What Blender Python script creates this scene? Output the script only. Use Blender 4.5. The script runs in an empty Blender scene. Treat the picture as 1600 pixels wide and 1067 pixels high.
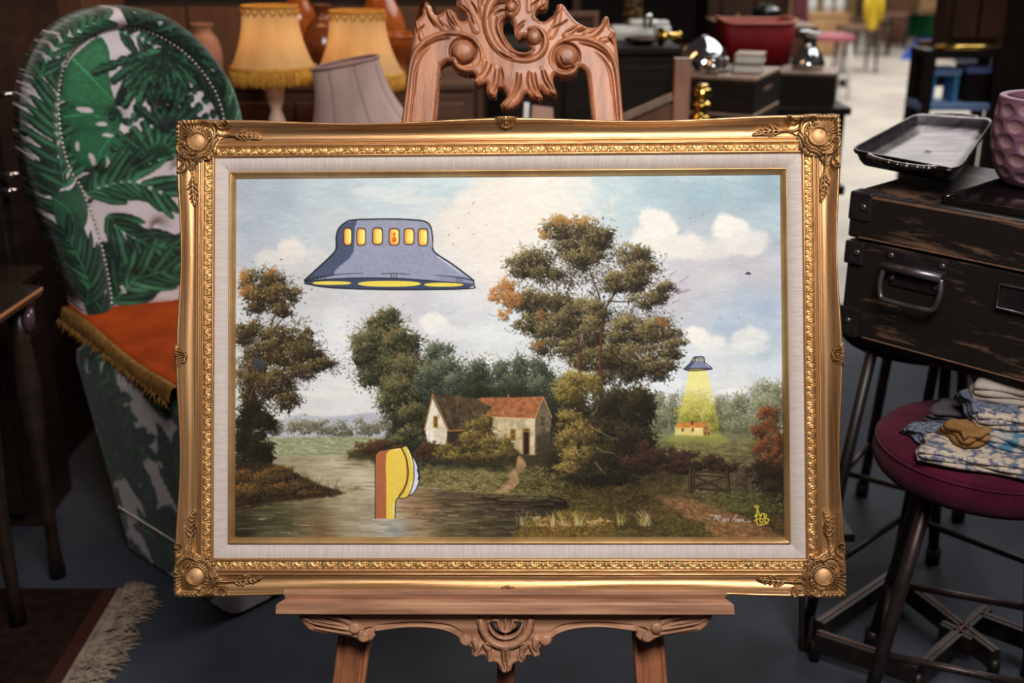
import bpy, bmesh, math, random
import numpy as np
from mathutils import Matrix, Vector

random.seed(7)
rng = np.random.default_rng(11)
scene = bpy.context.scene
COL = scene.collection
PI = math.pi

# ------------------------------------------------------------------ camera
LENS = 40.0
FPX = LENS / 36.0 * 1600.0
PITCH = math.radians(20.0)
CAM = np.array([0.0, 0.0, 1.5])
FW = np.array([0, math.cos(PITCH), -math.sin(PITCH)])
UP = np.array([0, math.sin(PITCH), math.cos(PITCH)])
RT = np.array([1.0, 0, 0])
cam = bpy.data.cameras.new('camera'); cam.lens = LENS; cam.sensor_width = 36.0
cam.clip_start = 0.05; cam.clip_end = 100
cam_o = bpy.data.objects.new('camera', cam); COL.objects.link(cam_o)
cam_o.location = CAM.tolist(); cam_o.rotation_euler = (PI / 2 - PITCH, 0, 0)
cam.dof.use_dof = True; cam.dof.focus_distance = 1.90; cam.dof.aperture_fstop = 2.8
scene.camera = cam_o

# ------------------------------------------------------------------ light
world = bpy.data.worlds.new('world'); scene.world = world; world.use_nodes = True
world.node_tree.nodes['Background'].inputs[0].default_value = (1.0, 0.9, 0.84, 1)
world.node_tree.nodes['Background'].inputs[1].default_value = 0.04
scene.view_settings.view_transform = 'Standard'
scene.view_settings.look = 'None'
scene.view_settings.gamma = 1.0
scene.view_settings.exposure = 0.0

def area(name, loc, target, sx, sy, power, col, spread=180.0):
    l = bpy.data.lights.new(name, 'AREA'); l.shape = 'RECTANGLE'; l.size = sx; l.size_y = sy
    l.energy = power; l.color = col; l.spread = math.radians(spread)
    o = bpy.data.objects.new(name, l); COL.objects.link(o); o.location = loc
    d = Vector(target) - Vector(loc); o.rotation_euler = d.to_track_quat('-Z', 'Y').to_euler()
    return o
def point(name, loc, power, col, r=0.03):
    l = bpy.data.lights.new(name, 'POINT'); l.energy = power; l.color = col; l.shadow_soft_size = r
    o = bpy.data.objects.new(name, l); COL.objects.link(o); o.location = loc
    return o
area('overhead_key_light', (0.42, 0.15, 2.85), (-0.10, 1.9, 0.98), 1.3, 0.9, 35, (1.0, 0.95, 0.90), 105)  # unseen key lamp added overhead, spread narrowed onto the picture
area('walkway_overhead_light', (3.4, 9.5, 4.2), (3.4, 9.5, 0), 4.0, 12.0, 640, (1.0, 0.97, 0.93))  # unseen overhead lamp standing in for daylight from far doors and windows
area('side_fill_light', (1.7, 3.6, 3.4), (1.2, 2.8, 0), 0.9, 1.4, 16, (0.82, 0.9, 1.0))  # unseen cool fill lamp, added to lift the floor on the right
area('display_downlight', (-0.75, 3.55, 2.35), (-0.75, 3.75, 1.0), 1.1, 0.25, 7, (1.0, 0.52, 0.22))

# ------------------------------------------------------------------ camera helpers
def ray(x, y):
    return (x - 800.0) / FPX * RT + FW - (y - 533.5) / FPX * UP
def aty(x, y, Y):                                  # point seen at a pixel, at depth Y
    d = ray(x, y); return CAM + d * (Y / d[1])
def atz(x, y, z):                                  # point seen at a pixel, at height z
    d = ray(x, y); return CAM + d * ((z - CAM[2]) / d[2])
def project(P):
    q = np.asarray(P) - CAM; z = q @ FW
    return 800 + FPX * (q @ RT) / z, 533.5 - FPX * (q @ UP) / z

# ------------------------------------------------------------------ materials
def lin(c):
    c = np.asarray(c, float) / 255.0
    return np.where(c <= 0.04045, c / 12.92, ((c + 0.055) / 1.055) ** 2.4)
def rgba(c):
    r = lin(c); return (float(r[0]), float(r[1]), float(r[2]), 1.0)
MATS = {}
def mat(name, c1, c2=None, rough=0.5, metal=0.0, scale=6.0, stretch=(1, 1, 1), bump=0.0, bscale=80.0,
        sheen=0.0, spec=0.5, coat=0.0, detail=4.0, lo=0.35, hi=0.65, translucent=0.0, bstretch=None):
    if name in MATS: return MATS[name]
    m = bpy.data.materials.new(name); m.use_nodes = True
    nt = m.node_tree; b = nt.nodes['Principled BSDF']; L = nt.links.new
    if c2 is None: c2 = tuple(min(255, v * 1.18 + 2) for v in c1)
    tc = nt.nodes.new('ShaderNodeTexCoord'); mp = nt.nodes.new('ShaderNodeMapping')
    mp.inputs['Scale'].default_value = stretch
    L(tc.outputs['Object'], mp.inputs['Vector'])
    no = nt.nodes.new('ShaderNodeTexNoise'); no.inputs['Scale'].default_value = scale
    no.inputs['Detail'].default_value = detail; no.inputs['Roughness'].default_value = 0.6
    L(mp.outputs['Vector'], no.inputs['Vector'])
    rp = nt.nodes.new('ShaderNodeValToRGB')
    rp.color_ramp.elements[0].position = lo; rp.color_ramp.elements[1].position = hi
    rp.color_ramp.elements[0].color = rgba(c1); rp.color_ramp.elements[1].color = rgba(c2)
    L(no.outputs['Fac'], rp.inputs['Fac']); L(rp.outputs['Color'], b.inputs['Base Color'])
    b.inputs['Roughness'].default_value = rough; b.inputs['Metallic'].default_value = metal
    b.inputs['Specular IOR Level'].default_value = spec
    b.inputs['Sheen Weight'].default_value = sheen
    b.inputs['Coat Weight'].default_value = coat
    if bump > 0:
        n2 = nt.nodes.new('ShaderNodeTexNoise'); n2.inputs['Scale'].default_value = bscale
        n2.inputs['Detail'].default_value = 3
        m2 = nt.nodes.new('ShaderNodeMapping'); m2.inputs['Scale'].default_value = bstretch or stretch
        L(tc.outputs['Object'], m2.inputs['Vector']); L(m2.outputs['Vector'], n2.inputs['Vector'])
        bp = nt.nodes.new('ShaderNodeBump'); bp.inputs['Strength'].default_value = bump
        bp.inputs['Distance'].default_value = 0.002
        L(n2.outputs['Fac'], bp.inputs['Height']); L(bp.outputs['Normal'], b.inputs['Normal'])
    if translucent > 0:
        tr = nt.nodes.new('ShaderNodeBsdfTranslucent'); mx = nt.nodes.new('ShaderNodeMixShader')
        L(rp.outputs['Color'], tr.inputs['Color']); mx.inputs[0].default_value = translucent
        out = nt.nodes['Material Output']
        L(b.outputs[0], mx.inputs[1]); L(tr.outputs[0], mx.inputs[2]); L(mx.outputs[0], out.inputs['Surface'])
    MATS[name] = m
    return m
def mat_attr(name, rough=0.6, bump=0.2, bscale=300.0, spec=0.4, sheen=0.0, attr='paint', coat=0.0):
    m = bpy.data.materials.new(name); m.use_nodes = True
    nt = m.node_tree; b = nt.nodes['Principled BSDF']; L = nt.links.new
    a = nt.nodes.new('ShaderNodeVertexColor'); a.layer_name = attr
    L(a.outputs['Color'], b.inputs['Base Color'])
    b.inputs['Roughness'].default_value = rough; b.inputs['Specular IOR Level'].default_value = spec
    b.inputs['Sheen Weight'].default_value = sheen; b.inputs['Coat Weight'].default_value = coat
    if bump > 0:
        tc = nt.nodes.new('ShaderNodeTexCoord'); n2 = nt.nodes.new('ShaderNodeTexNoise')
        n2.inputs['Scale'].default_value = bscale; L(tc.outputs['Object'], n2.inputs['Vector'])
        bp = nt.nodes.new('ShaderNodeBump'); bp.inputs['Strength'].default_value = bump
        bp.inputs['Distance'].default_value = 0.001
        L(n2.outputs['Fac'], bp.inputs['Height']); L(bp.outputs['Normal'], b.inputs['Normal'])
    return m

# ------------------------------------------------------------------ object helpers
ROOTM = {}
def tag(o, label=None, cat=None, group=None, kind=None):
    if label: o['label'] = label
    if cat: o['category'] = cat
    if group: o['group'] = group
    if kind: o['kind'] = kind
    return o
def thing(name, label, cat, loc, rot=None, group=None):
    o = bpy.data.objects.new(name, None); COL.objects.link(o); o.empty_display_size = 0.05
    M = Matrix.Translation(Vector([float(v) for v in loc]))
    if rot is not None: M = M @ (rot.to_4x4() if not isinstance(rot, (int, float)) else Matrix.Rotation(rot, 4, 'Z'))
    o.matrix_world = M; ROOTM[o.name] = M
    return tag(o, label, cat, group)
def mesh(name, V, F, m, parent=None, smooth=True, label=None, cat=None, group=None, kind=None, paint=None):
    """world-space verts -> an object (local to its parent's frame)"""
    V = np.asarray(V, float).reshape(-1, 3)
    if parent is not None:
        M = ROOTM[parent.name]; loc = None
    else:
        c = (V.min(0) + V.max(0)) / 2; c[2] = V[:, 2].min()
        M = Matrix.Translation(Vector(c.tolist())); loc = M
    Mi = np.array(M.inverted())
    W = V @ Mi[:3, :3].T + Mi[:3, 3]
    me = bpy.data.meshes.new(name)
    if isinstance(F, np.ndarray):
        n, k = F.shape
        me.vertices.add(len(W)); me.vertices.foreach_set('co', W.astype(np.float32).ravel())
        me.loops.add(n * k); me.loops.foreach_set('vertex_index', F.astype(np.int32).ravel())
        me.polygons.add(n); me.polygons.foreach_set('loop_start', np.arange(0, n * k, k, dtype=np.int32))
        me.update(calc_edges=True)
    else:
        me.from_pydata(W.tolist(), [], F); me.update()
    if smooth: me.polygons.foreach_set('use_smooth', np.ones(len(me.polygons), dtype=bool))
    if paint is not None:
        a = me.color_attributes.new('paint', 'FLOAT_COLOR', 'POINT')
        c4 = np.ones((len(W), 4), np.float32); c4[:, :3] = paint
        a.data.foreach_set('color', c4.ravel())
    me.validate()
    me.materials.append(m)
    o = bpy.data.objects.new(name, me); COL.objects.link(o)
    if parent is not None:
        o.parent = parent; ROOTM[o.name] = M
    else:
        o.matrix_world = loc; ROOTM[o.name] = M
    return tag(o, label, cat, group, kind)
def cat_geo(parts):
    V, F, k = [], [], 0
    for v, f in parts:
        v = np.asarray(v, float); V.append(v)
        F += [tuple(i + k for i in q) for q in (f.tolist() if isinstance(f, np.ndarray) else f)]
        k += len(v)
    return np.concatenate(V), F
def xf(geo, loc=(0, 0, 0), rz=0.0, R=None):
    v, f = geo; v = np.asarray(v, float)
    if R is not None: v = v @ np.asarray(R).T
    c, s = math.cos(rz), math.sin(rz)
    v = v @ np.array([[c, -s, 0], [s, c, 0], [0, 0, 1]]).T
    return v + np.asarray(loc, float), f
def box(sx, sy, sz, bev=0.004, seg=2):
    """box standing on z=0, centred in x and y, bevelled"""
    bm = bmesh.new(); bmesh.ops.create_cube(bm, size=1.0)
    for v in bm.verts: v.co = Vector((v.co.x * sx, v.co.y * sy, (v.co.z + 0.5) * sz))
    if bev > 0:
        bmesh.ops.bevel(bm, geom=bm.edges[:], offset=min(bev, 0.45 * min(sx, sy, sz)), segments=seg, affect='EDGES', profile=0.5)
    bm.verts.index_update()
    V = [v.co[:] for v in bm.verts]; F = [tuple(v.index for v in f.verts) for f in bm.faces]
    bm.free(); return np.array(V), F
def hexa(P, bev=0.0):
    """solid from 8 corners: bottom 4 ccw, top 4 ccw"""
    bm = bmesh.new(); vs = [bm.verts.new(p) for p in P]
    for q in ((3, 2, 1, 0), (4, 5, 6, 7), (0, 1, 5, 4), (1, 2, 6, 5), (2, 3, 7, 6), (3, 0, 4, 7)):
        bm.faces.new([vs[i] for i in q])
    bmesh.ops.recalc_face_normals(bm, faces=bm.faces[:])
    if bev > 0: bmesh.ops.bevel(bm, geom=bm.edges[:], offset=bev, segments=2, affect='EDGES', profile=0.5)
    bm.verts.index_update()
    V = [v.co[:] for v in bm.verts]; F = [tuple(v.index for v in f.verts) for f in bm.faces]
    bm.free(); return np.array(V), F
def bar(p0, p1, w, t, bev=0.003, up=(0, 0, 1)):
    """rectangular bar between two points, w across and t along 'up'"""
    p0 = np.asarray(p0, float); p1 = np.asarray(p1, float)
    a = p1 - p0; a /= np.linalg.norm(a); u = np.asarray(up, float)
    s = np.cross(a, u); s /= np.linalg.norm(s); u = np.cross(s, a)
    P = []
    for p in (p0, p1):
        for i, j in ((-1, -1), (1, -1), (1, 1), (-1, 1)): P.append(p + s * i * w / 2 + u * j * t / 2)
    return hexa(P, bev)
def lathe(prof, seg=40, cap=True, fn=None):
    prof = np.asarray(prof, float); n = len(prof)
    th = np.linspace(0, 2 * PI, seg, endpoint=False)
    V = np.stack([prof[:, None, 0] * np.cos(th), prof[:, None, 0] * np.sin(th), np.repeat(prof[:, 1:2], seg, 1)], -1)
    if fn is not None: V = fn(V, th)
    V = V.reshape(-1, 3); F = []
    for i in range(n - 1):
        for j in range(seg):
            k = (j + 1) % seg
            F.append((i * seg + j, i * seg + k, (i + 1) * seg + k, (i + 1) * seg + j))
    if cap:
        F.append(tuple(range(seg))[::-1]); F.append(tuple(range((n - 1) * seg, n * seg)))
    return V, F
def crom(P, n=10, closed=False):
    P = np.asarray(P, float); N = len(P); out = []
    for i in range(N if closed else N - 1):
        if closed: a, b, c, d = P[(i - 1) % N], P[i], P[(i + 1) % N], P[(i + 2) % N]
        else: a, b, c, d = P[max(i - 1, 0)], P[i], P[i + 1], P[min(i + 2, N - 1)]
        t = np.linspace(0, 1, n, endpoint=False)[:, None]
        out.append(0.5 * (2 * b + (c - a) * t + (2 * a - 5 * b + 4 * c - d) * t ** 2 + (3 * b - a - 3 * c + d) * t ** 3))
    if not closed: out.append(P[-1:])
    return np.concatenate(out)
def tube(path, r, seg=10, cap=True, closed=False):
    P = np.asarray(path, float); n = len(P)
    r = np.broadcast_to(np.asarray(r, float), (n,))
    if closed: T = np.roll(P, -1, 0) - np.roll(P, 1, 0)
    else: T = np.gradient(P, axis=0)
    T /= np.linalg.norm(T, axis=1)[:, None] + 1e-12
    ref = np.array([0, 0, 1.0]) if abs(T[0][2]) < 0.9 else np.array([1.0, 0, 0])
    N = np.cross(T[0], ref); N /= np.linalg.norm(N); V = []
    th = np.linspace(0, 2 * PI, seg, endpoint=False)
    for i in range(n):
        N = N - T[i] * (N @ T[i]); N /= np.linalg.norm(N) + 1e-12; B = np.cross(T[i], N)
        V.append(P[i] + r[i] * (np.cos(th)[:, None] * N + np.sin(th)[:, None] * B))
    V = np.concatenate(V); F = []
    for i in range(n if closed else n - 1):
        k = (i + 1) % n
        for j in range(seg):
            l = (j + 1) % seg
            F.append((i * seg + j, i * seg + l, k * seg + l, k * seg + j))
    if cap and not closed:
        F.append(tuple(range(seg))[::-1]); F.append(tuple(range((n - 1) * seg, n * seg)))
    return V, F
def sphere(c, r, seg=12, rings=8, sq=(1, 1, 1)):
    ph = np.linspace(-PI / 2, PI / 2, rings + 1)
    pr = np.stack([np.maximum(np.cos(ph), 1e-4) * r, np.sin(ph) * r], 1)
    V, F = lathe(pr, seg, True); return V * np.asarray(sq) + np.asarray(c, float), F
def part(name, geo, m, parent, **k): return mesh(name, geo[0], geo[1], m, parent, **k)

# ------------------------------------------------------------------ 2-D shape tools (numpy)
def sdf_poly(X, Y, poly):
    P = np.asarray(poly, float); Q = np.roll(P, -1, 0)
    d = np.full(X.shape, 1e9); ins = np.zeros(X.shape, bool)
    for (x0, y0), (x1, y1) in zip(P, Q):
        ex, ey = x1 - x0, y1 - y0; L = ex * ex + ey * ey + 1e-12
        t = np.clip(((X - x0) * ex + (Y - y0) * ey) / L, 0, 1)
        d = np.minimum(d, (X - x0 - t * ex) ** 2 + (Y - y0 - t * ey) ** 2)
        if y0 != y1:
            c = (y0 <= Y) != (y1 <= Y)
            ins ^= c & (X < x0 + (Y - y0) * ex / (ey if ey else 1e-9))
    d = np.sqrt(d); return np.where(ins, -d, d)
def dist_path(X, Y, path):
    """distance to an open polyline and the parameter (0..1) of the nearest point"""
    P = np.asarray(path, float); S = np.linalg.norm(np.diff(P, axis=0), axis=1); C = np.concatenate([[0], np.cumsum(S)])
    d = np.full(X.shape, 1e9); T = np.zeros(X.shape)
    for i in range(len(P) - 1):
        ex, ey = P[i + 1] - P[i]; L = ex * ex + ey * ey + 1e-12
        t = np.clip(((X - P[i, 0]) * ex + (Y - P[i, 1]) * ey) / L, 0, 1)
        q = (X - P[i, 0] - t * ex) ** 2 + (Y - P[i, 1] - t * ey) ** 2
        b = q < d; d = np.where(b, q, d); T = np.where(b, (C[i] + t * S[i]) / C[-1], T)
    return np.sqrt(d), T
class Relief:
    """carved relief: plan outline (any 2-D unit) with a height field, meshed with clean edges"""
    def __init__(s, polys, holes=(), cell=1.0):
        A = np.concatenate([np.asarray(p, float) for p in polys])
        x0, y0 = A.min(0) - 2 * cell; x1, y1 = A.max(0) + 2 * cell
        s.cell = cell
        s.X, s.Y = np.meshgrid(np.arange(x0, x1, cell), np.arange(y0, y1, cell))
        sd = np.full(s.X.shape, 1e9)
        for p in polys: sd = np.minimum(sd, sdf_poly(s.X, s.Y, p))
        for h in holes: sd = np.maximum(sd, -sdf_poly(s.X, s.Y, h))
        gy, gx = np.gradient(sd, cell); g = np.sqrt(gx * gx + gy * gy) + 1e-6
        near = np.abs(sd) < 0.75 * cell
        k = np.where(near, sd / g, 0)
        s.X = s.X - k * gx / g; s.Y = s.Y - k * gy / g
        s.keep = sd < 0.75 * cell
        s.sd = np.where(near, 0, np.minimum(sd, 0)); s.H = np.zeros(s.X.shape)
    def win(s, P, w):
        P = np.asarray(P); a = P.min(0) - w; b = P.max(0) + w
        i0 = max(0, int((a[1] - s.Y[0, 0]) / s.cell) - 2); i1 = int((b[1] - s.Y[0, 0]) / s.cell) + 3
        j0 = max(0, int((a[0] - s.X[0, 0]) / s.cell) - 2); j1 = int((b[0] - s.X[0, 0]) / s.cell) + 3
        return slice(i0, max(i0 + 1, i1)), slice(j0, max(j0 + 1, j1))
    def ridge(s, path, w0, w1, h, smooth=True, base=None, n=6):
        P = crom(path, n) if smooth and len(path) > 2 else np.asarray(path, float)
        W = s.win(P, max(w0, w1) + 2)
        if s.X[W].size == 0: return
        d, t = dist_path(s.X[W], s.Y[W], P); w = w0 + (w1 - w0) * t
        q = np.clip(1 - (d / np.maximum(w, 1e-3)) ** 2, 0, 1)
        b = s.H[W] * 0.35 if base is None else base
        s.H[W] = np.where(d < w, np.maximum(s.H[W], b + h * np.sqrt(q)), s.H[W])
    def groove(s, path, w, dep, smooth=True, taper=True, n=6):
        P = crom(path, n) if smooth and len(path) > 2 else np.asarray(path, float)
        W = s.win(P, 3 * w + 2)
        if s.X[W].size == 0: return
        d, t = dist_path(s.X[W], s.Y[W], P)
        k = np.sqrt(np.clip(4 * t * (1 - t), 0.05, 1)) if taper else 1.0
        s.H[W] -= dep * k * np.exp(-(d / w) ** 2)
    def dome(s, cx, cy, rx, ry, h, base=0.0):
        W = s.win([[cx - rx, cy - ry], [cx + rx, cy + ry]], 1)
        q = 1 - ((s.X[W] - cx) / rx) ** 2 - ((s.Y[W] - cy) / ry) ** 2
        s.H[W] = np.where(q > 0, np.maximum(s.H[W], base + h * np.sqrt(np.clip(q, 0, 1))), s.H[W])
    def disc(s, cx, cy, r, h, base=0.0):
        W = s.win([[cx - r, cy - r], [cx + r, cy + r]], 1)
        q = np.sqrt((s.X[W] - cx) ** 2 + (s.Y[W] - cy) ** 2) / r
        s.H[W] = np.where(q < 1, np.maximum(s.H[W] * .0 + base, base + h * np.clip(1 - q ** 3.2, 0, 1) ** .55), s.H[W])
    def build(s, place, zback, back=True, flip=False):
        """place(x, y, h) -> world points; returns verts and faces"""
        n, m = s.X.shape; K = s.keep
        idx = np.full(K.shape, -1); ii = np.flatnonzero(K.ravel()); idx.ravel()[ii] = np.arange(len(ii))
        c = K[:-1, :-1] & K[1:, :-1] & K[:-1, 1:] & K[1:, 1:]
        a, b, d, e = idx[:-1, :-1][c], idx[:-1, 1:][c], idx[1:, 1:][c], idx[1:, :-1][c]
        Fq = np.stack([a, e, d, b], 1)
        X, Y, H = s.X.ravel()[ii], s.Y.ravel()[ii], s.H.ravel()[ii]
        zb = zback(X, Y) if callable(zback) else np.full(X.shape, zback)
        N = len(ii); V = np.concatenate([place(X, Y, H), place(X, Y, zb)])
        E = np.concatenate([Fq[:, [0, 1]], Fq[:, [1, 2]], Fq[:, [2, 3]], Fq[:, [3, 0]]])
        key = np.sort(E, 1); key = key[:, 0].astype(np.int64) * (N + 1) + key[:, 1]
        u, inv, cnt = np.unique(key, return_inverse=True, return_counts=True)
        Eb = E[cnt[inv] == 1]
        side = np.stack([Eb[:, 1], Eb[:, 0], Eb[:, 0] + N, Eb[:, 1] + N], 1)
        L = [Fq, side]
        if back: L.append(Fq[:, ::-1] + N)
        F = np.concatenate(L)
        if flip: F = F[:, ::-1]
        used = np.unique(F); rm = np.full(2 * N, -1); rm[used] = np.arange(len(used))
        return V[used], rm[F]
_lat = {}
def vnoise(X, Y, seed):
    if seed not in _lat: _lat[seed] = np.random.default_rng(seed).random((256, 256))
    G = _lat[seed]; xi = np.floor(X).astype(int); yi = np.floor(Y).astype(int)
    fx = X - xi; fy = Y - yi; fx = fx * fx * (3 - 2 * fx); fy = fy * fy * (3 - 2 * fy)
    a = G[yi % 256, xi % 256]; b = G[yi % 256, (xi + 1) % 256]; c = G[(yi + 1) % 256, xi % 256]; d = G[(yi + 1) % 256, (xi + 1) % 256]
    return (a * (1 - fx) + b * fx) * (1 - fy) + (c * (1 - fx) + d * fx) * fy
def fbm(X, Y, s, o=4, seed=1):
    r = 0; a = 0.5; t = 0
    for i in range(o):
        r = r + a * vnoise(X / s + 17.3 * i, Y / s + 9.1 * i, seed + i); t += a; a *= 0.55; s *= 0.5
    return r / t
# ------------------------------------------------------------------ pose of the picture plane
CW, CH = 0.914, 0.603                               # sight size of the canvas
_a, _b, _c = 1.19318, -0.02535, 0.012933
def _rx(a): c, s = math.cos(a), math.sin(a); return np.array([[1, 0, 0], [0, c, -s], [0, s, c]])
def _rz(a): c, s = math.cos(a), math.sin(a); return np.array([[c, -s, 0], [s, c, 0], [0, 0, 1]])
PR = _rz(_b) @ _rx(_a) @ _rz(_c)
PT = np.array([-0.0078027, 1.7809477, 0.8258846])
def L2W(x, y, z):
    P = np.stack(np.broadcast_arrays(np.asarray(x, float), y, z), -1)
    return P @ PR.T + PT
def P2L(px, py, z):
    """pixel -> x, y on the plane parallel to the canvas at offset z"""
    px, py, z = np.broadcast_arrays(np.asarray(px, float), py, z)
    d = ((px - 800.0) / FPX)[..., None] * RT + FW - ((py - 533.5) / FPX)[..., None] * UP
    dl = d @ PR; o = (CAM - PT) @ PR
    t = (z - o[2]) / dl[..., 2]
    return o[0] + t * dl[..., 0], o[1] + t * dl[..., 1]

# ------------------------------------------------------------------ a small oil-paint brush kit
class Painter:
    def __init__(s, X, Y, inv):
        s.X, s.Y, s.inv = X, Y, inv                 # inv(px, py) -> column, row
        s.I = np.zeros(X.shape + (3,)); s.h, s.w = X.shape; s.r = np.random.default_rng(5)
    def win(s, P, m):
        P = np.asarray(P, float); a = P.min(0) - m; b = P.max(0) + m
        c, r = s.inv(np.array([a[0], b[0], a[0], b[0]]), np.array([a[1], b[1], b[1], a[1]]))
        return slice(int(max(0, r.min())), int(max(0, r.max() + 2))), slice(int(max(0, c.min())), int(max(0, c.max() + 2)))
    def mixin(s, W, al, col):
        al = al[..., None] if al.ndim == 2 else al
        s.I[W] = s.I[W] * (1 - al) + np.asarray(col, float) * al
    def poly(s, P, col, al=1.0, soft=1.0, smooth=0, rag=0.0, rs=8.0, tex=0.0, seed=3):
        P = np.asarray(P, float)
        if smooth: P = crom(P, smooth, True)
        W = s.win(P, soft + rag + 2); X, Y = s.X[W], s.Y[W]
        if X.size == 0: return
        d = sdf_poly(X, Y, P)
        if rag: d = d + (fbm(X, Y, rs, 4, seed) - 0.5) * 2 * rag
        a = np.clip(0.5 - d / soft, 0, 1) * al
        c = np.asarray(col, float)
        if tex: c = c * (1 + tex * (fbm(X, Y, 5, 3, seed + 9) - 0.5) * 2)[..., None]
        s.mixin(W, a, c)
    def line(s, P, col, w0, w1=None, al=1.0, smooth=6, soft=1.0):
        w1 = w0 if w1 is None else w1
        P = crom(P, smooth) if smooth and len(P) > 2 else np.asarray(P, float)
        W = s.win(P, max(w0, w1) + 2); X, Y = s.X[W], s.Y[W]
        if X.size == 0: return
        d, t = dist_path(X, Y, P); w = w0 + (w1 - w0) * t
        s.mixin(W, np.clip((w / 2 - d) / soft + 0.5, 0, 1) * al, col)
    def blob(s, cx, cy, rx, ry, col, al=1.0, rag=0.5, rs=30.0, soft=0.25, seed=2, flat=None):
        W = s.win([[cx - rx, cy - ry], [cx + rx, cy + ry]], 0.5 * max(rx, ry)); X, Y = s.X[W], s.Y[W]
        if X.size == 0: return
        d = np.sqrt(((X - cx) / rx) ** 2 + ((Y - cy) / ry) ** 2) + (fbm(X, Y, rs, 5, seed) - 0.5) * 2 * rag
        a = np.clip((1 - d) / soft, 0, 1)
        if flat is not None: a = a * np.clip((flat - Y) / (ry * 0.8) + 0.3, 0, 1)
        s.mixin(W, a * al, col)
    def dabs(s, px, py, col, rx, ry=None, ang=0.0, al=0.9):
        """hard little brush marks, all at once"""
        px = np.asarray(px, float); n = len(px)
        if n == 0: return
        ry = rx if ry is None else ry
        c, r = s.inv(px, np.asarray(py, float)); rx = np.broadcast_to(rx, (n,)); ry = np.broadcast_to(ry, (n,)); ang = np.broadcast_to(ang, (n,))
        K = int(math.ceil(max(rx.max(), ry.max()))); o = np.arange(-K, K + 1)
        OX, OY = [q.ravel() for q in np.meshgrid(o, o)]
        ci = np.rint(c).astype(int); ri = np.rint(r).astype(int)
        dx = OX[None] + (ci - c)[:, None]; dy = OY[None] + (ri - r)[:, None]
        ca, sa = np.cos(ang)[:, None], np.sin(ang)[:, None]
        m = ((dx * ca + dy * sa) / rx[:, None]) ** 2 + ((dy * ca - dx * sa) / ry[:, None]) ** 2 <= 1.0
        cc = ci[:, None] + OX[None]; rr = ri[:, None] + OY[None]
        m &= (cc >= 0) & (cc < s.w) & (rr >= 0) & (rr < s.h)
        k = np.repeat(np.arange(n), m.sum(1)); cc = cc[m]; rr = rr[m]
        s.I[rr, cc] = s.I[rr, cc] * (1 - al) + np.asarray(col, float)[k] * al
    def foliage(s, clumps, pal, dens=1.0, size=1.5, sub=9, light=(-0.45, -0.8), hot=None, hotp=0.0, spread=1.0, seed=0, al=0.85):
        """leafy crowns: clumps = (cx, cy, rx, ry); pal dark -> light"""
        R = np.random.default_rng(100 + seed); pal = np.asarray(pal, float)
        for cx, cy, rx, ry in clumps:
            ns = max(6, int(1.5 * sub * math.sqrt(rx * ry) / 22))
            q = R.random(ns) ** 0.5 * 0.85; t = R.random(ns) * 2 * PI
            sx, sy = cx + q * rx * np.cos(t), cy + q * ry * np.sin(t)
            o = np.argsort(sy + 0.4 * sx + R.normal(0, 6, ns))[::-1]
            for i in o:
                rr = (0.16 + 0.24 * R.random()) * np.array([rx, ry]) * 1.15
                n = int(dens * rr[0] * rr[1] * 0.9) + 12
                g = R.normal(0, 0.52 * spread, (n, 2)) * R.choice([.7, .95, 1.25], (n, 1)); x = sx[i] + g[:, 0] * rr[0]; y = sy[i] + g[:, 1] * rr[1]
                lit = 0.40 + 0.36 * (g @ np.array(light)) + 0.28 * (((sx[i] - cx) / rx) * light[0] + ((sy[i] - cy) / ry) * light[1]) + R.normal(0, 0.16, n)
                f = np.clip(lit, 0, 0.999) * (len(pal) - 1); k = f.astype(int); k = np.minimum(k, len(pal) - 2); f = (f - k)[:, None]
                c = pal[k] * (1 - f) + pal[k + 1] * f
                if hot is not None:
                    hm = R.random(n) < hotp * np.clip(lit * 1.6, 0, 1); c[hm] = np.asarray(hot, float) * R.uniform(0.75, 1.1, (hm.sum(), 1))
                c = c * R.uniform(0.88, 1.12, (n, 1)); od = np.argsort(lit)
                sz = size * R.uniform(0.5, 1.15, n)
                fe = np.clip(np.hypot(g[:, 0], g[:, 1]) - .35, 0, 1)[od]; an = np.arctan2(g[:, 1] + .3, g[:, 0])[od] + R.normal(0, .5, n)
                s.dabs(x[od], y[od], c[od], sz[od] * (1 + .9 * fe), np.maximum(.62, sz[od] * R.uniform(0.45, 0.8, n) * (1 - .25 * fe)), an, al)
    def grass(s, x0, x1, y0, y1, n, cols, ln=3.0, w=0.8, ang=0.0, sang=0.3, al=0.6, poly=None, seed=0):
        R = np.random.default_rng(300 + seed); x = R.uniform(x0, x1, n); y = R.uniform(y0, y1, n)
        if poly is not None:
            k = sdf_poly(x, y, poly) < 0; x, y = x[k], y[k]; n = len(x)
        cols = np.asarray(cols, float); c = cols[R.integers(0, len(cols), n)] * R.uniform(0.82, 1.15, (n, 1))
        o = np.argsort(y)
        s.dabs(x[o], y[o], c, ln * R.uniform(0.5, 1.3, n), w * R.uniform(0.7, 1.3, n), ang + R.normal(0, sang, n), al)
    def field(s, pts, W=None, power=2.6, jitter=10.0):
        """smooth colour field through scattered colours (x, y, r, g, b)"""
        P = np.asarray(pts, float); st = 4
        X = s.X[::st, ::st] if W is None else s.X[W]; Y = s.Y[::st, ::st] if W is None else s.Y[W]
        num = 0; den = 0
        for x, y, r, g, b in P:
            w = 1.0 / ((X - x) ** 2 + (Y - y) ** 2 + 150.0) ** (power / 2)
            num = num + w[..., None] * np.array([r, g, b]); den = den + w
        f = num / den[..., None]
        if W is not None: return f
        f = np.repeat(np.repeat(f, st, 0), st, 1)[:s.h, :s.w]
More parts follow.
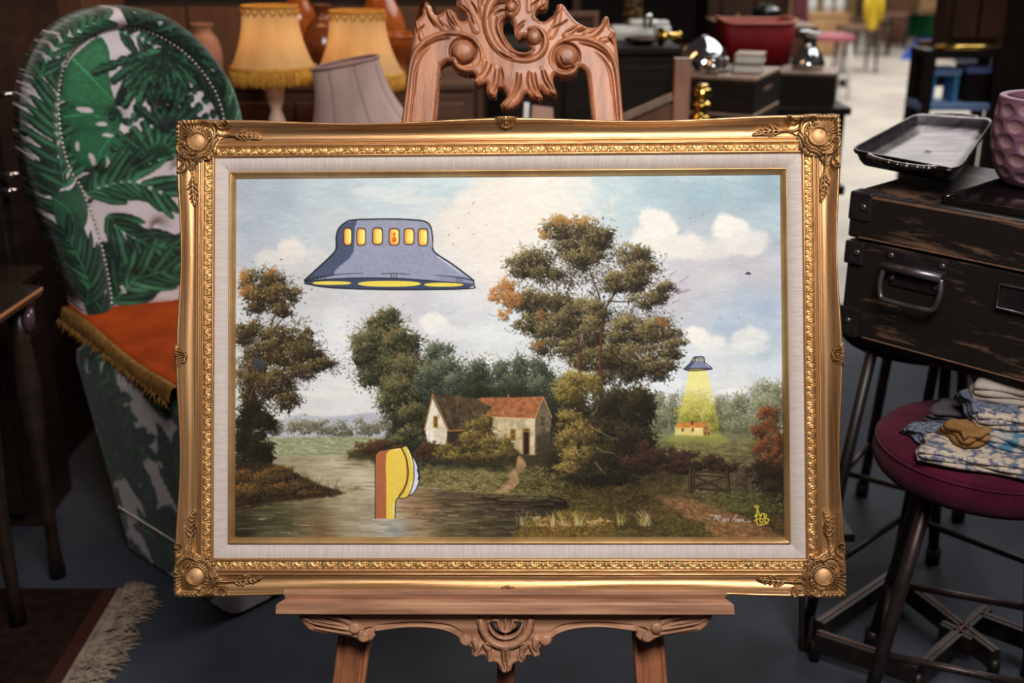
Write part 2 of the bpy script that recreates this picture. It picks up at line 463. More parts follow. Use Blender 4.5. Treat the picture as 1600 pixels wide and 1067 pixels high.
        for ax in (0, 1):
            for _ in range(2): f = (f + np.roll(f, 2, ax) + np.roll(f, -2, ax)) / 3 if True else f
        return f

NX, NY = 858, 566
def paint_landscape():
    gx = np.linspace(-CW / 2, CW / 2, NX); gy = np.linspace(CH / 2, -CH / 2, NY)
    GX, GY = np.meshgrid(gx, gy)
    PX, PY = project(L2W(GX, GY, 0.0))
    def inv(px, py):
        x, y = P2L(px, py, 0.0); return (x / CW + 0.5) * (NX - 1), (0.5 - y / CH) * (NY - 1)
    p = Painter(PX, PY, inv); R = p.r; A = np.array
    # ---- sky
    sky = [(375, 290, 150, 160, 172), (440, 300, 152, 164, 176), (520, 290, 166, 180, 188), (600, 290, 172, 188, 195), (700, 290, 172, 190, 198),
           (760, 300, 186, 194, 194), (840, 300, 205, 204, 196), (900, 310, 195, 202, 202), (960, 300, 168, 186, 192), (1020, 300, 150, 172, 182), (1100, 300, 146, 170, 180),
           (1200, 290, 138, 162, 175), (1210, 340, 152, 172, 182), (380, 360, 158, 168, 182), (450, 350, 168, 180, 190), (520, 350, 178, 186, 190), (420, 430, 178, 180, 185), (490, 450, 186, 186, 186),
           (720, 340, 205, 200, 192), (780, 360, 214, 206, 196), (760, 420, 206, 200, 196), (740, 470, 190, 192, 196), (600, 330, 178, 190, 196),
           (600, 470, 184, 184, 188), (560, 480, 188, 190, 195), (520, 520, 200, 204, 208), (640, 470, 186, 184, 190), (700, 480, 184, 188, 194), (800, 500, 194, 202, 208), (770, 540, 205, 208, 208),
           (1080, 430, 188, 184, 188), (1060, 455, 176, 172, 182), (1120, 430, 184, 180, 184), (1180, 425, 174, 170, 178), (1215, 440, 166, 172, 184),
           (1100, 470, 180, 184, 192), (1160, 470, 160, 174, 190), (1200, 480, 150, 168, 190), (1130, 505, 160, 178, 196), (1215, 520, 165, 180, 196), (1100, 540, 200, 204, 208), (1200, 560, 176, 190, 202), (1040, 590, 200, 208, 214),
           (1150, 590, 202, 205, 206), (1200, 595, 190, 200, 208), (1000, 610, 200, 206, 210), (470, 600, 202, 204, 206), (540, 620, 208, 208, 208), (500, 560, 196, 200, 206), (560, 560, 198, 200, 206), (480, 645, 200, 200, 198), (600, 640, 198, 198, 198), (850, 470, 196, 198, 204), (1000, 430, 190, 190, 196), (960, 480, 186, 194, 204)]
    p.I[:] = p.field(sky)
    n1 = fbm(PX, PY * 2.2, 60, 5, 21) - 0.5; n2 = fbm(PX * 0.7, PY * 3.0, 14, 4, 31) - 0.5
    p.I += (n1 * 26 + n2 * 9)[..., None] * A([1, 0.95, 0.85])
    cl = A([214, 207, 196])
    for cx, cy, rx, ry, al, c in [(770, 330, 75, 55, .55, cl), (840, 320, 110, 60, .5, cl), (800, 390, 100, 50, .35, cl), (700, 365, 48, 40, .4, (206, 200, 190)), (745, 400, 70, 50, .3, cl),
                                  (455, 392, 36, 26, .8, (210, 205, 198)), (425, 405, 26, 18, .6, (205, 202, 198)), (500, 398, 26, 14, .5, (200, 196, 192)), (475, 412, 55, 16, .5, (196, 193, 192)),
                                  (1030, 352, 34, 32, .85, (214, 210, 202)), (1010, 372, 30, 24, .8, (214, 210, 203)), (1055, 385, 60, 22, .8, (210, 206, 200)), (1140, 358, 34, 26, .85, (214, 212, 206)), (1165, 378, 45, 24, .75, (206, 203, 200)), (1110, 388, 40, 20, .6, (206, 202, 198)),
                                  (1085, 522, 22, 16, .8, (222, 220, 214)), (1105, 535, 30, 14, .8, (216, 214, 210)), (1170, 528, 34, 20, .75, (206, 208, 206)), (1150, 545, 60, 14, .6, (208, 210, 210)),
                                  (677, 503, 22, 17, .85, (214, 212, 208)), (700, 520, 32, 14, .75, (206, 208, 208)), (760, 520, 40, 16, .5, (206, 210, 212)), (650, 540, 30, 10, .5, (208, 210, 212)),
                                  (545, 528, 36, 10, .6, (212, 210, 206)), (520, 550, 46, 9, .5, (206, 206, 206)), (600, 300, 70, 9, .35, (206, 208, 206)), (640, 312, 60, 7, .35, (208, 206, 200)), (1140, 612, 30, 7, .6, (222, 220, 216)), (1090, 600, 70, 9, .4, (214, 214, 212)), (500, 615, 60, 8, .5, (216, 214, 210)), (560, 600, 50, 7, .4, (214, 212, 210))]:
        p.blob(cx, cy, rx, ry, np.asarray(c, float) * 0.995, min(1, al * 1.12), 0.5, 24, 0.34, int(cx))
    for _ in range(90):                              # drawn-out brush streaks
        x, y = R.uniform(380, 1210), R.uniform(280, 600); L = R.uniform(12, 40)
        p.line([[x, y], [x + L / 2, y + R.normal(0, 1.5)], [x + L, y + R.normal(0, 3)]], np.clip(A([196, 200, 202]) + R.normal(0, 14), 0, 255), R.uniform(1, 3), 0.5, 0.18, 4, 2.0)
    for x, y in [(741, 316), (733, 333), (716, 356), (701, 367), (739, 318), (760, 352), (1125, 478 + 19), (708, 382), (740, 366), (1078, 341), (1098, 336), (631, 476), (1154, 497)]: p.blob(x, y, 1.3, 1.3, (130, 80, 60), .8, 0, 9, .5)
    # ---- hills, far bank
    p.poly([(418, 662), (440, 655), (470, 647), (500, 651), (530, 650), (560, 648), (580, 644), (600, 648), (625, 655), (640, 690), (410, 690)], (168, 170, 178), .9, 3, 3, 1.5)
    p.poly([(500, 660), (540, 650), (578, 646), (610, 656), (620, 690), (500, 690)], (160, 164, 176), .7, 4, 3)
    p.foliage([(442, 668, 22, 12), (470, 668, 20, 13), (500, 668, 24, 13), (532, 671, 22, 12), (566, 668, 22, 14), (598, 668, 22, 14), (620, 664, 14, 16), (425, 668, 12, 14)], [(70, 68, 54), (92, 90, 72), (122, 118, 98), (148, 142, 122)], 1.2, 1.4, 10, seed=1)
    p.poly([(412, 684), (520, 682), (640, 684), (640, 712), (560, 712), (412, 714)], (138, 142, 112), 1, 4, 0, 1)
    p.grass(412, 635, 684, 712, 1500, [(160, 164, 132), (132, 140, 104), (120, 126, 88), (176, 176, 150)], 5, .8, 0, .1, .5, seed=1)
    # ---- water
    wat = [(375, 800, 62, 58, 40), (430, 800, 70, 66, 46), (375, 835, 52, 50, 36), (440, 830, 78, 74, 52), (490, 800, 104, 92, 66), (500, 830, 112, 88, 62), (550, 800, 150, 138, 112), (560, 830, 150, 142, 122), (600, 820, 165, 160, 146), (580, 760, 190, 178, 154), (470, 720, 150, 140, 112), (520, 730, 184, 172, 146), (560, 740, 196, 184, 160), (560, 715, 110, 100, 70), (500, 755, 170, 156, 130), (600, 725, 150, 136, 108), (540, 775, 160, 146, 118),
           (620, 800, 168, 150, 124), (640, 800, 150, 112, 78), (650, 825, 150, 128, 98), (660, 790, 130, 102, 70), (700, 780, 72, 58, 44), (720, 800, 92, 80, 56), (700, 825, 86, 82, 54), (760, 790, 58, 48, 38), (800, 790, 52, 42, 34), (760, 825, 78, 72, 48), (850, 790, 44, 38, 32), (880, 785, 46, 40, 32), (800, 825, 62, 56, 40), (615, 832, 142, 152, 158), (625, 825, 146, 152, 154)]
    W = p.win([[360, 712], [900, 842]], 0); wf = p.field(wat, W); m = sdf_poly(p.X[W], p.Y[W], A([(360, 713), (560, 711), (650, 722), (640, 760), (700, 764), (800, 772), (892, 774), (900, 845), (360, 845)]))
    st = fbm(p.X[W] * 0.22, p.Y[W] * 2.4, 6, 4, 41) - 0.5
    p.mixin(W, np.clip(.5 - m / 3, 0, 1), wf + st[..., None] * 46)
    p.grass(380, 860, 716, 838, 420, [(190, 178, 148), (170, 156, 122), (120, 108, 78), (70, 62, 44)], 16, .55, 0, .02, .45, seed=2)
    p.grass(640, 860, 766, 836, 260, [(150, 128, 92), (112, 98, 70), (50, 42, 32)], 14, .5, 0, .03, .45, seed=3)
    # ---- the ground of the right half
    gr = [(640, 730, 92, 86, 52), (700, 735, 112, 104, 62), (760, 735, 116, 106, 64), (700, 755, 120, 112, 72), (650, 745, 100, 92, 58), (760, 765, 104, 94, 58), (820, 760, 78, 72, 42), (860, 730, 70, 62, 40), (880, 770, 74, 66, 38), (900, 760, 62, 54, 34), (950, 770, 66, 58, 36), (1000, 780, 56, 48, 32), (900, 800, 92, 82, 44), (860, 830, 104, 84, 42), (930, 820, 98, 84, 44), (1000, 820, 74, 62, 38), (1030, 740, 58, 48, 34), (1060, 760, 72, 66, 44), (980, 740, 42, 36, 28),
          (1000, 690, 110, 112, 74), (1060, 692, 128, 132, 76), (1110, 695, 122, 124, 76), (1160, 695, 112, 108, 76), (1180, 720, 92, 82, 60), (1120, 718, 98, 88, 62), (1150, 745, 76, 66, 50), (1170, 770, 56, 46, 36), (1210, 780, 40, 34, 28), (1100, 775, 80, 72, 56), (1070, 790, 112, 84, 56), (1110, 805, 134, 98, 64), (1150, 825, 112, 78, 50), (1200, 825, 72, 52, 36), (1190, 795, 62, 62, 36), (1150, 785, 74, 72, 40), (1030, 800, 92, 74, 46), (1060, 830, 62, 58, 32), (1100, 832, 66, 62, 34)]
    gp = A([(640, 722), (700, 722), (850, 700), (960, 690), (990, 682), (1100, 681), (1230, 682), (1230, 850), (800, 850), (800, 836), (822, 816), (852, 806), (890, 792), (884, 778), (800, 772), (720, 768), (650, 760), (640, 742)])
    W = p.win(gp, 0); gf = p.field(gr, W); m = sdf_poly(p.X[W], p.Y[W], gp) + (fbm(p.X[W] * .5, p.Y[W] * 2, 8, 3, 51) - .5) * 6
    st = fbm(p.X[W] * 0.5, p.Y[W] * 1.6, 7, 4, 61) - 0.5
    p.mixin(W, np.clip(.5 - m / 2, 0, 1), gf * (1 + st[..., None] * .75))
    p.grass(645, 880, 724, 772, 2600, [(128, 120, 74), (100, 94, 54), (146, 138, 92), (78, 72, 42), (170, 158, 116)], 3.2, .8, 0, .35, .5, gp, 4)
    p.grass(985, 1180, 684, 732, 1700, [(140, 142, 88), (112, 112, 66), (128, 118, 84), (98, 92, 62)], 4, .7, 0, .15, .45, gp, 5)
    p.grass(800, 1222, 750, 840, 5200, [(104, 94, 48), (78, 72, 38), (56, 50, 30), (122, 108, 54), (44, 40, 28)], 3.0, .8, -.3, .5, .45, gp, 6)
    # far trees on the right and the meadow house
    p.poly([(985, 650), (1040, 640), (1120, 655), (1222, 640), (1222, 686), (985, 686)], (104, 108, 88), .95, 10, 0, 6, 12)
    p.foliage([(1010, 632, 22, 24), (1040, 640, 24, 28), (1022, 660, 30, 20), (1125, 645, 18, 26), (1150, 640, 24, 28), (1160, 662, 34, 20), (1200, 620, 26, 24), (1195, 650, 32, 34), (1085, 640, 24, 30)],
              [(74, 76, 60), (100, 102, 80), (128, 130, 104), (154, 154, 128)], 1.3, 1.5, 12, seed=2)
    p.foliage([(1090, 640, 28, 26), (1105, 660, 22, 24), (1074, 655, 18, 20)], [(70, 72, 30), (104, 104, 40), (146, 142, 58), (180, 172, 84)], 1.4, 1.5, 12, seed=3)
    p.line([(1098, 662), (1097, 645), (1101, 632)], (176, 160, 96), 1.4, .6); p.line([(1097, 652), (1090, 640)], (170, 155, 92), 1, .5)
    for x in (1044, 1143): p.line([(x, 672), (x + 1, 655), (x - 5, 640)], (150, 140, 116), 1.4, .5); p.line([(x + 1, 655), (x + 7, 643)], (150, 140, 116), 1, .5)
    p.poly([(985, 676), (1222, 678), (1222, 690), (985, 690)], (126, 128, 84), .55, 8, 0, 3)
    # ---- beam of light (painted)
    bm_ = [(1078, 578), (1104, 578), (1112, 610), (1127, 684), (1052, 684), (1066, 628)]
    W = p.win(bm_, 3); d = sdf_poly(p.X[W], p.Y[W], bm_) + (fbm(p.X[W], p.Y[W], 4, 2, 71) - .5) * 2
    fall = np.clip(1.0 - (p.Y[W] - 600) / 70, 0.25, 1)
    p.mixin(W, np.clip(.5 - d / 1.6, 0, 1) * .85 * fall, A([222, 214, 122]))
    p.poly([(1052, 676), (1127, 676), (1140, 692), (1040, 690)], (150, 150, 66), .5, 6, 0, 2)
    p.poly([(1054, 667), (1099, 668), (1099, 681), (1055, 680)], (206, 188, 118), 1, 1, 0, .5, tex=.15)
    p.poly([(1099, 668), (1105, 660), (1110, 669), (1109, 680), (1099, 681)], (150, 122, 70), 1, 1)
    p.poly([(1052, 668), (1060, 661), (1105, 659), (1099, 668)], (186, 122, 60), 1, 1, tex=.2)
    p.line([(1104, 659), (1111, 670)], (196, 140, 72), 1.2); p.poly([(1080, 656), (1083, 656), (1083, 664), (1080, 664)], (96, 62, 36))
    for x, y, w, h in [(1065, 669, 3, 5), (1081, 669, 3, 5), (1102, 668, 2, 3), (1101, 675, 2, 4), (1106, 675, 2, 4)]: p.poly([(x, y), (x + w, y), (x + w, y + h), (x, y + h)], (78, 54, 34))
    # ---- trees behind the cottage
    p.poly([(565, 560), (600, 520), (640, 560), (700, 575), (760, 600), (860, 590), (900, 640), (880, 725), (640, 728), (560, 712), (600, 690), (615, 640)], (40, 42, 34), .92, 10, 2, 9, 16)
    p.poly([(545, 706), (640, 698), (870, 700), (870, 730), (545, 716)], (66, 60, 40), .9, 6, 0, 4)
    g1 = [(30, 32, 25), (48, 49, 36), (80, 80, 54), (124, 118, 80)]; g2 = [(36, 40, 34), (52, 58, 48), (80, 87, 70), (120, 122, 98)]
    p.foliage([(600, 540, 60, 56), (640, 600, 56, 50), (720, 580, 60, 36), (820, 585, 60, 30)], [(50, 52, 40), (80, 82, 60), (116, 114, 86)], .03, 1.2, 14, hot=(140, 112, 66), hotp=.1, spread=.8, seed=33, al=.75)
    p.foliage([(600, 506, 26, 26), (580, 540, 30, 28), (625, 545, 34, 32), (600, 580, 40, 28), (640, 590, 34, 34), (625, 625, 34, 34), (650, 655, 26, 26), (640, 685, 30, 18), (570, 555, 22, 18)], g1, 1.5, 1.6, 14, hot=(140, 110, 58), hotp=.06, seed=4)
    p.foliage([(690, 560, 26, 26), (700, 590, 34, 28), (675, 600, 28, 30), (720, 605, 26, 24), (755, 600, 26, 26), (745, 580, 18, 16), (800, 580, 26, 24), (795, 605, 34, 20), (840, 585, 28, 26), (850, 612, 30, 24), (775, 615, 24, 14), (880, 620, 28, 34)], g2, 1.4, 1.6, 13, seed=5)
    p.foliage([(745, 610, 30, 18), (800, 615, 40, 14), (860, 640, 22, 34)], [(36, 36, 28), (50, 52, 40), (70, 72, 52)], 1.2, 1.5, 10, seed=6)
    for a, b in [((640, 570), (650, 615)), ((612, 520), (622, 560)), ((690, 600), (700, 570))]: p.line([a, b], (110, 72, 44), 1.2, .6, .8)
    # ---- cottage
    p.poly([(697, 672), (735, 670), (735, 700), (697, 697)], (58, 48, 38))
    p.poly([(770, 652), (836, 654), (836, 711), (780, 705), (765, 690)], (176, 160, 128), 1, 1, tex=.22)
    p.poly([(820, 654), (836, 654), (836, 711), (820, 709)], (196, 184, 154), .6, 4, tex=.2)
    p.poly([(768, 680), (800, 682), (812, 712), (768, 708)], (122, 106, 80), .6, 10, 0, 3)
    p.poly([(836, 653), (849, 622), (862, 652), (858, 692), (853, 706), (836, 711)], (104, 92, 72), 1, 1, tex=.3)
    p.poly([(838, 680), (860, 676), (856, 706), (838, 710)], (60, 52, 42), .8, 6, 0, 3)
    p.poly([(676, 622), (664, 671), (668, 692), (697, 696), (699, 672)], (206, 200, 184), 1, 1, tex=.16)
    p.poly([(680, 660), (698, 668), (697, 694), (682, 690)], (178, 164, 132), .5, 8, 0, 3)
    p.poly([(676, 615), (712, 617), (768, 628), (757, 650), (736, 668), (728, 672), (701, 672)], (76, 64, 48), 1, 1, tex=.35)
    for i in range(40):
        x = R.uniform(684, 760); y = R.uniform(620, 655); p.line([(x, y), (x + 4, y + R.uniform(6, 16))], [(104, 88, 62), (56, 46, 36), (120, 100, 66)][i % 3], 1.2, .6, .55, 0)
    p.poly([(745, 624), (752, 621), (800, 621), (849, 619), (836, 653), (800, 653), (757, 650), (768, 636)], (152, 96, 62), 1, 1, tex=.25)
    for i in range(60):
        x = R.uniform(762, 840); y = R.uniform(623, 648); p.line([(x, y), (x - 3, y + R.uniform(3, 7))], [(176, 108, 66), (122, 76, 52), (196, 142, 104)][i % 3], 1.4, .7, .5, 0)
    p.line([(757, 651), (800, 653), (836, 654)], (196, 164, 126), 1.6); p.line([(836, 654), (849, 620), (862, 652)], (176, 140, 92), 1.5, None, 1, 0)
    p.line([(676, 616), (663, 672), (666, 673)], (176, 126, 66), 1.8, None, 1, 0); p.line([(676, 616), (701, 673), (730, 672)], (168, 120, 66), 1.8, None, 1, 0)
    p.line([(716, 618), (715, 632)], (124, 84, 56), 2.2); p.line([(794.5, 617), (794.5, 632)], (156, 108, 74), 2.6)
    for x0, y0, x1, y1, c, nb in [(677, 650, 684.5, 668.5, (162, 116, 44), 2), (796.5, 670, 806.5, 688, (170, 138, 58), 3), (843, 649, 852.5, 667, (112, 104, 88), 2)]:
        p.poly([(x0, y0), (x1, y0), (x1, y1), (x0, y1)], c); p.poly([(x0 + 1.4, y0 + 1.4), (x1 - 1.4, y0 + 1.4), (x1 - 1.4, y1 - 1.4), (x0 + 1.4, y1 - 1.4)], (64, 48, 34))
        for k in range(1, nb + 1): xx = x0 + (x1 - x0) * k / (nb + 1); p.line([(xx, y0), (xx, y1)], c, 1.0)
        p.line([(x0, (y0 + y1) / 2), (x1, (y0 + y1) / 2)], c, .9)
    p.poly([(815.5, 668.5), (828.5, 668.5), (828.5, 711), (815.5, 710)], (156, 118, 64)); p.poly([(818, 675), (826.5, 675), (826.5, 710), (818, 710)], (52, 36, 32)); p.poly([(818.5, 670.5), (826, 670.5), (826, 673.5), (818.5, 673.5)], (90, 64, 40))
    p.foliage([(748, 668, 22, 22), (740, 690, 26, 16), (775, 695, 26, 16), (700, 706, 20, 16), (765, 712, 34, 10), (725, 714, 30, 9), (790, 708, 18, 12)], [(44, 38, 28), (74, 64, 38), (112, 98, 50), (150, 132, 72)], 1.6, 1.5, 13, seed=7)
    p.foliage([(570, 700, 22, 10), (600, 696, 24, 10), (664, 702, 18, 16), (625, 702, 20, 8)], [(44, 33, 27), (76, 54, 38), (112, 78, 50)], 1.5, 1.5, 12, seed=8)
    # path by the house
    p.poly([(808, 714), (816, 714), (822, 728), (808, 742), (812, 752), (796, 768), (772, 770), (788, 758), (796, 748), (792, 742), (806, 732)], (166, 132, 98), .85, 3, 3, 1.5, tex=.25)
    # ---- the big tree
    bt = [(32, 28, 24), (50, 44, 34), (80, 72, 50), (116, 107, 72), (154, 143, 100)]
    br = (74, 52, 38)
    for P_, w0, w1 in [([(911, 655), (907, 600), (906, 550), (900, 515), (890, 485), (886, 460)], 7, 2), ([(941, 660), (939, 600), (938, 545), (942, 500), (950, 475), (965, 455), (1000, 430)], 7, 1.5), ([(945, 505), (938, 470), (928, 440), (915, 410)], 4, 1), ([(938, 470), (920, 455)], 2, 1), ([(886, 460), (893, 430), (897, 405)], 2, .8), ([(905, 550), (920, 530), (928, 515)], 2.5, 1), ([(940, 555), (965, 545), (985, 548)], 4, 1.2), ([(890, 485), (862, 475), (845, 460)], 2.5, 1), ([(950, 470), (985, 470), (1010, 448)], 2.5, 1), ([(940, 600), (965, 590), (985, 575)], 3, 1), ([(873, 470), (868, 430), (865, 405)], 2, .7), ([(960, 520), (980, 500), (995, 470)], 2, .8), ([(850, 440), (860, 455), (880, 475)], 1.5, .8)]:
        p.line(P_, br, w0, w1)
    thin = [(44, 38, 32), (66, 58, 46), (96, 88, 66)]
    p.foliage([(905, 400, 70, 60), (850, 440, 60, 50), (970, 430, 70, 50), (900, 500, 90, 50), (1000, 520, 80, 50), (960, 570, 80, 40), (880, 540, 60, 34)], thin, .035, 1.2, 16, hot=(130, 104, 62), hotp=.08, spread=.8, seed=31, al=.75)
    p.foliage([(905, 378, 36, 32), (870, 360, 24, 16), (935, 372, 24, 18), (915, 405, 30, 18), (826, 412, 36, 24), (850, 430, 24, 14), (990, 400, 26, 22), (1000, 428, 30, 22), (975, 440, 34, 22), (1035, 452, 22, 18), (1010, 470, 30, 14)], bt, 1.15, 1.5, 14, hot=(140, 118, 66), hotp=.06, spread=1.0, seed=9)
    p.foliage([(855, 480, 40, 24), (830, 505, 30, 18), (870, 515, 34, 22), (900, 490, 26, 24), (850, 540, 18, 12), (930, 490, 26, 20), (925, 520, 30, 24), (985, 520, 36, 24), (1030, 520, 32, 20), (1050, 545, 30, 16), (990, 560, 42, 22), (1020, 575, 38, 18), (960, 580, 36, 24), (950, 555, 24, 20), (915, 565, 32, 20), (890, 545, 24, 14), (820, 470, 24, 18)], bt, 1.15, 1.5, 14, hot=(140, 112, 58), hotp=.08, seed=10)
    for P_, w0, w1 in [([(941, 655), (939, 600), (938, 550), (943, 502)], 4.5, 2.5), ([(908, 650), (907, 600), (906, 552), (901, 518)], 4, 2)]: p.line(P_, (66, 44, 32), w0 + 2, w1 + 1, .8); p.line([(x - 1, y) for x, y in P_], (140, 84, 50), w0 * .45, w1 * .4, .8)
    p.foliage([(785, 456, 20, 22), (800, 470, 18, 20), (790, 492, 12, 14), (775, 470, 14, 10)], [(92, 64, 42), (136, 92, 54), (172, 122, 72), (186, 138, 90)], .9, 1.4, 12, seed=11)
    p.foliage([(868, 345, 22, 11), (890, 342, 16, 9), (915, 346, 16, 9), (852, 366, 12, 9)], [(110, 86, 54), (156, 116, 64), (176, 136, 84)], .6, 1.3, 9, seed=12)
    p.foliage([(1040, 505, 14, 10), (848, 490, 10, 8), (838, 540, 12, 8)], [(110, 80, 46), (150, 104, 56)], .5, 1.3, 7, seed=13)
    for i in range(150):                             # twigs
        cx, cy = [(905, 385), (840, 425), (985, 415), (870, 490), (960, 490), (1020, 530), (985, 560), (830, 500), (1040, 455)][i % 9]; x, y = cx + R.normal(0, 20), cy + R.normal(0, 14)
        dx, dy = (x - 925) * .10 + R.normal(0, 3), (y - 600) * .05 + R.normal(-2, 3); p.line([(x, y), (x + dx * .6, y + dy * .4), (x + dx, y + dy)], (58, 44, 36), 1.0, .4, .6, 4)
    # dark mass under the big tree
    p.foliage([(900, 650, 30, 30), (960, 640, 44, 30), (1000, 640, 26, 34), (940, 690, 60, 34), (905, 720, 44, 30), (970, 720, 44, 26), (990, 690, 30, 26), (930, 745, 60, 14)], [(30, 26, 22), (40, 35, 27), (52, 47, 33), (74, 66, 42)], 1.4, 1.8, 13, seed=14)
    p.foliage([(890, 610, 26, 22), (920, 600, 24, 18), (900, 590, 18, 12)], [(50, 44, 28), (92, 82, 42), (140, 124, 62), (164, 146, 76)], 1.3, 1.5, 12, seed=15)
    p.foliage([(893, 660, 24, 20), (920, 675, 26, 18), (885, 690, 22, 20), (905, 715, 26, 20), (890, 735, 24, 12)], [(44, 38, 26), (82, 70, 40), (126, 108, 60), (160, 138, 78)], 1.1, 1.5, 11, seed=16)
    for P_ in [[(925, 648), (932, 640), (934, 632)], [(924, 668), (940, 676), (955, 684), (966, 686)], [(932, 700), (945, 706), (958, 708), (966, 715)], [(930, 722), (940, 735), (948, 741)], [(898, 700), (904, 710), (914, 713)]]: p.line(P_, (150, 140, 104), 1.6, .6, .8)
    # red-brown hedge, right-hand autumn tree, gate
    p.foliage([(1010, 708, 22, 18), (1042, 712, 26, 16), (1075, 718, 22, 14), (1105, 724, 24, 12), (1135, 730, 20, 10), (1000, 725, 30, 16), (1060, 730, 40, 10)], [(32, 26, 22), (46, 36, 29), (64, 46, 36), (86, 60, 46)], 1.5, 1.5, 13, seed=17)
    p.foliage([(1205, 650, 18, 18), (1195, 672, 20, 18), (1208, 690, 18, 22), (1190, 705, 16, 16), (1210, 720, 16, 26)], [(46, 31, 25), (76, 48, 32), (112, 68, 40), (146, 92, 54)], 1.4, 1.5, 13, seed=18)
    p.foliage([(1205, 740, 22, 26), (1185, 740, 22, 18), (1210, 765, 18, 18)], [(34, 28, 22), (48, 38, 28), (66, 50, 36)], 1.4, 1.6, 12, seed=19)
    gc = (116, 98, 66); gd = (38, 31, 25)
    p.grass(1085, 1185, 738, 778, 420, [(150, 146, 132), (112, 104, 90), (84, 78, 64)], 2.4, .7, -.4, .5, .35, seed=8)
    for P_, w in [([(1078.5, 731), (1078.5, 768)], 3.4), ([(1083.5, 732), (1083, 768)], 2.8), ([(1137, 737), (1138.5, 776)], 4)]: p.line(P_, gd, w + 1.4, None, 1, 0); p.line([(x - .6, y) for x, y in P_], gc, w * .5, None, .8, 0)
    for P_, w in [([(1084, 737), (1110, 737), (1137, 740)], 2.4), ([(1084, 742), (1137, 745)], 1.6), ([(1085, 744), (1136, 767)], 2.2), ([(1084, 760), (1136, 745)], 1.8), ([(1084, 762), (1136, 767)], 2.2)]: p.line(P_, gd, w + 1, None, 1, 0); p.line([(x, y - .5) for x, y in P_], gc, w * .5, None, .7, 0)
    p.poly([(1030, 778), (1060, 776), (1110, 790), (1150, 806), (1215, 832), (1215, 840), (1120, 840), (1100, 818), (1060, 800)], (136, 98, 66), .6, 8, 2, 4, tex=.3)
    p.grass(1030, 1215, 778, 838, 900, [(166, 120, 80), (120, 84, 54), (186, 146, 108), (96, 68, 46)], 4, .7, .35, .3, .5, [(1030, 776), (1070, 776), (1150, 804), (1215, 830), (1215, 840), (1110, 840), (1060, 800)], 9)
    p.grass(1100, 1222, 770, 800, 500, [(96, 106, 58), (70, 74, 40), (116, 120, 68)], 3, .8, 0, .4, .5, seed=10)
    p.grass(1040, 1110, 812, 838, 500, [(92, 90, 46), (60, 58, 32), (112, 106, 54)], 2.6, .8, -1, .5, .5, seed=11)
    # foreground reeds
    p.grass(806, 960, 800, 838, 1300, [(136, 108, 46), (110, 86, 40), (160, 134, 70), (128, 84, 40), (84, 72, 38)], 2.6, .9, -1.2, .6, .55, [(815, 840), (804, 830), (822, 816), (850, 806), (880, 798), (920, 803), (962, 812), (962, 840)], seed=12)
    p.grass(700, 890, 768, 784, 160, [(116, 106, 66), (92, 84, 52), (140, 130, 88)], 7, .6, 0, .06, .6, [(690, 764), (800, 770), (890, 772), (884, 784), (820, 779), (740, 776)], 14)
    for i in range(110):
        b = [816, 838, 862, 880, 900, 905, 972, 1000, 1010][i % 9]; x = b + R.normal(0, 5); y = 822 - abs(R.normal(0, 3)); L = R.uniform(10, 26); k = R.normal(-.15, .35)
        p.line([(x, y), (x + k * L * .4, y - L * .6), (x + k * L, y - L)], [(176, 162, 104), (150, 130, 72), (196, 184, 132)][i % 3], 1.1, .4, .75, 4)
    p.foliage([(848, 812, 12, 7), (870, 822, 30, 7), (940, 818, 30, 6)], [(110, 84, 46), (166, 132, 84), (206, 176, 140)], .7, 1.2, 8, seed=20)
    # ---- left tree and bank
    lt = [(30, 27, 22), (50, 43, 32), (84, 74, 48), (132, 116, 72)]
    for P_, w0, w1 in [([(386, 660), (390, 625), (400, 600), (412, 575), (420, 540), (424, 510), (430, 490)], 8, 2), ([(412, 575), (405, 545), (398, 520)], 3, 1), ([(424, 520), (440, 500), (455, 490)], 2, .8), ([(400, 600), (430, 585), (460, 575), (490, 572)], 3, 1), ([(405, 545), (385, 525)], 2, .8), ([(418, 545), (408, 515), (404, 495)], 2, .8)]: p.line(P_, (62, 46, 34), w0, w1)
    thin = [(40, 34, 28), (62, 54, 40), (98, 86, 58)]
    p.foliage([(420, 455, 50, 40), (440, 540, 80, 50), (480, 570, 60, 30), (430, 610, 50, 40)], thin, .035, 1.2, 14, hot=(140, 104, 60), hotp=.1, spread=.8, seed=32, al=.75)
    p.foliage([(392, 445, 18, 22), (425, 440, 24, 18), (440, 462, 28, 20), (405, 470, 26, 18), (445, 482, 22, 12)], lt, 1.3, 1.5, 13, hot=(160, 112, 58), hotp=.16, seed=21)
    p.foliage([(390, 520, 26, 20), (440, 525, 30, 18), (478, 525, 14, 16), (410, 550, 36, 20), (460, 555, 40, 20), (500, 568, 24, 12), (480, 580, 34, 12), (395, 580, 26, 22), (430, 600, 30, 24), (450, 625, 20, 16), (385, 610, 18, 30)], lt, 1.25, 1.5, 13, hot=(146, 112, 54), hotp=.08, seed=22)
    p.foliage([(382, 435, 12, 12), (386, 455, 12, 12), (425, 424, 12, 8)], [(108, 76, 44), (152, 106, 58), (176, 132, 82)], .9, 1.4, 10, seed=23)
    p.line([(387, 640), (391, 618), (402, 595), (413, 570), (419, 545)], (132, 88, 48), 2.5, .8, .7)
    p.blob(404, 568, 9, 12, (58, 68, 96), .6, .4, 8, .3)
    p.foliage([(390, 650, 26, 24), (410, 665, 20, 22), (390, 690, 28, 26), (410, 705, 20, 24), (385, 725, 24, 18)], [(28, 26, 20), (40, 36, 26), (56, 50, 34)], 1.5, 1.7, 13, seed=24)
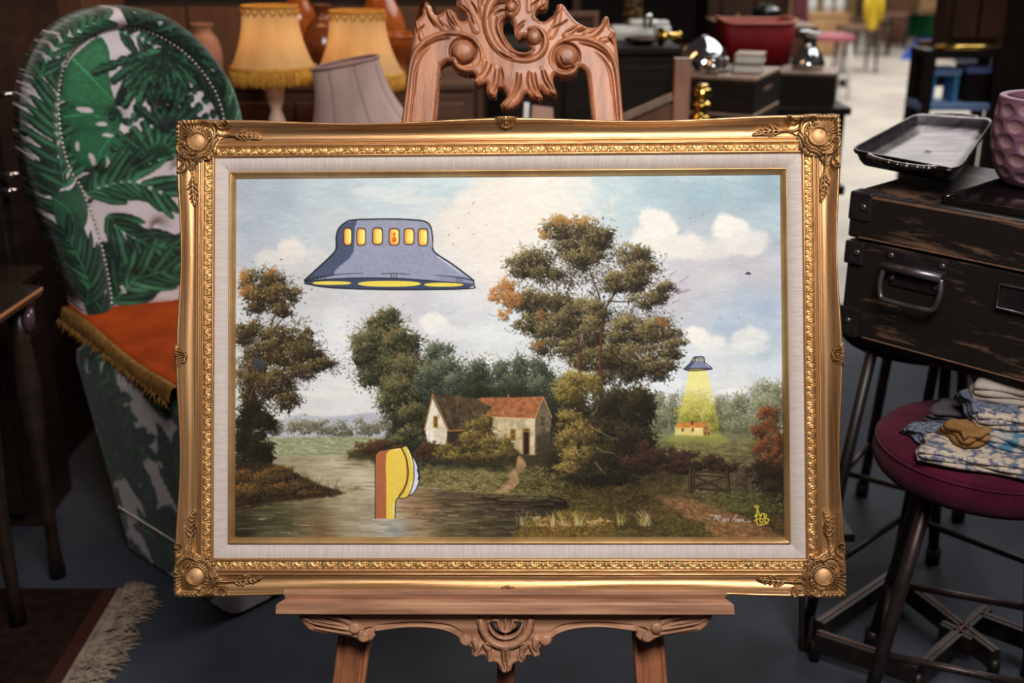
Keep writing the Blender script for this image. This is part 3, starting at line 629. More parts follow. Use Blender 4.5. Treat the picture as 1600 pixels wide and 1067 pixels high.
    p.poly([(360, 735), (400, 722), (440, 728), (470, 742), (500, 758), (540, 770), (500, 778), (430, 786), (360, 800)], (58, 46, 32), 1, 4, 3, 3, tex=.3)
    p.foliage([(385, 745, 28, 14), (425, 752, 34, 14), (460, 762, 30, 10), (400, 770, 40, 14), (490, 770, 26, 6), (440, 740, 26, 12)], [(34, 28, 22), (62, 50, 34), (96, 74, 40), (150, 108, 48)], 1.2, 1.4, 12, seed=25)
    for i in range(70):
        x = R.uniform(400, 530); y = 742 + (x - 400) * .22 + R.normal(0, 4); L = R.uniform(8, 20); k = R.normal(.2, .35)
        p.line([(x, y), (x + k * L * .4, y - L * .6), (x + k * L, y - L)], [(110, 94, 58), (66, 54, 38), (84, 76, 60)][i % 3], 1, .4, .7, 4)
    p.grass(368, 535, 778, 800, 260, [(116, 112, 62), (96, 90, 50)], 7, .6, -.12, .08, .5, [(360, 794), (450, 782), (545, 772), (545, 778), (450, 792), (360, 802)], 13)
    for i in range(70):
        cx, cy = [(425, 450), (450, 530), (490, 570), (400, 560), (440, 610)][i % 5]; x, y = cx + R.normal(0, 20), cy + R.normal(0, 12); dx, dy = (x - 400) * .12 + R.normal(0, 3), R.normal(-3, 4)
        p.line([(x, y), (x + dx * .6, y + dy * .4), (x + dx, y + dy)], (52, 40, 32), 1.0, .4, .6, 4)
    J = p.I.copy()                                   # soften the dabs into paint
    for ax in (0, 1): J = (np.roll(J, 1, ax) + 2 * J + np.roll(J, -1, ax)) / 4
    p.I = p.I * .35 + J * .65
    g_ = p.I.mean(2, keepdims=True); p.I = g_ + (p.I - g_) * .9
    I = p.I / 255.0; I = I + 0.10 * (I - .46) * (1 - np.abs(2 * I - 1)); p.I = ((I - .5) * 1.06 + .5) * 255
    # ---- the periscope in the lake
    z3 = lambda L_: [(360 + x * .28115, 550 + y * .28115) for x, y in L_]
    ink = (30, 28, 32)
    body = z3([(806, 926), (806, 590), (812, 565), (830, 549), (880, 540), (955, 530), (978, 580), (988, 650), (984, 710), (968, 760), (938, 800), (920, 825), (916, 860), (916, 927)])
    p.poly(body, (224, 194, 80)); p.poly(z3([(806, 926), (806, 590), (812, 565), (830, 549), (900, 538), (880, 548), (866, 570), (863, 640), (866, 700), (866, 926)]), (166, 98, 64))
    p.line(z3([(958, 545), (975, 590), (981, 650), (978, 710), (960, 760), (935, 796)]), (186, 110, 60), 2.0, 1.2)
    p.poly(z3([(950, 533), (978, 522), (1000, 560), (1018, 620), (1020, 690), (1010, 750), (988, 800), (960, 813), (938, 812), (962, 780), (985, 720), (988, 650), (978, 580)]), (220, 190, 78))
    p.poly(z3([(1004, 570), (1026, 605), (1044, 650), (1042, 680), (1050, 705), (1038, 745), (1020, 780), (994, 798), (1010, 755), (1020, 690), (1016, 625)]), (205, 208, 226))
    p.poly(z3([(1026, 605), (1040, 640), (1036, 660), (1046, 682), (1040, 708), (1046, 716), (1052, 700), (1048, 660), (1042, 630)]), (44, 46, 60))
    for P_, w in [([(806, 926), (806, 590), (812, 565), (830, 549), (880, 540), (955, 530)], 1.3), ([(950, 531), (974, 580), (987, 650), (984, 710), (966, 762), (938, 802)], 1.8), ([(952, 531), (978, 521), (1000, 558), (1018, 620), (1021, 690), (1010, 750), (988, 800), (962, 813), (938, 812)], 1.3), ([(1002, 562), (1030, 605), (1046, 650), (1051, 705), (1038, 748), (1018, 782), (990, 801)], 1.3), ([(938, 804), (921, 824), (916, 860), (916, 927)], 1.3)]: p.line(z3(P_), ink, w)
    p.line(z3([(985, 540), (1005, 590), (1012, 640)]), (250, 244, 220), 1.2, .8); p.line(z3([(1008, 720), (998, 765)]), (250, 244, 220), 1, .8); p.line(z3([(909, 840), (908, 905)]), (250, 240, 210), 1.3, .9); p.line(z3([(915, 545), (938, 540)]), (250, 244, 220), 1.4, 1)
    p.line(z3([(790, 929), (925, 929)]), (196, 192, 186), 1.2, 1, .7)
    # ---- the big saucer
    z1 = lambda L_: [(360 + x * .28115, 260 + y * .28115) for x, y in L_]
    ink = (26, 26, 34); out = [(588, 400), (600, 350), (636, 314), (690, 297), (880, 292), (1030, 298), (1090, 310), (1114, 340), (1130, 470), (1230, 540), (1310, 600), (1350, 632)]
    body = out + [(1352, 660), (1318, 679), (900, 684), (560, 673), (414, 648), (412, 632), (480, 570), (582, 470)]
    p.poly(z1(body), (139, 144, 165), 1, 1, 0, 0, tex=.05)
    p.poly(z1([(588, 400), (600, 350), (636, 314), (705, 298), (692, 340), (686, 470), (662, 510), (605, 555), (578, 585), (576, 606), (414, 640), (412, 632), (480, 570), (582, 470)]), (72, 80, 104))
    p.poly(z1([(412, 640), (520, 628), (740, 620), (960, 624), (1200, 642), (1310, 650), (1352, 662), (1318, 680), (900, 685), (560, 674), (414, 650)]), (60, 68, 92))
    p.poly(z1([(1150, 612), (1280, 620), (1348, 636), (1350, 660), (1250, 648), (1180, 640)]), (128, 134, 156))
    for x0, x1, y0, y1 in [(455, 672, 638, 658), (708, 1058, 636, 668), (1076, 1294, 646, 668)]:
        c_, r_ = (x0 + x1) / 2, (x1 - x0) / 2; t = np.linspace(0, 2 * PI, 28); yc = (y0 + y1) / 2
        q = np.stack([c_ + r_ * np.sign(np.cos(t)) * np.abs(np.cos(t)) ** .7, yc + (y1 - y0) / 2 * np.sin(t)], 1); p.poly(z1(q), (220, 202, 84))
    for P_, w0, w1 in [([(412, 634), (520, 612), (620, 598), (740, 594)], 1.6, .6), ([(412, 640), (560, 626), (740, 620), (960, 624), (1200, 642), (1345, 654)], 1.5, 1.3), ([(840, 596), (920, 595), (995, 600)], 1.2, .8), ([(1135, 604), (1230, 612), (1300, 622), (1350, 634)], .8, 1.6), ([(412, 650), (560, 674), (900, 685), (1318, 680), (1352, 660), (1350, 632)], 2, 1.8)]: p.line(z1(P_), ink, w0, w1)
    for xs, y0, y1 in [((440, 462, 484, 505, 524), 610, 636), ((893, 908, 924), 600, 624), ((1256, 1270, 1286), 616, 644)]:
        for x in xs: p.line(z1([(x, y0), (x, y1)]), ink, .9, .9, 1, 0)
    p.line(z1([(412, 632), (480, 570), (582, 470), (588, 400), (600, 350), (636, 314), (690, 297), (880, 292), (1030, 298), (1090, 310), (1114, 340), (1124, 400), (1131, 472), (1230, 540), (1310, 600), (1352, 634)]), ink, 2.3, 2.0)
    for i, x in enumerate((652, 727, 818, 910, 993, 1070)):
        y0, y1, hw = [(342, 438, 21), (344, 438, 24), (342, 434, 27), (345, 437, 28), (345, 434, 27), (347, 440, 26)][i]; yc, hh = (y0 + y1) / 2, (y1 - y0) / 2; t = np.linspace(0, 2 * PI, 36, endpoint=False)
        sq = lambda k, dx=0: z1(np.stack([x + dx + hw * k * np.sign(np.cos(t)) * np.abs(np.cos(t)) ** .45, yc + hh * (1 - (1 - k) * .6) * np.sign(np.sin(t)) * np.abs(np.sin(t)) ** .5], 1))
        p.poly(sq(1.12), ink); p.poly(sq(.94), (222, 154, 76)); p.poly(sq(.66, 6), (236, 206, 98)); p.line(z1([(x + 13, y0 + 16), (x + 12, y1 - 18)]), (250, 240, 190), 1.3, .8)
        if i == 3: p.blob(*z1([(x, yc + 16)])[0], 4.0, 5.6, (196, 104, 44), 1, 0, 9, .2); p.blob(*z1([(x, yc - 14)])[0], 2.6, 3.4, (196, 104, 44), 1, 0, 9, .2)
    p.line(z1([(1108, 350), (1116, 400), (1120, 450)]), (206, 210, 224), 1.1, .6); p.line(z1([(1150, 500), (1230, 556), (1290, 604)]), (210, 214, 226), 1.3, .9)
    # ---- the small saucer and the speck far off
    z4 = lambda L_: [(980 + x * .15934, 550 + y * .15934) for x, y in L_]
    p.poly(z4([(640, 70), (660, 50), (740, 46), (754, 65), (762, 105), (830, 160), (800, 172), (620, 182), (552, 172), (620, 105)]), (120, 124, 152))
    p.poly(z4([(640, 70), (660, 50), (690, 48), (660, 100), (610, 165), (552, 172), (620, 105)]), (72, 80, 108)); p.poly(z4([(552, 165), (620, 158), (780, 154), (830, 160), (800, 172), (620, 184)]), (58, 62, 84))
    p.poly(z4([(600, 170), (700, 166), (770, 168), (760, 180), (610, 184)]), (190, 176, 70), .8)
    p.line(z4([(552, 168), (620, 105), (640, 68), (662, 48), (740, 45), (755, 68), (764, 105), (830, 158), (800, 172), (620, 184), (552, 168)]), ink, 1.3, 1.3, 1, 4)
    for x in (650, 680, 710, 738): p.line(z4([(x, 66), (x, 84)]), (222, 200, 90), 1.5, 1.5, 1, 0)
    p.line(z4([(770, 118), (808, 152)]), (206, 212, 226), 1, .8, 1, 0)
    p.poly([(1164, 427.5), (1169, 424.5), (1174, 427.5), (1172, 429), (1166, 429)], (40, 42, 60)); p.blob(1169, 428, 1.5, 1, (150, 146, 90), .8, 0, 9, .4)
    # ---- signatures
    z5 = lambda L_: [(1060 + x * .11243, 720 + y * .11243) for x, y in L_]
    wc = (206, 206, 214)
    for P_ in [[(448, 764), (470, 754), (520, 760), (540, 772)], [(520, 760), (505, 800), (486, 838)], [(522, 762), (565, 765), (590, 776), (565, 790), (525, 792), (560, 820), (575, 826)], [(620, 800), (622, 838), (645, 800), (655, 838), (682, 792)], [(700, 800), (694, 838)], [(712, 776), (716, 772)], [(808, 752), (780, 790), (745, 838)], [(808, 808), (790, 822), (806, 836), (780, 850)], [(832, 812), (822, 832), (846, 838), (850, 814), (832, 812)], [(862, 838), (872, 812), (876, 838), (900, 810), (910, 844), (950, 848), (1010, 838)], [(410, 806), (430, 800)]]: p.line(z5(P_), wc, 1.05, .8, .9)
    yc_ = (226, 206, 66); t = np.linspace(0, 2 * PI, 16)
    p.line(z5(np.stack([1088 + 24 * np.cos(t), 637 + 17 * np.sin(t)], 1)), yc_, 1.3, 1.3, 1, 0)
    for P_ in [[(1098, 670), (1118, 720), (1140, 775)], [(1098, 670), (1092, 720), (1078, 760)], [(1078, 745), (1086, 820), (1100, 884)], [(1060, 772), (1110, 752)], [(1058, 832), (1110, 808)], [(1160, 730), (1136, 780), (1134, 840), (1160, 858), (1178, 820), (1150, 800), (1136, 812)], [(1160, 730), (1150, 760)], [(1188, 730), (1196, 790), (1206, 860)], [(1188, 738), (1220, 748), (1222, 770), (1200, 792), (1250, 810), (1256, 832), (1206, 858)], [(1122, 892), (1180, 880), (1244, 868)]]: p.line(z5(P_), yc_, 1.5, 1.3)
    # ---- brushwork and canvas tooth
    p.I *= (1 + (fbm(PX, PY, 2.5, 2, 81) - .5) * .05 + (fbm(PX * .4, PY * 1.6, 5, 3, 91) - .5) * .06)[..., None]
    return GX, GY, np.clip(p.I, 10, 248)
# ================================================================== structure
M_floor = mat('shaded_concrete', (48, 52, 61), (62, 66, 76), rough=0.75, scale=3, bump=0.15, bscale=40, spec=0.25)  # near floor: its shade is put into the dark colour
M_walk = mat('daylit_concrete', (168, 160, 150), (196, 188, 176), rough=0.75, scale=1.5, bump=0.1, bscale=30, spec=0.3)  # same floor farther off: the daylight is put into the pale colour
def quad_slab(x0, x1, y0, y1, z0, z1): return hexa([(x0, y0, z0), (x1, y0, z0), (x1, y1, z0), (x0, y1, z0), (x0, y0, z1), (x1, y0, z1), (x1, y1, z1), (x0, y1, z1)])
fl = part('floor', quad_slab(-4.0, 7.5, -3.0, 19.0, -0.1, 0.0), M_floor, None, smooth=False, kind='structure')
wk = part('floor_lit_aisle', hexa([(0.95, 4.7, 0.0), (2.7, 4.2, 0), (6.6, 18.9, 0), (3.2, 18.9, 0), (0.95, 4.7, 0.004), (2.7, 4.2, 0.004), (6.6, 18.9, 0.004), (3.2, 18.9, 0.004)]), M_walk, None, smooth=False, kind='structure')  # slab added to carry the brighter tone of the lit floor
M_wall = mat('brown_panelling', (92, 60, 40), (112, 74, 48), rough=0.7, scale=4, stretch=(4, 4, .6), bump=0.1)
M_wdark = mat('dark_backdrop_wall', (40, 33, 28), (52, 42, 36), rough=0.9, scale=2)
wl = thing('wall_back', 'brown timber panelled partition behind the lamps and pottery', 'wall', (-1.6, 4.45, 0)); wl['kind'] = 'structure'; del wl['category']; del wl['label']
part('wall_core', xf(box(3.0, 0.08, 2.6, 0), (-1.6, 4.5, 0)), M_wdark, wl, smooth=False)
for i in range(8):
    for k in range(2):
        part('panel', xf(box(0.366, 0.022, 1.26 if k else 1.20, 0.006), (-2.91 + i * 0.374, 4.455, 0.02 + k * 1.23)), M_wall, wl, smooth=False)
part('wall_left', xf(box(0.1, 9.0, 3.2, 0), (-2.9, 1.5, 0)), M_wdark, None, smooth=False, kind='structure')
part('wall_far', xf(box(12.0, 0.1, 4.0, 0), (1.8, 18.95, 0)), mat('far_wall', (150, 120, 84), (170, 140, 100), rough=.9), None, smooth=False, kind='structure')
part('wall_right', xf(box(0.1, 15.0, 3.6, 0), (7.2, 11.4, 0)), M_wdark, None, smooth=False, kind='structure')

# ================================================================== framed painting
M_gold = mat('antique_gold_leaf', (146, 102, 64), (212, 170, 120), rough=0.38, metal=0.82, scale=5, stretch=(1.2, 1.2, 1.2), bump=0.12, bscale=220, lo=.25, hi=.75, detail=6)
M_gold_h = mat('gold_leaf_streaked_across', (136, 90, 54), (220, 176, 126), rough=0.36, metal=0.8, scale=7, stretch=(.35, 22, 8), bump=0.15, bscale=60, lo=.25, hi=.7)
M_gold_v = mat('gold_leaf_streaked_upright', (136, 90, 54), (220, 176, 126), rough=0.36, metal=0.8, scale=7, stretch=(22, .35, 8), bump=0.15, bscale=60, lo=.25, hi=.7)
M_orn = mat('gilded_plaster', (120, 90, 58), (186, 146, 100), rough=0.42, metal=0.72, scale=40, lo=.3, hi=.7, bump=0.1, bscale=400)
M_boss = mat('bright_gold_boss', (190, 142, 96), (220, 176, 126), rough=0.6, metal=0.55, scale=30)
M_orn2 = mat('gilded_running_scroll', (178, 138, 86), (224, 188, 130), rough=0.38, metal=0.72, scale=60)
M_slip = mat('satin_gilt_slip', (178, 136, 88), (222, 182, 126), rough=0.36, metal=0.7, scale=6, stretch=(1, 1, 1))
def linen_mat(name, st, st2):
    return mat(name, (178, 167, 162), (198, 187, 181), rough=0.95, scale=40, stretch=st, bump=0.25, bscale=240, bstretch=st2, lo=.3, hi=.7, spec=.1, detail=5)
M_lin_h = linen_mat('oatmeal_linen', (9, .8, 1), (3, 1, 1)); M_lin_v = linen_mat('oatmeal_linen_upright', (.8, 9, 1), (1, 3, 1))
S = 0.914 / 852.0                                    # metres per photograph pixel on the canvas plane
MG = 0.0955
WF, HF = CW + 2 * MG, CH + 2 * MG
fr = thing('framed_painting', 'wide gold ornate frame holding a landscape oil painting with flying saucers, on the carved easel', 'painting', L2W(0, -HF / 2, 0), Matrix(PR.tolist()))
PROF = np.array([(0, -24), (0, 14), (.4, 21), (1.6, 25.5), (3.6, 27.5), (5.8, 27), (7.2, 24.5), (8.2, 22.2), (9.5, 21.5), (12, 18.6), (15, 16), (19, 13.4), (23, 11.8), (27, 11), (30.5, 11.2), (32.2, 12), (32.8, 11.2), (33.4, 13.6), (34.6, 15.6), (36.2, 16.2), (37.8, 15.4), (38.6, 13.6), (39.4, 12.4), (40.2, 13.2), (41, 15.6), (42.4, 17), (44, 16.6), (45.2, 14.6), (45.8, 12), (46.6, 11.2), (57, 11.2), (57.4, 12.6), (58.4, 14.2), (59.8, 14.4), (61.2, 13), (62, 10.4), (62.4, 4), (62.4, -24)]) / 1000.0
def prof_z(d):
    P = PROF[1:-1]; return np.interp(d, P[:, 0] + np.arange(len(P)) * 1e-7, P[:, 1])
def sweep_off(s):
    a = np.abs(s); return np.where(a < 0.86, 0.0075 * np.sin(PI * np.clip(a / 0.86, 0, 1)) ** 2, 0)
def side_xy(side, s, d, W, H):
    """s in -1..1 along the side, d inwards from the W x H outer rectangle, mitred"""
    if side in ('top', 'bottom'):
        sg = 1 if side == 'top' else -1; return s * (W / 2 - d), sg * (H / 2 - d)
    sg = 1 if side == 'right' else -1; return sg * (W / 2 - d), s * (H / 2 - d)
def rail(name, side, P, W, H, n, m, sw=False, closed=True, lab=None, parent=None):
    s = np.linspace(-1, 1, n)[:, None]; d = P[None, :, 0]; z = np.repeat(P[None, :, 1], n, 0)
    dd = d + (sweep_off(s) * np.clip(1 - d / 0.024, 0, 1) if sw else 0)
    if sw: z = z - (0.15 * sweep_off(s)) * np.clip(1 - d / 0.02, 0, 1) * (z > 0)
    x, y = side_xy(side, s, dd, W, H)
    # keep the mitre square although the sweep pulls the edge in
    if sw:
        if side in ('top', 'bottom'): x = s * (W / 2 - d) + 0 * dd
        else: y = s * (H / 2 - d) + 0 * dd
    x, y, z = np.broadcast_arrays(x, y, z); k = P.shape[0]
    V = L2W(x.ravel(), y.ravel(), z.ravel())
    i, j = np.meshgrid(np.arange(n - 1), np.arange(k if closed else k - 1), indexing='ij'); j2 = (j + 1) % k
    F = np.stack([i * k + j, (i + 1) * k + j, (i + 1) * k + j2, i * k + j2], -1).reshape(-1, 4)
    if side in ('bottom', 'right'): F = F[:, ::-1]
    F = F[:, ::-1]
    return mesh(name, V, F, m, parent or fr)
RAILS = {}
for sd in ('top', 'bottom', 'left', 'right'):
    hz = sd in ('top', 'bottom')
    RAILS[sd] = rail('frame_rail', sd, PROF, WF, HF, 160, M_gold_h if hz else M_gold_v, True)
    W2, H2 = WF - 2 * 0.0624, HF - 2 * 0.0624
    LP = np.array([(-.002, -20), (-.002, 9), (.0, 9.4), (.0235, 7.4), (.0235, -20)]); LP[:, 1] /= 1000
    rail('linen_liner', sd, LP, W2, H2, 40, M_lin_h if hz else M_lin_v)
    W3, H3 = W2 - 2 * 0.0232, H2 - 2 * 0.0232
    SPf = np.array([(0, -20), (0, 9), (.6, 11), (1.6, 11.8), (2.6, 11.2), (3.1, 9.8), (3.6, 9.6), (6.4, 6.8), (8.4, 4.2), (9.4, 2.8), (9.9, 1.2), (9.9, -20)]) / 1000.0
    rail('gilt_slip', sd, SPf, W3, H3, 40, M_slip)
# running scroll ornament on the inner flat of every rail
for sd in ('top', 'bottom', 'left', 'right'):
    hz = sd in ('top', 'bottom'); half = (WF if hz else HF) / 2 - 0.052
    nq = int(2 * half / 0.0009); nr = 13
    q = np.linspace(-half, half, nq)[:, None]; r = np.linspace(-1, 1, nr)[None, :]
    P_ = 0.026 if hz else 0.025; ph = 2 * PI * q / P_
    h = 0.0
    d1 = np.abs(r - 0.62 * np.sin(ph)); h = np.maximum(h, np.clip(1 - (d1 / .30) ** 2, 0, 1))
    for o_, sg in ((0.25, -1), (0.75, 1)):
        u = ((q / P_ - o_ + .5) % 1 - .5) * P_ / 0.005; v = (r - sg * 0.30)
        rr = np.sqrt(u * u + v * v); h = np.maximum(h, 1.05 * np.clip(1 - ((rr - .42) / .2) ** 2, 0, 1)); h = np.maximum(h, 1.1 * np.clip(1 - (rr / .17) ** 2, 0, 1))
    for o_, sg in ((0.02, 1), (0.12, 1), (0.52, -1), (0.62, -1), (.4, 1), (.9, -1)):
        u = ((q / P_ - o_ + .5) % 1 - .5) * P_ / 0.005; v = (r - sg * 0.62); h = np.maximum(h, .8 * np.clip(1 - ((u - v * .5) / .22) ** 2 - (v / .36) ** 2, 0, 1))
    h = h * (1 - np.abs(r) ** 8 * .8) + 0 * q
    z = 0.0118 + 0.0032 * h
    z[:, 0] = z[:, -1] = 0.0105
    d = 0.0519 + 0.0051 * r + 0 * q
    if hz: x = q + 0 * r; y = (HF / 2 - d) * (1 if sd == 'top' else -1)
    else: y = q + 0 * r; x = (WF / 2 - d) * (1 if sd == 'right' else -1)
    V = L2W(x.ravel(), y.ravel(), z.ravel())
    i, j = np.meshgrid(np.arange(nq - 1), np.arange(nr - 1), indexing='ij')
    F = np.stack([i * nr + j, (i + 1) * nr + j, (i + 1) * nr + j + 1, i * nr + j + 1], -1).reshape(-1, 4)
    if sd in ('top', 'left'): F = F[:, ::-1]
    mesh('running_ornament', V, F, M_orn2, RAILS[sd])
# ---- corner ornaments: one carved design (offsets in photo pixels from the outer corner), mirrored four ways
def corner_relief():
    diag = lambda P: [(b, a) for a, b in P]
    plate = [(1, 1), (10, -1), (22, 1), (34, -1), (50, -1.5), (66, 0), (80, -1), (86, 3), (87, 10), (82, 14), (76, 17), (82, 21), (90, 20), (100, 15), (106, 16), (112, 20), (120, 20), (128, 24), (134, 28), (130, 31), (120, 30), (110, 33), (102, 33), (96, 30), (88, 26), (78, 25), (70, 28), (66, 34), (62, 42), (62, 52), (56, 56)]
    out = crom(plate + diag(plate)[::-1], 3, True)
    R = Relief([out], (), 0.62)
    R.H[:] = 0.0
    def both(fn, P, *a, **k): fn(P, *a, **k); fn(diag(P), *a, **k)
    B = 0.0005
    # shell rays towards the corner
    for k in range(13):
        an = math.radians(225 - 66 + k * 11); c, s_ = math.cos(an), math.sin(an)
        r1 = 40 if 3 < k < 9 else 33
        R.ridge([(33 + 15 * c, 33 + 15 * s_), (33 + r1 * c, 33 + r1 * s_)], 1.4, 2.2, .0042, False, B)
    # big C scrolls, acanthus arms
    both(R.ridge, [(41, 12), (38, 14), (36, 10), (39, 5), (45, 3.5), (52, 6), (58, 12), (61, 20), (60, 28), (56, 35)], 2.3, 2.6, .0062, True, B)
    both(R.ridge, [(50, 8), (56, 12), (60, 18), (64, 22), (70, 24), (78, 23)], 1.8, 1.6, .005, True, B)
    both(R.ridge, [(62, 6), (66, 12), (72, 14), (79, 12), (83, 7), (80, 3), (76, 5), (77, 8)], 2.2, 1.5, .006, True, B)
    both(R.ridge, [(56, 4), (62, 8), (68, 9), (74, 7)], 1.4, 1.2, .004, True, B)
    both(R.ridge, [(48, 14), (53, 20), (54, 28), (51, 34)], 1.4, 1.0, .0045, True, B)
    both(R.ridge, [(44, 16), (48, 22), (49, 27)], 1.2, .8, .004, True, B)
    both(R.ridge, [(64, 30), (58, 38), (56, 46), (52, 50)], 2.0, 1.6, .005, True, B)
    # leaf tail
    both(R.ridge, [(80, 23), (90, 24), (100, 24), (112, 25), (124, 26), (133, 28)], 1.8, 1.2, .005, True, B)
    for x, y0, y1 in [(92, 24, 18), (100, 24, 16), (108, 25, 18.5), (115, 25, 20), (121, 26, 22), (127, 27, 24)]:
        both(R.ridge, [(x, y0), (x + 3, (y0 + y1) / 2), (x + 8, y1)], 2.4, 1.2, .0046, True, B)
        both(R.ridge, [(x, y0), (x + 3, y0 + 3.5), (x + 8, y0 + (25 - y1) * .7 + 1)], 2.2, 1.1, .0044, True, B)
    # bead ring and boss
    for k in range(22):
        an = math.radians(-105 + k * 13); R.dome(34 + 20.5 * math.cos(an), 34 + 20.5 * math.sin(an), 1.9, 1.9, .0036, .0012)
    t = np.linspace(0, 2 * PI, 40); R.ridge(np.stack([34 + 14.8 * np.cos(t), 34 + 14.2 * np.sin(t)], 1), 1.9, 1.9, .0048, False, B)
    for x, y in [(56, 56), (60, 50), (50, 60)]: R.dome(x, y, 3.4, 3.4, .0036, .0006)
    R.H = R.H + (fbm(R.X, R.Y, 2.2, 2, 7) - .5) * .0008
    return R
CR = corner_relief()
def boss_geo(place):
    n, k = 22, 9; th = np.linspace(0, 2 * PI, n, endpoint=False); rr = np.linspace(0.02, 1, k)
    a = 33.5 + 12.6 * rr[:, None] * np.cos(th + .78) * .94 ; b = 33.5 + 12.6 * rr[:, None] * np.sin(th + .78) * .94
    notch = np.exp(-(((a - 27) ** 2 + (b - 27) ** 2) / 14))
    h = .0034 * np.sqrt(np.clip(1 - rr[:, None] ** 2, 0, 1)) + 0 * th - .002 * notch
    V = place(a.ravel(), b.ravel(), h.ravel()); F = []
    for i in range(k - 1):
        for j in range(n): F.append((i * n + j, i * n + (j + 1) % n, (i + 1) * n + (j + 1) % n, (i + 1) * n + j))
    F.append(tuple(range(n))[::-1]); return V, F
for fx, fy in ((-1, 1), (1, 1), (1, -1), (-1, -1)):
    def place(a, b, h, fx=fx, fy=fy):
        d = np.clip(np.minimum(a, b), 0, 60) * S
        base = np.maximum(prof_z(d), 0.0125 + 0.010 * np.exp(-((a - 30) ** 2 + (b - 30) ** 2) / 1500)) + .0012
        base = np.where(np.minimum(a, b) < 6, np.minimum(base, .0262), base)
        return L2W(fx * (WF / 2 - a * S), fy * (HF / 2 - b * S), np.where(h < -0.005, 0.0, base + h))
    V, F = CR.build(place, -0.02, back=False, flip=(fx * fy < 0))
    co = mesh('corner_ornament', V, F, M_orn, fr)
    mesh('cartouche', *boss_geo(place), M_boss, co)
# ---- centre shells
def shell_relief():
    out = crom([(-19, -1), (-10, -2), (0, -2.5), (10, -2), (19, -1), (17, 4), (13, 9), (10, 14), (6, 16), (0, 17), (-6, 16), (-10, 14), (-13, 9), (-17, 4)], 3, True)
    R = Relief([out], (), 0.5)
    for sg in (-1, 1):
        R.ridge([(sg * 17, 0), (sg * 11, 4), (sg * 8, 10), (sg * 7, 14)], 1.7, 1.6, .0048, True, .0005)
        R.ridge([(sg * 11, -1), (sg * 6, 4), (sg * 4, 10), (sg * 4.5, 14)], 1.5, 1.2, .0042, True, .0005)
        R.ridge([(sg * 4, -1.5), (sg * 2.5, 4), (sg * 1, 9)], 1.4, 1.0, .004, True, .0005)
        R.dome(sg * 13.5, 7, 1.8, 1.8, .004); R.dome(sg * 8.5, 14, 1.8, 1.8, .004)
    R.dome(0, 10.5, 2.5, 2.5, .006); R.ridge([(-4.5, 13.5), (0, 16), (4.5, 13.5)], 1.3, 1.3, .0035, True, .0005)
    return R
SR = shell_relief()
for sd in ('top', 'bottom', 'left', 'right'):
    def place(a, b, h, sd=sd):
        base = np.maximum(prof_z(np.clip(b, 0, 40) * S), .016) + .0015; z = np.where(h < -.005, 0, base + h)
        if sd == 'top': return L2W(a * S, HF / 2 - b * S, z)
        if sd == 'bottom': return L2W(a * S, -(HF / 2 - b * S), z)
        if sd == 'left': return L2W(-(WF / 2 - b * S), a * S, z)
        return L2W(WF / 2 - b * S, a * S, z)
    V, F = SR.build(place, -.02, back=False, flip=sd in ('bottom', 'left'))
    mesh('centre_shell', V, F, M_orn, fr)
# ---- the canvas
GX, GY, IMG = paint_landscape()
gV = L2W(GX.ravel(), GY.ravel(), 0.0)
gi, gj = np.meshgrid(np.arange(NY - 1), np.arange(NX - 1), indexing='ij')
gF = np.stack([gi * NX + gj, (gi + 1) * NX + gj, (gi + 1) * NX + gj + 1, gi * NX + gj + 1], -1).reshape(-1, 4)
mesh('canvas', gV, gF, mat_attr('oil_paint', rough=.7, bump=.2, bscale=420, spec=.12), fr, paint=lin(IMG.reshape(-1, 3)),
     label='oil landscape with cottage, lake, big grey flying saucer and yellow periscope')
mesh('backing_board', L2W(np.array([-1, 1, 1, -1, -1, 1, 1, -1]) * (WF / 2 - .03), np.array([-1, -1, 1, 1, -1, -1, 1, 1]) * (HF / 2 - .03), np.array([-.02] * 4 + [-.004] * 4)),
     [(3, 2, 1, 0), (4, 5, 6, 7), (0, 1, 5, 4), (1, 2, 6, 5), (2, 3, 7, 6), (3, 0, 4, 7)], mat('brown_board', (110, 84, 58)), fr, smooth=False)

# ================================================================== carved easel
M_wood = mat('carved_mahogany', (106, 62, 41), (172, 111, 77), rough=0.42, scale=9, stretch=(5, 1.0, 5), bump=0.12, bscale=60, bstretch=(9, 1, 9), spec=.4, lo=.3, hi=.7)
M_wood_h = mat('carved_mahogany_across', (128, 86, 64), (190, 142, 112), rough=0.42, scale=9, stretch=(.6, 9, 6), bump=0.12, bscale=60, bstretch=(1, 9, 9), spec=.4, lo=.3, hi=.7)
M_wood_d = mat('dark_mahogany_legs', (92, 52, 34), (124, 74, 50), rough=0.4, scale=9, stretch=(6, .7, 6), bump=0.1, bscale=60, spec=.4)
ZE = -0.028                                          # easel face, just behind the frame
foot = L2W(0, -0.93, ZE)
ez = thing('display_easel', 'carved reddish wooden easel with scrolled crest and leaf apron holding the gold frame', 'easel', foot, Matrix(PR.tolist()))
def eplace(zb):
    def f(x, y, h):
        a, b = P2L(x, y, zb); return L2W(a, b, zb + h)
    return f
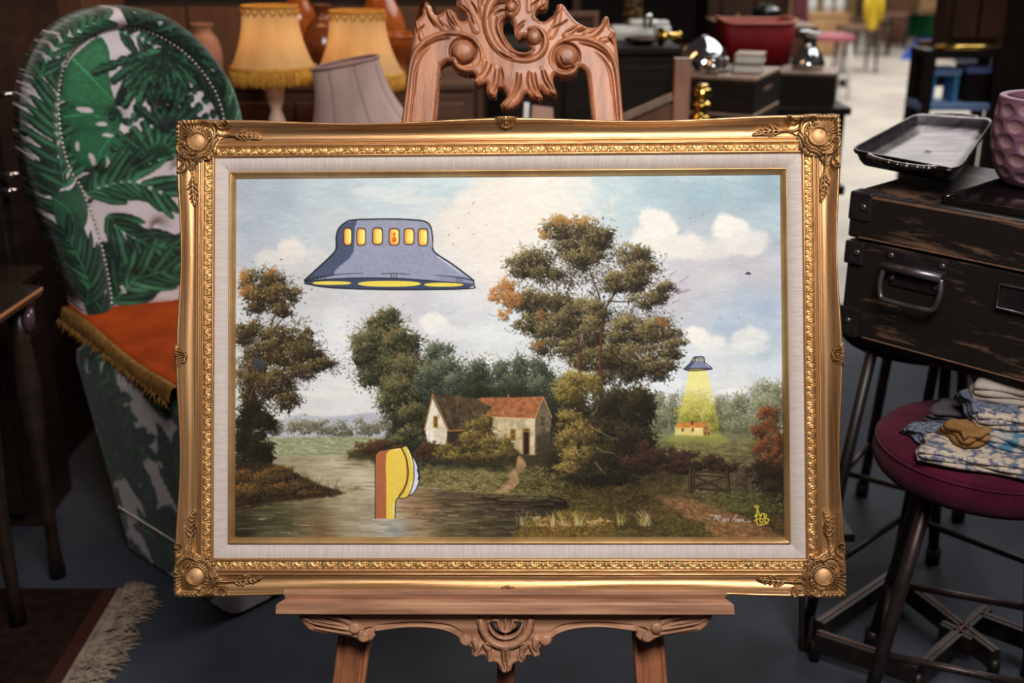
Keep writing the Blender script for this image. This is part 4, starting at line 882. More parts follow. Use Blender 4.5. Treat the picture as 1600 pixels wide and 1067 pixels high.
crest = [(625, 218), (631, 170), (640, 95), (646, 50), (649, 36), (654, 30), (660, 24), (661, 14), (667, 8.5), (673, 10), (676, 16), (677, 22), (683, 25), (690, 22), (700, 15), (708, 18), (713, 23), (716, 31), (722, 34.5), (728, 33), (731, 27), (727, 21), (720, 17), (715, 12), (713, 5), (717, -5), (728, -12), (740, -14), (750, -22), (768, -30), (785, -28), (800, -38), (815, -30), (832, -30), (848, -20), (856, -10), (857, 2), (854, 13), (848, 16), (842, 16), (837, 21), (837, 29), (843, 34.5), (851, 35), (858, 30), (865, 25), (869, 18), (870, 10), (875, 7.5), (881, 10), (887, 19), (891, 24), (899, 33), (909, 40), (920, 44), (930, 44), (937, 40), (941, 31), (946, 26), (951, 30), (953, 40), (955, 46), (961, 52), (963, 65), (967, 105), (976, 218)]
inner = [(928, 218), (921, 150), (918, 122), (915, 113), (908, 107), (904, 109), (899, 117), (889, 122), (876, 122), (868, 119), (864, 124), (865, 132), (868, 141), (870, 148), (866, 152), (857, 150), (849, 146), (845, 141), (844, 146), (848, 153), (845, 157), (838, 157), (829, 153), (824, 149), (820, 150), (814, 160), (806, 168), (795, 172), (785, 171), (782, 166), (786, 160), (792, 153), (791, 146), (785, 140), (778, 140), (776, 146), (775, 152), (770, 153), (763, 149), (760, 141), (761, 134), (757, 132), (750, 135), (743, 134), (741, 130), (744, 122), (740, 117), (730, 117), (716, 113), (708, 105), (703, 98), (697, 99), (690, 104), (688, 110), (683, 170), (677, 218)]
hole = [(786, 38), (789, 31), (796, 30), (801, 36), (803, 46), (805, 56), (809, 64), (815, 60), (820, 60), (823, 66), (826, 74), (831, 80), (824, 84), (812, 83), (804, 79), (799, 73), (791, 62), (786, 50)]
RC = Relief([crom(crest, 3).tolist() + crom(inner, 3).tolist()], [crom(hole, 3, True)], 0.75)
X, Y = RC.X, RC.Y
RC.H[:] = 0.006 + 0.004 * np.clip(1 - np.abs(X - 803) / 90, 0, 1) + 0.003 * np.clip(-RC.sd / 6, 0, 1)
RC.H += .004 * np.exp(-((Y - 120) / 26) ** 2) * (np.abs(X - 805) < 66)
# mouldings of the arch that curl into the two volutes
RC.ridge([(629, 218), (637, 150), (641, 115), (648, 88), (658, 74), (672, 63), (690, 56), (708, 54), (726, 57), (742, 66), (751, 78), (754, 92), (750, 104), (740, 110), (728, 111), (717, 106), (711, 97)], 4.6, 5.2, .0105, True, .004, 8)
RC.ridge([(972, 218), (967, 150), (963, 115), (956, 92), (946, 78), (930, 68), (912, 63), (894, 62), (878, 68), (867, 78), (860, 91), (862, 106), (872, 116), (886, 118), (897, 113), (901, 106)], 4.6, 5.2, .0105, True, .004, 8)
RC.disc(724, 82, 18, .013, .007); RC.disc(885, 90, 18, .013, .007)
RC.ridge([(684, 218), (690, 150), (694, 116), (701, 104)], 2.6, 2.2, .008, True, .004); RC.ridge([(922, 218), (914, 150), (911, 120), (904, 112)], 2.6, 2.2, .008, True, .004)
RC.groove([(638, 218), (646, 150), (650, 112), (660, 88)], 1.2, .005); RC.groove([(964, 218), (958, 150), (953, 114), (944, 96)], 1.2, .005); RC.groove([(678, 218), (684, 150), (688, 116)], 1.1, .004); RC.groove([(927, 218), (919, 150), (916, 122)], 1.1, .004)
# central C scroll
RC.ridge([(797, 26), (804, 20), (806, 10), (800, 2), (788, -2), (774, 2), (765, 14), (761, 32), (763, 52), (772, 72), (786, 87), (804, 96), (824, 98), (840, 92), (850, 80), (852, 66), (847, 54), (838, 49), (829, 50)], 9.5, 5.5, .014, True, .005, 8)
RC.ridge([(786, 30), (779, 40), (781, 56), (789, 72), (800, 84)], 4.5, 3.2, .012, True, .004)
RC.ridge([(798, 82), (808, 86), (822, 87), (834, 80)], 4.2, 3, .013, True, .004)
RC.disc(834.5, 61, 13, .016, .007)
RC.disc(799, 15, 10, .015, .007)
# leaf lobes hanging from the scroll
for P_, w0, w1 in [([(757, 96), (756, 110), (750, 124), (744, 130)], 7, 4), ([(775, 106), (772, 124), (768, 140), (768, 148)], 7, 4.5), ([(784, 110), (786, 128), (782, 138)], 5, 3), ([(806, 112), (808, 132), (802, 152), (790, 166)], 9, 5.5), ([(828, 112), (830, 130), (836, 148), (842, 154)], 8, 4), ([(846, 110), (852, 126), (860, 142), (866, 148)], 7, 4)]:
    RC.ridge(P_, w0, w1, .0095, True, .006)
# crest leaves
for P_, w0, w1 in [([(700, 52), (688, 40), (676, 28), (668, 14)], 8, 4), ([(716, 50), (706, 36), (700, 22)], 8, 4), ([(745, 50), (738, 34), (726, 12), (722, 2)], 9, 6), ([(756, 30), (752, 10), (750, -10)], 8, 5), ([(660, 62), (655, 48), (652, 38)], 6, 3), ([(836, 30), (842, 10), (846, -6)], 9, 6), ([(826, 20), (826, 0), (824, -20)], 8, 5), ([(860, 58), (868, 44), (874, 22), (876, 12)], 9, 4), ([(884, 58), (896, 48), (908, 44)], 7, 4), ([(915, 60), (930, 54), (942, 42), (946, 32)], 8, 4), ([(940, 66), (952, 62), (958, 54)], 6, 3)]:
    RC.ridge(P_, w0, w1, .0075, True, .006)
G_ = RC.groove
for P_ in [[(666, 15), (671, 30), (681, 45)], [(684, 27), (687, 36), (694, 44)], [(697, 20), (702, 32), (712, 44)], [(706, 26), (711, 36), (716, 43)], [(663, 42), (656, 50), (654, 58)], [(731, 22), (737, 32), (741, 41)], [(722, 12), (732, 20), (738, 30)], [(736, 5), (742, 14), (746, 24)], [(752, -4), (754, 4), (752, 12)], [(770, 18), (778, 10), (792, 8)], [(772, 26), (782, 20), (794, 19)], [(764, 34), (768, 24), (776, 14)], [(838, 22), (846, 14), (852, 10)], [(830, 12), (838, 6), (844, 2)], [(806, 60), (808, 48), (814, 40), (820, 36)], [(810, 52), (814, 46), (818, 42)], [(846, 38), (856, 34), (868, 26), (876, 20)], [(862, 48), (874, 42), (886, 34)], [(882, 54), (892, 50), (900, 44)], [(902, 52), (910, 50), (916, 46)], [(918, 55), (924, 53), (928, 49)], [(930, 60), (940, 50), (946, 38)], [(948, 62), (954, 66), (958, 72)], [(748, 124), (756, 114), (761, 100)], [(756, 128), (764, 116), (768, 104)], [(768, 142), (772, 128), (774, 112)], [(774, 146), (779, 130), (780, 112)], [(784, 136), (786, 124), (783, 110)], [(796, 160), (806, 140), (808, 118)], [(801, 158), (812, 138), (814, 120)], [(838, 148), (832, 134), (830, 118)], [(844, 150), (838, 132), (836, 118)], [(828, 146), (824, 130), (826, 116)], [(860, 144), (850, 130), (846, 114)], [(866, 144), (856, 128), (851, 114)], [(780, 86), (790, 92), (800, 96)], [(710, 90), (722, 100), (736, 97), (742, 86)], [(874, 92), (880, 104), (892, 104)], [(776, 30), (776, 50), (786, 72)], [(842, 52), (848, 62), (846, 74)], [(806, 90), (820, 92), (832, 88)], [(652, 96), (662, 78), (682, 66), (702, 62)], [(952, 98), (944, 86), (926, 75), (905, 70)]]:
    G_(P_, 1.05, .0085)
for cx_, cy_, a0_, a1_ in ((724, 82, -200, 110), (885, 90, 60, 380)):
    t = np.radians(np.linspace(a0_, a1_, 26)); G_(np.stack([cx_ + 20 * np.cos(t), cy_ + 20 * np.sin(t)], 1), 1.6, .009, False, False)
G_([(648, 150), (651, 115), (658, 92), (672, 76)], 1.3, .004); G_([(956, 150), (952, 118), (944, 98), (930, 84)], 1.3, .004)
RC.H = RC.H - .0028 * np.exp(-(RC.sd / 1.6) ** 2)
V, F = RC.build(eplace(ZE), -0.022)
mesh('carved_crest', V, F, M_wood, ez)
# uprights: moulded legs that splay from the crest to the floor
def upright(oy0, x_out0, x_in0, oy1, x_out1, x_in1, y_end, m_hi):
    """photo-pixel outline of a moulded leg; cross profile carved along it"""
    prof = np.array([(0, 0), (0, .016), (.06, .0185), (.12, .018), (.15, .012), (.19, .0115), (.24, .0165), (.30, .0178), (.5, .0185), (.70, .0178), (.76, .0165), (.81, .0115), (.85, .012), (.88, .018), (.94, .0185), (1, .016), (1, 0)])
    n = 60; k = len(prof); V = []
    a0 = np.array(P2L(x_out0, oy0, ZE)); b0 = np.array(P2L(x_in0, oy0, ZE)); a1 = np.array(P2L(x_out1, oy1, ZE)); b1 = np.array(P2L(x_in1, oy1, ZE))
    for i in range(n):
        y = a0[1] + (y_end - a0[1]) * i / (n - 1)
        t = (y - a0[1]) / (a1[1] - a0[1]); xa = a0[0] + (a1[0] - a0[0]) * t; xb = b0[0] + (b1[0] - b0[0]) * t
        for u, h in prof: V.append(L2W(xa + (xb - xa) * u, y, ZE - .022 + h * 1.15))
    F = []
    for i in range(n - 1):
        for j in range(k):
            j2 = (j + 1) % k; F.append((i * k + j, i * k + j2, (i + 1) * k + j2, (i + 1) * k + j))
    F.append(tuple(range(k))); F.append(tuple(range((n - 1) * k, n * k))[::-1])
    if x_out0 > x_in0: F = [f[::-1] for f in F]
    return np.array(V), [f[::-1] for f in F]
up_l = upright(206, 627, 679, 1000, 527, 578, -0.93, None)
up_r = upright(206, 974.5, 926, 1000, 1038, 989, -0.93, None)
# lift the feet onto the floor
def to_floor(g):
    V = g[0].copy(); z = V[:, 2]; V[:, 2] = np.maximum(z, 0.0); return V, g[1]
part('upright', to_floor(up_l), M_wood, ez); part('upright', to_floor(up_r), M_wood, ez)
pA, pB = L2W(0.0, 0.30, ZE - .03), L2W(0.0, -0.42, ZE - .03)
part('rear_strut', bar(L2W(-.005, .33, ZE - .035), (-.03, 2.62, .012), .045, .025), M_wood_d, ez)
part('cross_rail', bar(L2W(-.2, .20, ZE - .034), L2W(.2, .20, ZE - .034), .05, .022, up=PR[:, 2]), M_wood_d, ez)
part('centre_post', bar(L2W(*P2L(795, 950, ZE - .01), ZE - .012), L2W(*P2L(785, 1180, ZE - .01), ZE - .012), .03, .02, up=PR[:, 2]), M_wood_d, ez)
# ledge
def extrude_x(prof, x0a, x1a, n=2):
    """prof: list of (y, z, dx) in local metres; ends may be splayed by dx"""
    V = []; k = len(prof)
    for e in (0, 1):
        for y, z, dx in prof: V.append(L2W((x0a - dx) if e == 0 else (x1a + dx), y, z))
    F = [(j, (j + 1) % k, k + (j + 1) % k, k + j) for j in range(k)] + [tuple(range(k))[::-1], tuple(range(k, 2 * k))]
    return np.array(V), F
yT = -HF / 2 - .0005
zL = 0.030
xl = P2L(446, 935, zL)[0]; xr = P2L(1133, 935, zL)[0]
pr_ = [(yT, ZE - .02, 0), (yT, zL - .001, 0), (yT + .0085 + .005, zL - .001, 0), (yT + .0105 + .005, zL + .001, 0), (yT + .0105 + .005, zL + .0045, .0005), (yT + .008 + .005, zL + .007, .0015), (yT + .003 + .005, zL + .0075, .0015), (yT - .002 + .005, zL + .005, -.001), (yT - .0055 + .005, zL + .003, 0.0), (yT - .007 + .005, zL + .009, .003), (yT - .009 + .005, zL + .014, .008), (yT - .012 + .005, zL + .016, .0115), (yT - .027 + .005, zL + .016, .0125), (yT - .029 + .005, zL + .013, .011), (yT - .029 + .005, ZE - .02, .011)]
g = extrude_x(pr_, xl, xr); part('ledge', (g[0], [f[::-1] for f in g[1]]), M_wood_h, ez, smooth=False)
# carved apron
ap = [(466, 958), (467, 964), (472, 971), (478, 979), (486, 985), (500, 988), (520, 991), (545, 994), (556, 997), (562, 1001), (570, 1003), (580, 1000), (586, 993), (586, 987), (600, 984), (630, 981), (660, 981), (690, 985), (706, 989), (716, 995), (719, 1003), (726, 1009), (736, 1011), (738, 1017), (737, 1023), (742, 1026), (750, 1024), (757, 1024), (760, 1030), (764, 1035), (772, 1034), (779, 1038), (781, 1046), (786, 1050)]
apm = [(790 * 2 - x, y) for x, y in ap]
RA = Relief([crom(ap, 3).tolist() + crom(apm, 3)[::-1].tolist()], [crom([(765, 972), (769, 969), (772, 974), (775, 981), (783, 987), (788, 989), (788, 992), (779, 991), (770, 984)], 3, True), crom([(815, 972), (811, 969), (808, 974), (805, 981), (797, 987), (792, 989), (792, 992), (801, 991), (810, 984)], 3, True)], 0.7)
RA.H[:] = .004
mir = lambda P: [(1580 - x, y) for x, y in P]
def bothm(fn, P, *a, **k): fn(P, *a, **k); fn(mir(P), *a, **k)
bothm(RA.ridge, [(590, 984), (630, 978), (660, 977), (692, 981), (712, 990), (722, 999)], 3.2, 3.5, .006, True, .003)
for x, y, r in [(569, 994, 9.5), (555, 980, 9.5), (727, 999, 10)]: RA.disc(x, y, r, .005, .006); RA.disc(1580 - x, y, r, .005, .006)
bothm(RA.ridge, [(546, 972), (528, 964), (505, 962)], 5, 3, .006, True, .002); bothm(RA.ridge, [(545, 982), (520, 977), (494, 972), (474, 964)], 5, 3, .0065, True, .002); bothm(RA.ridge, [(548, 989), (520, 985), (492, 980)], 4, 2, .006, True, .002)
t = np.linspace(0.05 * PI, .95 * PI, 14)
RA.ridge(np.stack([790 + 40 * np.cos(t), 962 + 47 * np.sin(t)], 1), 6.5, 6.5, .010, False, .003)
RA.ridge(np.stack([790 + 26 * np.cos(t), 966 + 30 * np.sin(t)], 1), 5, 5, .009, False, .003)
bothm(RA.ridge, [(768, 976), (771, 968), (778, 968), (780, 976), (784, 984), (790, 986)], 3.4, 3, .009, True, .002)
RA.ridge([(790, 960), (790, 974), (790, 986)], 3, 2.5, .008, True, .002)
for P_, w0, w1 in [([(742, 998), (746, 1010), (744, 1022)], 7, 5), ([(760, 1006), (766, 1018), (766, 1030)], 7, 5)]: bothm(RA.ridge, P_, w0, w1, .009, True, .003)
RA.ridge([(790, 1010), (791, 1030), (788, 1046)], 9, 5, .010, True, .003)
for P_ in [[(748, 962), (748, 985), (760, 1005), (778, 1014)], [(762, 966), (764, 984), (776, 996), (790, 999)], [(740, 1020), (748, 1010), (750, 998)], [(747, 1022), (754, 1012), (755, 1002)], [(763, 1032), (769, 1022), (769, 1010)], [(786, 1044), (790, 1030), (788, 1014)], [(792, 1042), (796, 1030), (795, 1016)], [(532, 972), (512, 966), (500, 961)], [(540, 978), (510, 974), (482, 968)], [(546, 986), (516, 981), (488, 976)], [(590, 976), (650, 972), (700, 976), (722, 988)], [(550, 966), (536, 962), (530, 960)], [(564, 988), (572, 982), (582, 980)]]: bothm(RA.groove, P_, 1.05, .0075)
for x, y in []: RA.groove([(x, y), (x + (5 if x < 790 else -5), y + 9), (790, 993)], 3.4, .009)
RA.H -= .0025 * np.exp(-(RA.sd / 1.6) ** 2)
zA = 0.018
V, F = RA.build(eplace(zA), -0.02)
mesh('carved_apron', V, F, M_wood_h, ez)
# ================================================================== leaf-print chair
def frond(p, rib, L, n, spread=1.0, cols=((22, 62, 42), (44, 104, 68)), w=5.5, side=(1, 1), curl=.5, seed=0):
    R = np.random.default_rng(seed); P = crom(rib, 10); T = np.gradient(P, axis=0); T /= np.linalg.norm(T, axis=1)[:, None]
    for k in range(n):
        i = int((len(P) - 1) * (k + .4) / n); f = k / n
        for sg in (-1, 1):
            if not side[(sg + 1) // 2]: continue
            a = spread * (1.0 - .35 * f) * sg * R.uniform(.85, 1.1); c, s = math.cos(a), math.sin(a)
            d = np.array([T[i][0] * c - T[i][1] * s, T[i][0] * s + T[i][1] * c]); nn = np.array([-d[1], d[0]]) * sg
            l = L * (.55 + .75 * math.sin(PI * min(1, .2 + .75 * f))) * R.uniform(.85, 1.12)
            q = [P[i], P[i] + d * l * .5 - nn * l * .10 * curl, P[i] + d * l - nn * l * .32 * curl]
            m = crom(q, 5); tt = np.linspace(0, 1, len(m)); ww = w * np.sin(PI * np.clip(tt * .92 + .06, 0, 1)) ** .7
            N = np.gradient(m, axis=0); N = np.stack([-N[:, 1], N[:, 0]], 1) / (np.linalg.norm(N, axis=1)[:, None] + 1e-9)
            u = R.random(); col = np.array(cols[0]) * (1 - u) + np.array(cols[1]) * u
            p.poly(np.concatenate([m + N * ww[:, None] / 2, (m - N * ww[:, None] / 2)[::-1]]), col * .62, 1, 1.2)
            p.poly(np.concatenate([m + N * ww[:, None] * .30, (m - N * ww[:, None] * .12)[::-1]]), col * 1.28 + 18, .8, 2.5)
    p.line(rib, np.array(cols[1]) * 1.6, 1.8, .8, .8)
def broad(p, outline, rib, col, holes=(), veins=6, seed=0):
    P = crom(outline, 5, True); p.poly(P, np.array(col) * .8, 1, 1.2)
    c = P.mean(0); p.poly(c + (P - c) * .86, np.array(col) * 1.05, .8, 9, tex=.2)
    r = crom(rib, 8)
    for k in range(veins):
        i = int(len(r) * (k + .5) / veins); b = r[i]
        for sg in (0, 1):
            e = P[int(len(P) * ((.10 + .36 * k / veins) if sg else (.90 - .36 * k / veins)))]
            p.line([b, b + (e - b) * .8], np.array(col) * .62, 5, 1, .45, 0, 4); p.line([b, b + (e - b) * .9], np.array(col) * 1.5, 1.3, .5, .6, 0)
    p.line(rib, np.array(col) * 1.65, 2.2, .8, .9)
    for hx, hy, a, l in holes:
        t = np.linspace(0, 2 * PI, 14); q = np.stack([l * np.cos(t), l * .34 * np.sin(t)], 1); ca, sa = math.cos(a), math.sin(a)
        p.poly(q @ np.array([[ca, sa], [-sa, ca]]) + [hx, hy], (205, 196, 200), 1, 1.5)
GA, GB = (20, 54, 38), (44, 96, 66); GD, GC = (10, 30, 24), (26, 66, 48); GL = ((40, 92, 62), (92, 142, 110))
def leaf_swatch_back():
    Xs, Ys = np.meshgrid(np.arange(20, 420), np.arange(-10, 520)); p = Painter(Xs.astype(float), Ys.astype(float), lambda x, y: (np.asarray(x) - 20.0, np.asarray(y) + 10.0))
    p.I[:] = (206, 196, 200)
    for k, (x, y, a) in enumerate([(60, 300, -1.2), (150, 330, .3), (120, 420, -.4), (210, 300, .9), (250, 360, 2.4), (70, 380, .6), (200, 470, -1.0), (290, 220, -.8), (320, 300, 1.8), (260, 460, -.3), (150, 500, -1.5), (320, 420, -1.9), (110, 260, -.6), (215, 215, -2.2)][::2]):
        frond(p, [(x, y), (x + 45 * math.cos(a), y + 45 * math.sin(a)), (x + 92 * math.cos(a + .3), y + 92 * math.sin(a + .3))], 44, 9, .75, (GD, (24, 62, 46)), 13, (1, 1), .4, 200 + k)
    frond(p, [(95, 330), (86, 250), (80, 180), (92, 110)], 54, 16, 1.3, (GD, GB), 14, (1, 1), .6, 1)
    frond(p, [(52, 118), (78, 70), (118, 42), (150, 30)], 36, 10, .8, (GA, GB), 11, (1, 1), .3, 2)
    frond(p, [(180, 8), (230, 30), (280, 66), (320, 110), (352, 170), (362, 240)], 48, 14, .7, (GD, GA), 19, (1, 1), .4, 3)
    frond(p, [(345, 110), (356, 150), (366, 200)], 30, 8, .6, (GA, (80, 130, 100)), 6, (1, 1), .3, 4)
    broad(p, [(150, 56), (162, 80), (160, 110), (168, 150), (172, 165), (130, 166), (100, 160), (92, 140), (100, 100), (118, 78)], [(108, 90), (140, 125), (168, 154)], (48, 112, 72), (), 7)
    broad(p, [(170, 152), (186, 118), (190, 140), (186, 158), (176, 162)], [(172, 158), (187, 122)], GD, (), 3)
    broad(p, [(96, 168), (140, 162), (172, 164), (184, 180), (176, 196), (140, 198), (110, 196), (92, 186)], [(94, 180), (130, 176), (176, 184)], (40, 98, 66), [(124, 168, .1, 13), (150, 190, .05, 10)], 6)
    broad(p, [(110, 200), (150, 198), (182, 204), (190, 226), (182, 256), (160, 270), (135, 262), (115, 250), (104, 226)], [(176, 200), (152, 225), (140, 258)], (42, 102, 70), [(159, 207, .1, 9), (136, 245, 1.2, 12), (158, 250, 1.3, 12), (114, 225, 1.5, 8)], 6)
    frond(p, [(180, 48), (215, 60), (240, 80), (240, 120)], 40, 9, 1.0, (GD, GB), 11, (1, 1), .5, 5)
    for k in range(13):
        a = math.radians(10 + k * 13); l = 88 + 22 * math.sin(k * 1.7)
        frond(p, [(240, 78), (240 + l * .5 * math.cos(a), 78 + l * .5 * math.sin(a)), (240 + l * math.cos(a) * .92, 82 + l * math.sin(a))], 17, 7, .35, (GD, GB), 11, (1, 1), .2, 20 + k)
    for k in range(9):
        a = math.radians(-170 + k * 19); l = 70
        frond(p, [(238, 245), (238 + l * .5 * math.cos(a), 245 + l * .5 * math.sin(a)), (238 + l * math.cos(a), 240 + l * math.sin(a))], 14, 6, .35, (GA, GB), 11, (1, 1), .2, 40 + k)
    for k in range(7):
        a = math.radians(-150 + k * 22); l = 66
        frond(p, [(258, 200), (258 + l * .5 * math.cos(a), 200 + l * .5 * math.sin(a)), (262 + l * math.cos(a), 196 + l * math.sin(a))], 12, 6, .35, (GD, GC), 13, (1, 1), .2, 60 + k)
    frond(p, [(130, 300), (160, 285), (200, 280), (250, 300)], 54, 10, .9, (GA, GB), 14, (1, 1), .4, 6)
    frond(p, [(160, 330), (190, 360), (235, 380), (290, 380)], 52, 10, .8, (GD, GB), 14, (1, 1), .5, 7)
    broad(p, [(72, 300), (100, 290), (126, 300), (130, 330), (112, 360), (92, 360), (78, 336)], [(74, 304), (100, 325), (112, 356)], (36, 80, 58), (), 5)
    frond(p, [(128, 470), (126, 430), (110, 390), (96, 362)], 48, 10, .8, (GD, GB), 13, (1, 1), .4, 8)
    frond(p, [(170, 470), (196, 440), (236, 420), (290, 415)], 48, 9, .9, (GA, GB), 13, (1, 1), .4, 9)
    for i in range(12): frond(p, [(300 + (i % 4) * 30, 240 + (i // 4) * 80), (320 + (i % 4) * 26, 260 + (i // 4) * 80), (330 + (i % 4) * 26, 300 + (i // 4) * 80)], 30, 8, .8, (GD, GB), 9, (1, 1), .4, 80 + i)
    return p
def leaf_swatch_base():
    Xs, Ys = np.meshgrid(np.arange(0, 1000), np.arange(0, 340)); p = Painter(Xs.astype(float), Ys.astype(float), lambda x, y: (np.asarray(x, float), np.asarray(y, float)))
    p.I[:] = (206, 196, 200); R = np.random.default_rng(3)
    for i in range(72):
        x, y = (i % 12) * 86 + R.uniform(-20, 20), (i // 12) * 66 + R.uniform(0, 60) + 20; a = R.uniform(-2.6, -.6); l = R.uniform(90, 150); k = R.uniform(-.6, .6)
        if i % 4 == 3: broad(p, [(x, y), (x + 30, y - 24), (x + 64, y - 10), (x + 70, y + 26), (x + 40, y + 50), (x + 8, y + 36)], [(x, y), (x + 30, y + 10), (x + 60, y + 26)], (34, 84, 58), [(x + 36, y + 4, .4, 8), (x + 30, y + 26, .8, 8)], 5)
        else: frond(p, [(x, y), (x + l * .5 * math.cos(a), y + l * .5 * math.sin(a)), (x + l * math.cos(a + k), y + l * math.sin(a + k))], 48, 11, .8, (GD, GC if i % 2 else GB), 14, (1, 1), .5, 100 + i)
    return p
SB, SS = leaf_swatch_back(), leaf_swatch_base()
M_leaf = mat_attr('leaf_print_velvet', rough=.7, bump=.1, bscale=500, spec=.3, sheen=.15)
eB = np.array([.80, .60, 0]); nB = np.array([.60, -.80, 0]); c0 = np.array([-.92, 2.78, 0])
def back_pt(px, py, h):
    px, py, h = np.broadcast_arrays(np.asarray(px, float), py, h)
    d = ((px - 800.0) / FPX)[..., None] * RT + FW - ((py - 533.5) / FPX)[..., None] * UP
    t = ((c0 - CAM) @ nB) / (d @ nB); return CAM + t[..., None] * d + h[..., None] * nB
ch = thing('upholstered_chair', 'round-backed chair in white and green tropical leaf fabric behind the frame', 'chair', (-.8, 2.5, 0))
bo = [(132, 520), (122, 472), (108, 440), (86, 382), (63, 322), (46, 262), (38, 205), (40, 152), (53, 102), (80, 58), (120, 29), (165, 14), (205, 11), (250, 22), (291, 48), (331, 90), (356, 132), (371, 180), (376, 235), (368, 300), (352, 370), (336, 430), (326, 480), (322, 530)]
nail = [(172, 500), (168, 450), (157, 392), (142, 342), (123, 292), (107, 266), (97, 238), (90, 200), (87, 160), (90, 122), (100, 92), (120, 68), (150, 50), (190, 42), (230, 50), (270, 71), (300, 98), (325, 131), (340, 165), (346, 205), (340, 270), (326, 340), (306, 400), (296, 450), (292, 500)]
RB = Relief([crom(bo, 4)], (), 1.7)
sn = sdf_poly(RB.X, RB.Y, crom(nail, 4).tolist())
e_ = np.clip(-RB.sd / (-RB.sd + np.maximum(sn, 0) + 1e-3), 0, 1)
RB.H = np.where(sn > 0, .042 * np.sqrt(np.clip(1 - (2 * np.clip(e_, 0, 1) - 1) ** 2, 0, 1)) + .010, .012 + .030 * np.clip(-sn / 40, 0, 1) ** .6)
for bx, by in [(172, 183), (247, 168), (150, 270), (206, 262), (272, 262), (180, 352), (240, 352), (206, 430)]: RB.H -= .030 * np.exp(-((RB.X - bx) ** 2 + (RB.Y - by) ** 2) / 160) * (sn < 0)
def bplace(x, y, h): return back_pt(x, y, h)
V, F = RB.build(lambda x, y, h: np.concatenate([back_pt(x, y, h), np.stack([x, y], -1)], -1), -.10)
pc = SB.I[np.clip((V[:, 4] + 10).astype(int), 0, SB.h - 1), np.clip((V[:, 3] - 20).astype(int), 0, SB.w - 1)]
mesh('backrest', V[:, :3], F, M_leaf, ch, paint=lin(pc))
M_nail = mat('pewter_nail_heads', (196, 190, 184), (220, 214, 208), rough=.3, metal=.8)
np_ = crom(nail, 24); sl = np.concatenate([[0], np.cumsum(np.linalg.norm(np.diff(np_, axis=0), axis=1))]); ns = int(sl[-1] / 7.4)
nx, ny = np.interp(np.linspace(0, sl[-1], ns), sl, np_[:, 0]), np.interp(np.linspace(0, sl[-1], ns), sl, np_[:, 1])
part('nail_trim', cat_geo([sphere(q, .0043, 8, 5) for q in back_pt(nx, ny, .021)]), M_nail, ch, kind='stuff')
part('button', cat_geo([sphere(q, .009, 10, 6, (1, 1, 1)) for q in back_pt(np.array([172., 247.]), np.array([183., 168.]), .012)]), mat('dark_green_button', (20, 40, 32)), ch)
# base: straight skirt to the floor, flared to the seat
fA, fB = np.array([-.641, 2.241]), np.array([-.994, 2.563]); sV = np.array([.67, .74]) * .60
def base_loop(flare, ins=0.0):
    cs = [fB, fA, fA + sV, fB + sV]; c = sum(cs) / 4; out = []
    for i, q in enumerate(cs):
        q2 = c + (q - c) * (1 + flare); a = cs[i - 1]; b = cs[(i + 1) % 4]
        da = (a - q) / np.linalg.norm(a - q); db = (b - q) / np.linalg.norm(b - q)
        for t in np.linspace(0, 1, 7): out.append(q2 + da * .035 * (1 - t) ** 2 + db * .035 * t ** 2)
    out = np.array(out); P = np.concatenate([out, out[:1]]); s = np.concatenate([[0], np.cumsum(np.linalg.norm(np.diff(P, axis=0), axis=1))])
    u = np.linspace(0, s[-1], 241)[:-1]; return np.stack([np.interp(u, s, P[:, 0]), np.interp(u, s, P[:, 1])], 1), u
V, Cc = [], []; zs = np.concatenate([np.linspace(.012, .52, 70), [.55, .565, .572]]); fl_ = np.concatenate([np.linspace(0, .17, 70), [.16, .10, 0.0]])
for z, f_ in zip(zs, fl_):
    L_, u = base_loop(f_); V.append(np.column_stack([L_, np.full(len(L_), z)]))
    Cc.append(SS.I[np.clip(((.56 - z) * 560).astype(int) if False else int((.58 - z) * 560), 0, SS.h - 1), np.clip((np.linspace(0, 1, 240) * 980).astype(int), 0, SS.w - 1)])
V = np.concatenate(V); Cc = np.concatenate(Cc); n = 240; k = len(zs); F = []
for i in range(k - 1):
    for j in range(n): F.append((i * n + j, i * n + (j + 1) % n, (i + 1) * n + (j + 1) % n, (i + 1) * n + j))
F.append(tuple(range((k - 1) * n, k * n)))
mesh('seat_base', V, F, M_leaf, ch, paint=lin(Cc))
L_, u = base_loop(.045); L2_, _ = base_loop(.045)
part('nail_trim', cat_geo([sphere((x, y, .135), .0042, 8, 5) for x, y in (fB + (fA - fB) * t - np.array([.67, .74]) * .0125 for t in np.linspace(.05, .96, 42))]), M_nail, ch, kind='stuff')
# ---- rust cloth on the seat
M_rust = mat('rust_velvet', (140, 50, 8), (172, 68, 16), rough=.9, scale=9, sheen=.0, bump=.1, bscale=600, spec=.15)
M_fray = mat('frayed_gold_border', (104, 72, 34), (146, 106, 56), rough=.95, scale=60, bump=.3, bscale=300, spec=.1)
cl_o = thing('seat_cloth', 'rust orange velvet cloth with frayed gold edge lying on the leaf-print chair seat', 'cloth', (-.8, 2.55, .57))
cA = atz(103, 482, .60); cB_ = atz(262, 602, .585); cC = cA + np.array([.62, .62, 0]) * .62; cC = atz(285, 424, .60)
nu, nv = 40, 40; u = np.linspace(0, 1, nu)[:, None, None]; v = np.linspace(0, 1, nv)[None, :, None]
cC = cA + (cC - cA) * 1.9
sh = cA + (cB_ - cA) * u * 1.08 + (cC - cA) * v
sh = sh + np.array([0, 0, 1]) * (.006 * np.sin(u * 7 + v * 3) + .004 * np.sin(v * 11 - u * 4) + .006)
sh[..., 2] = np.maximum(sh[..., 2], .585)
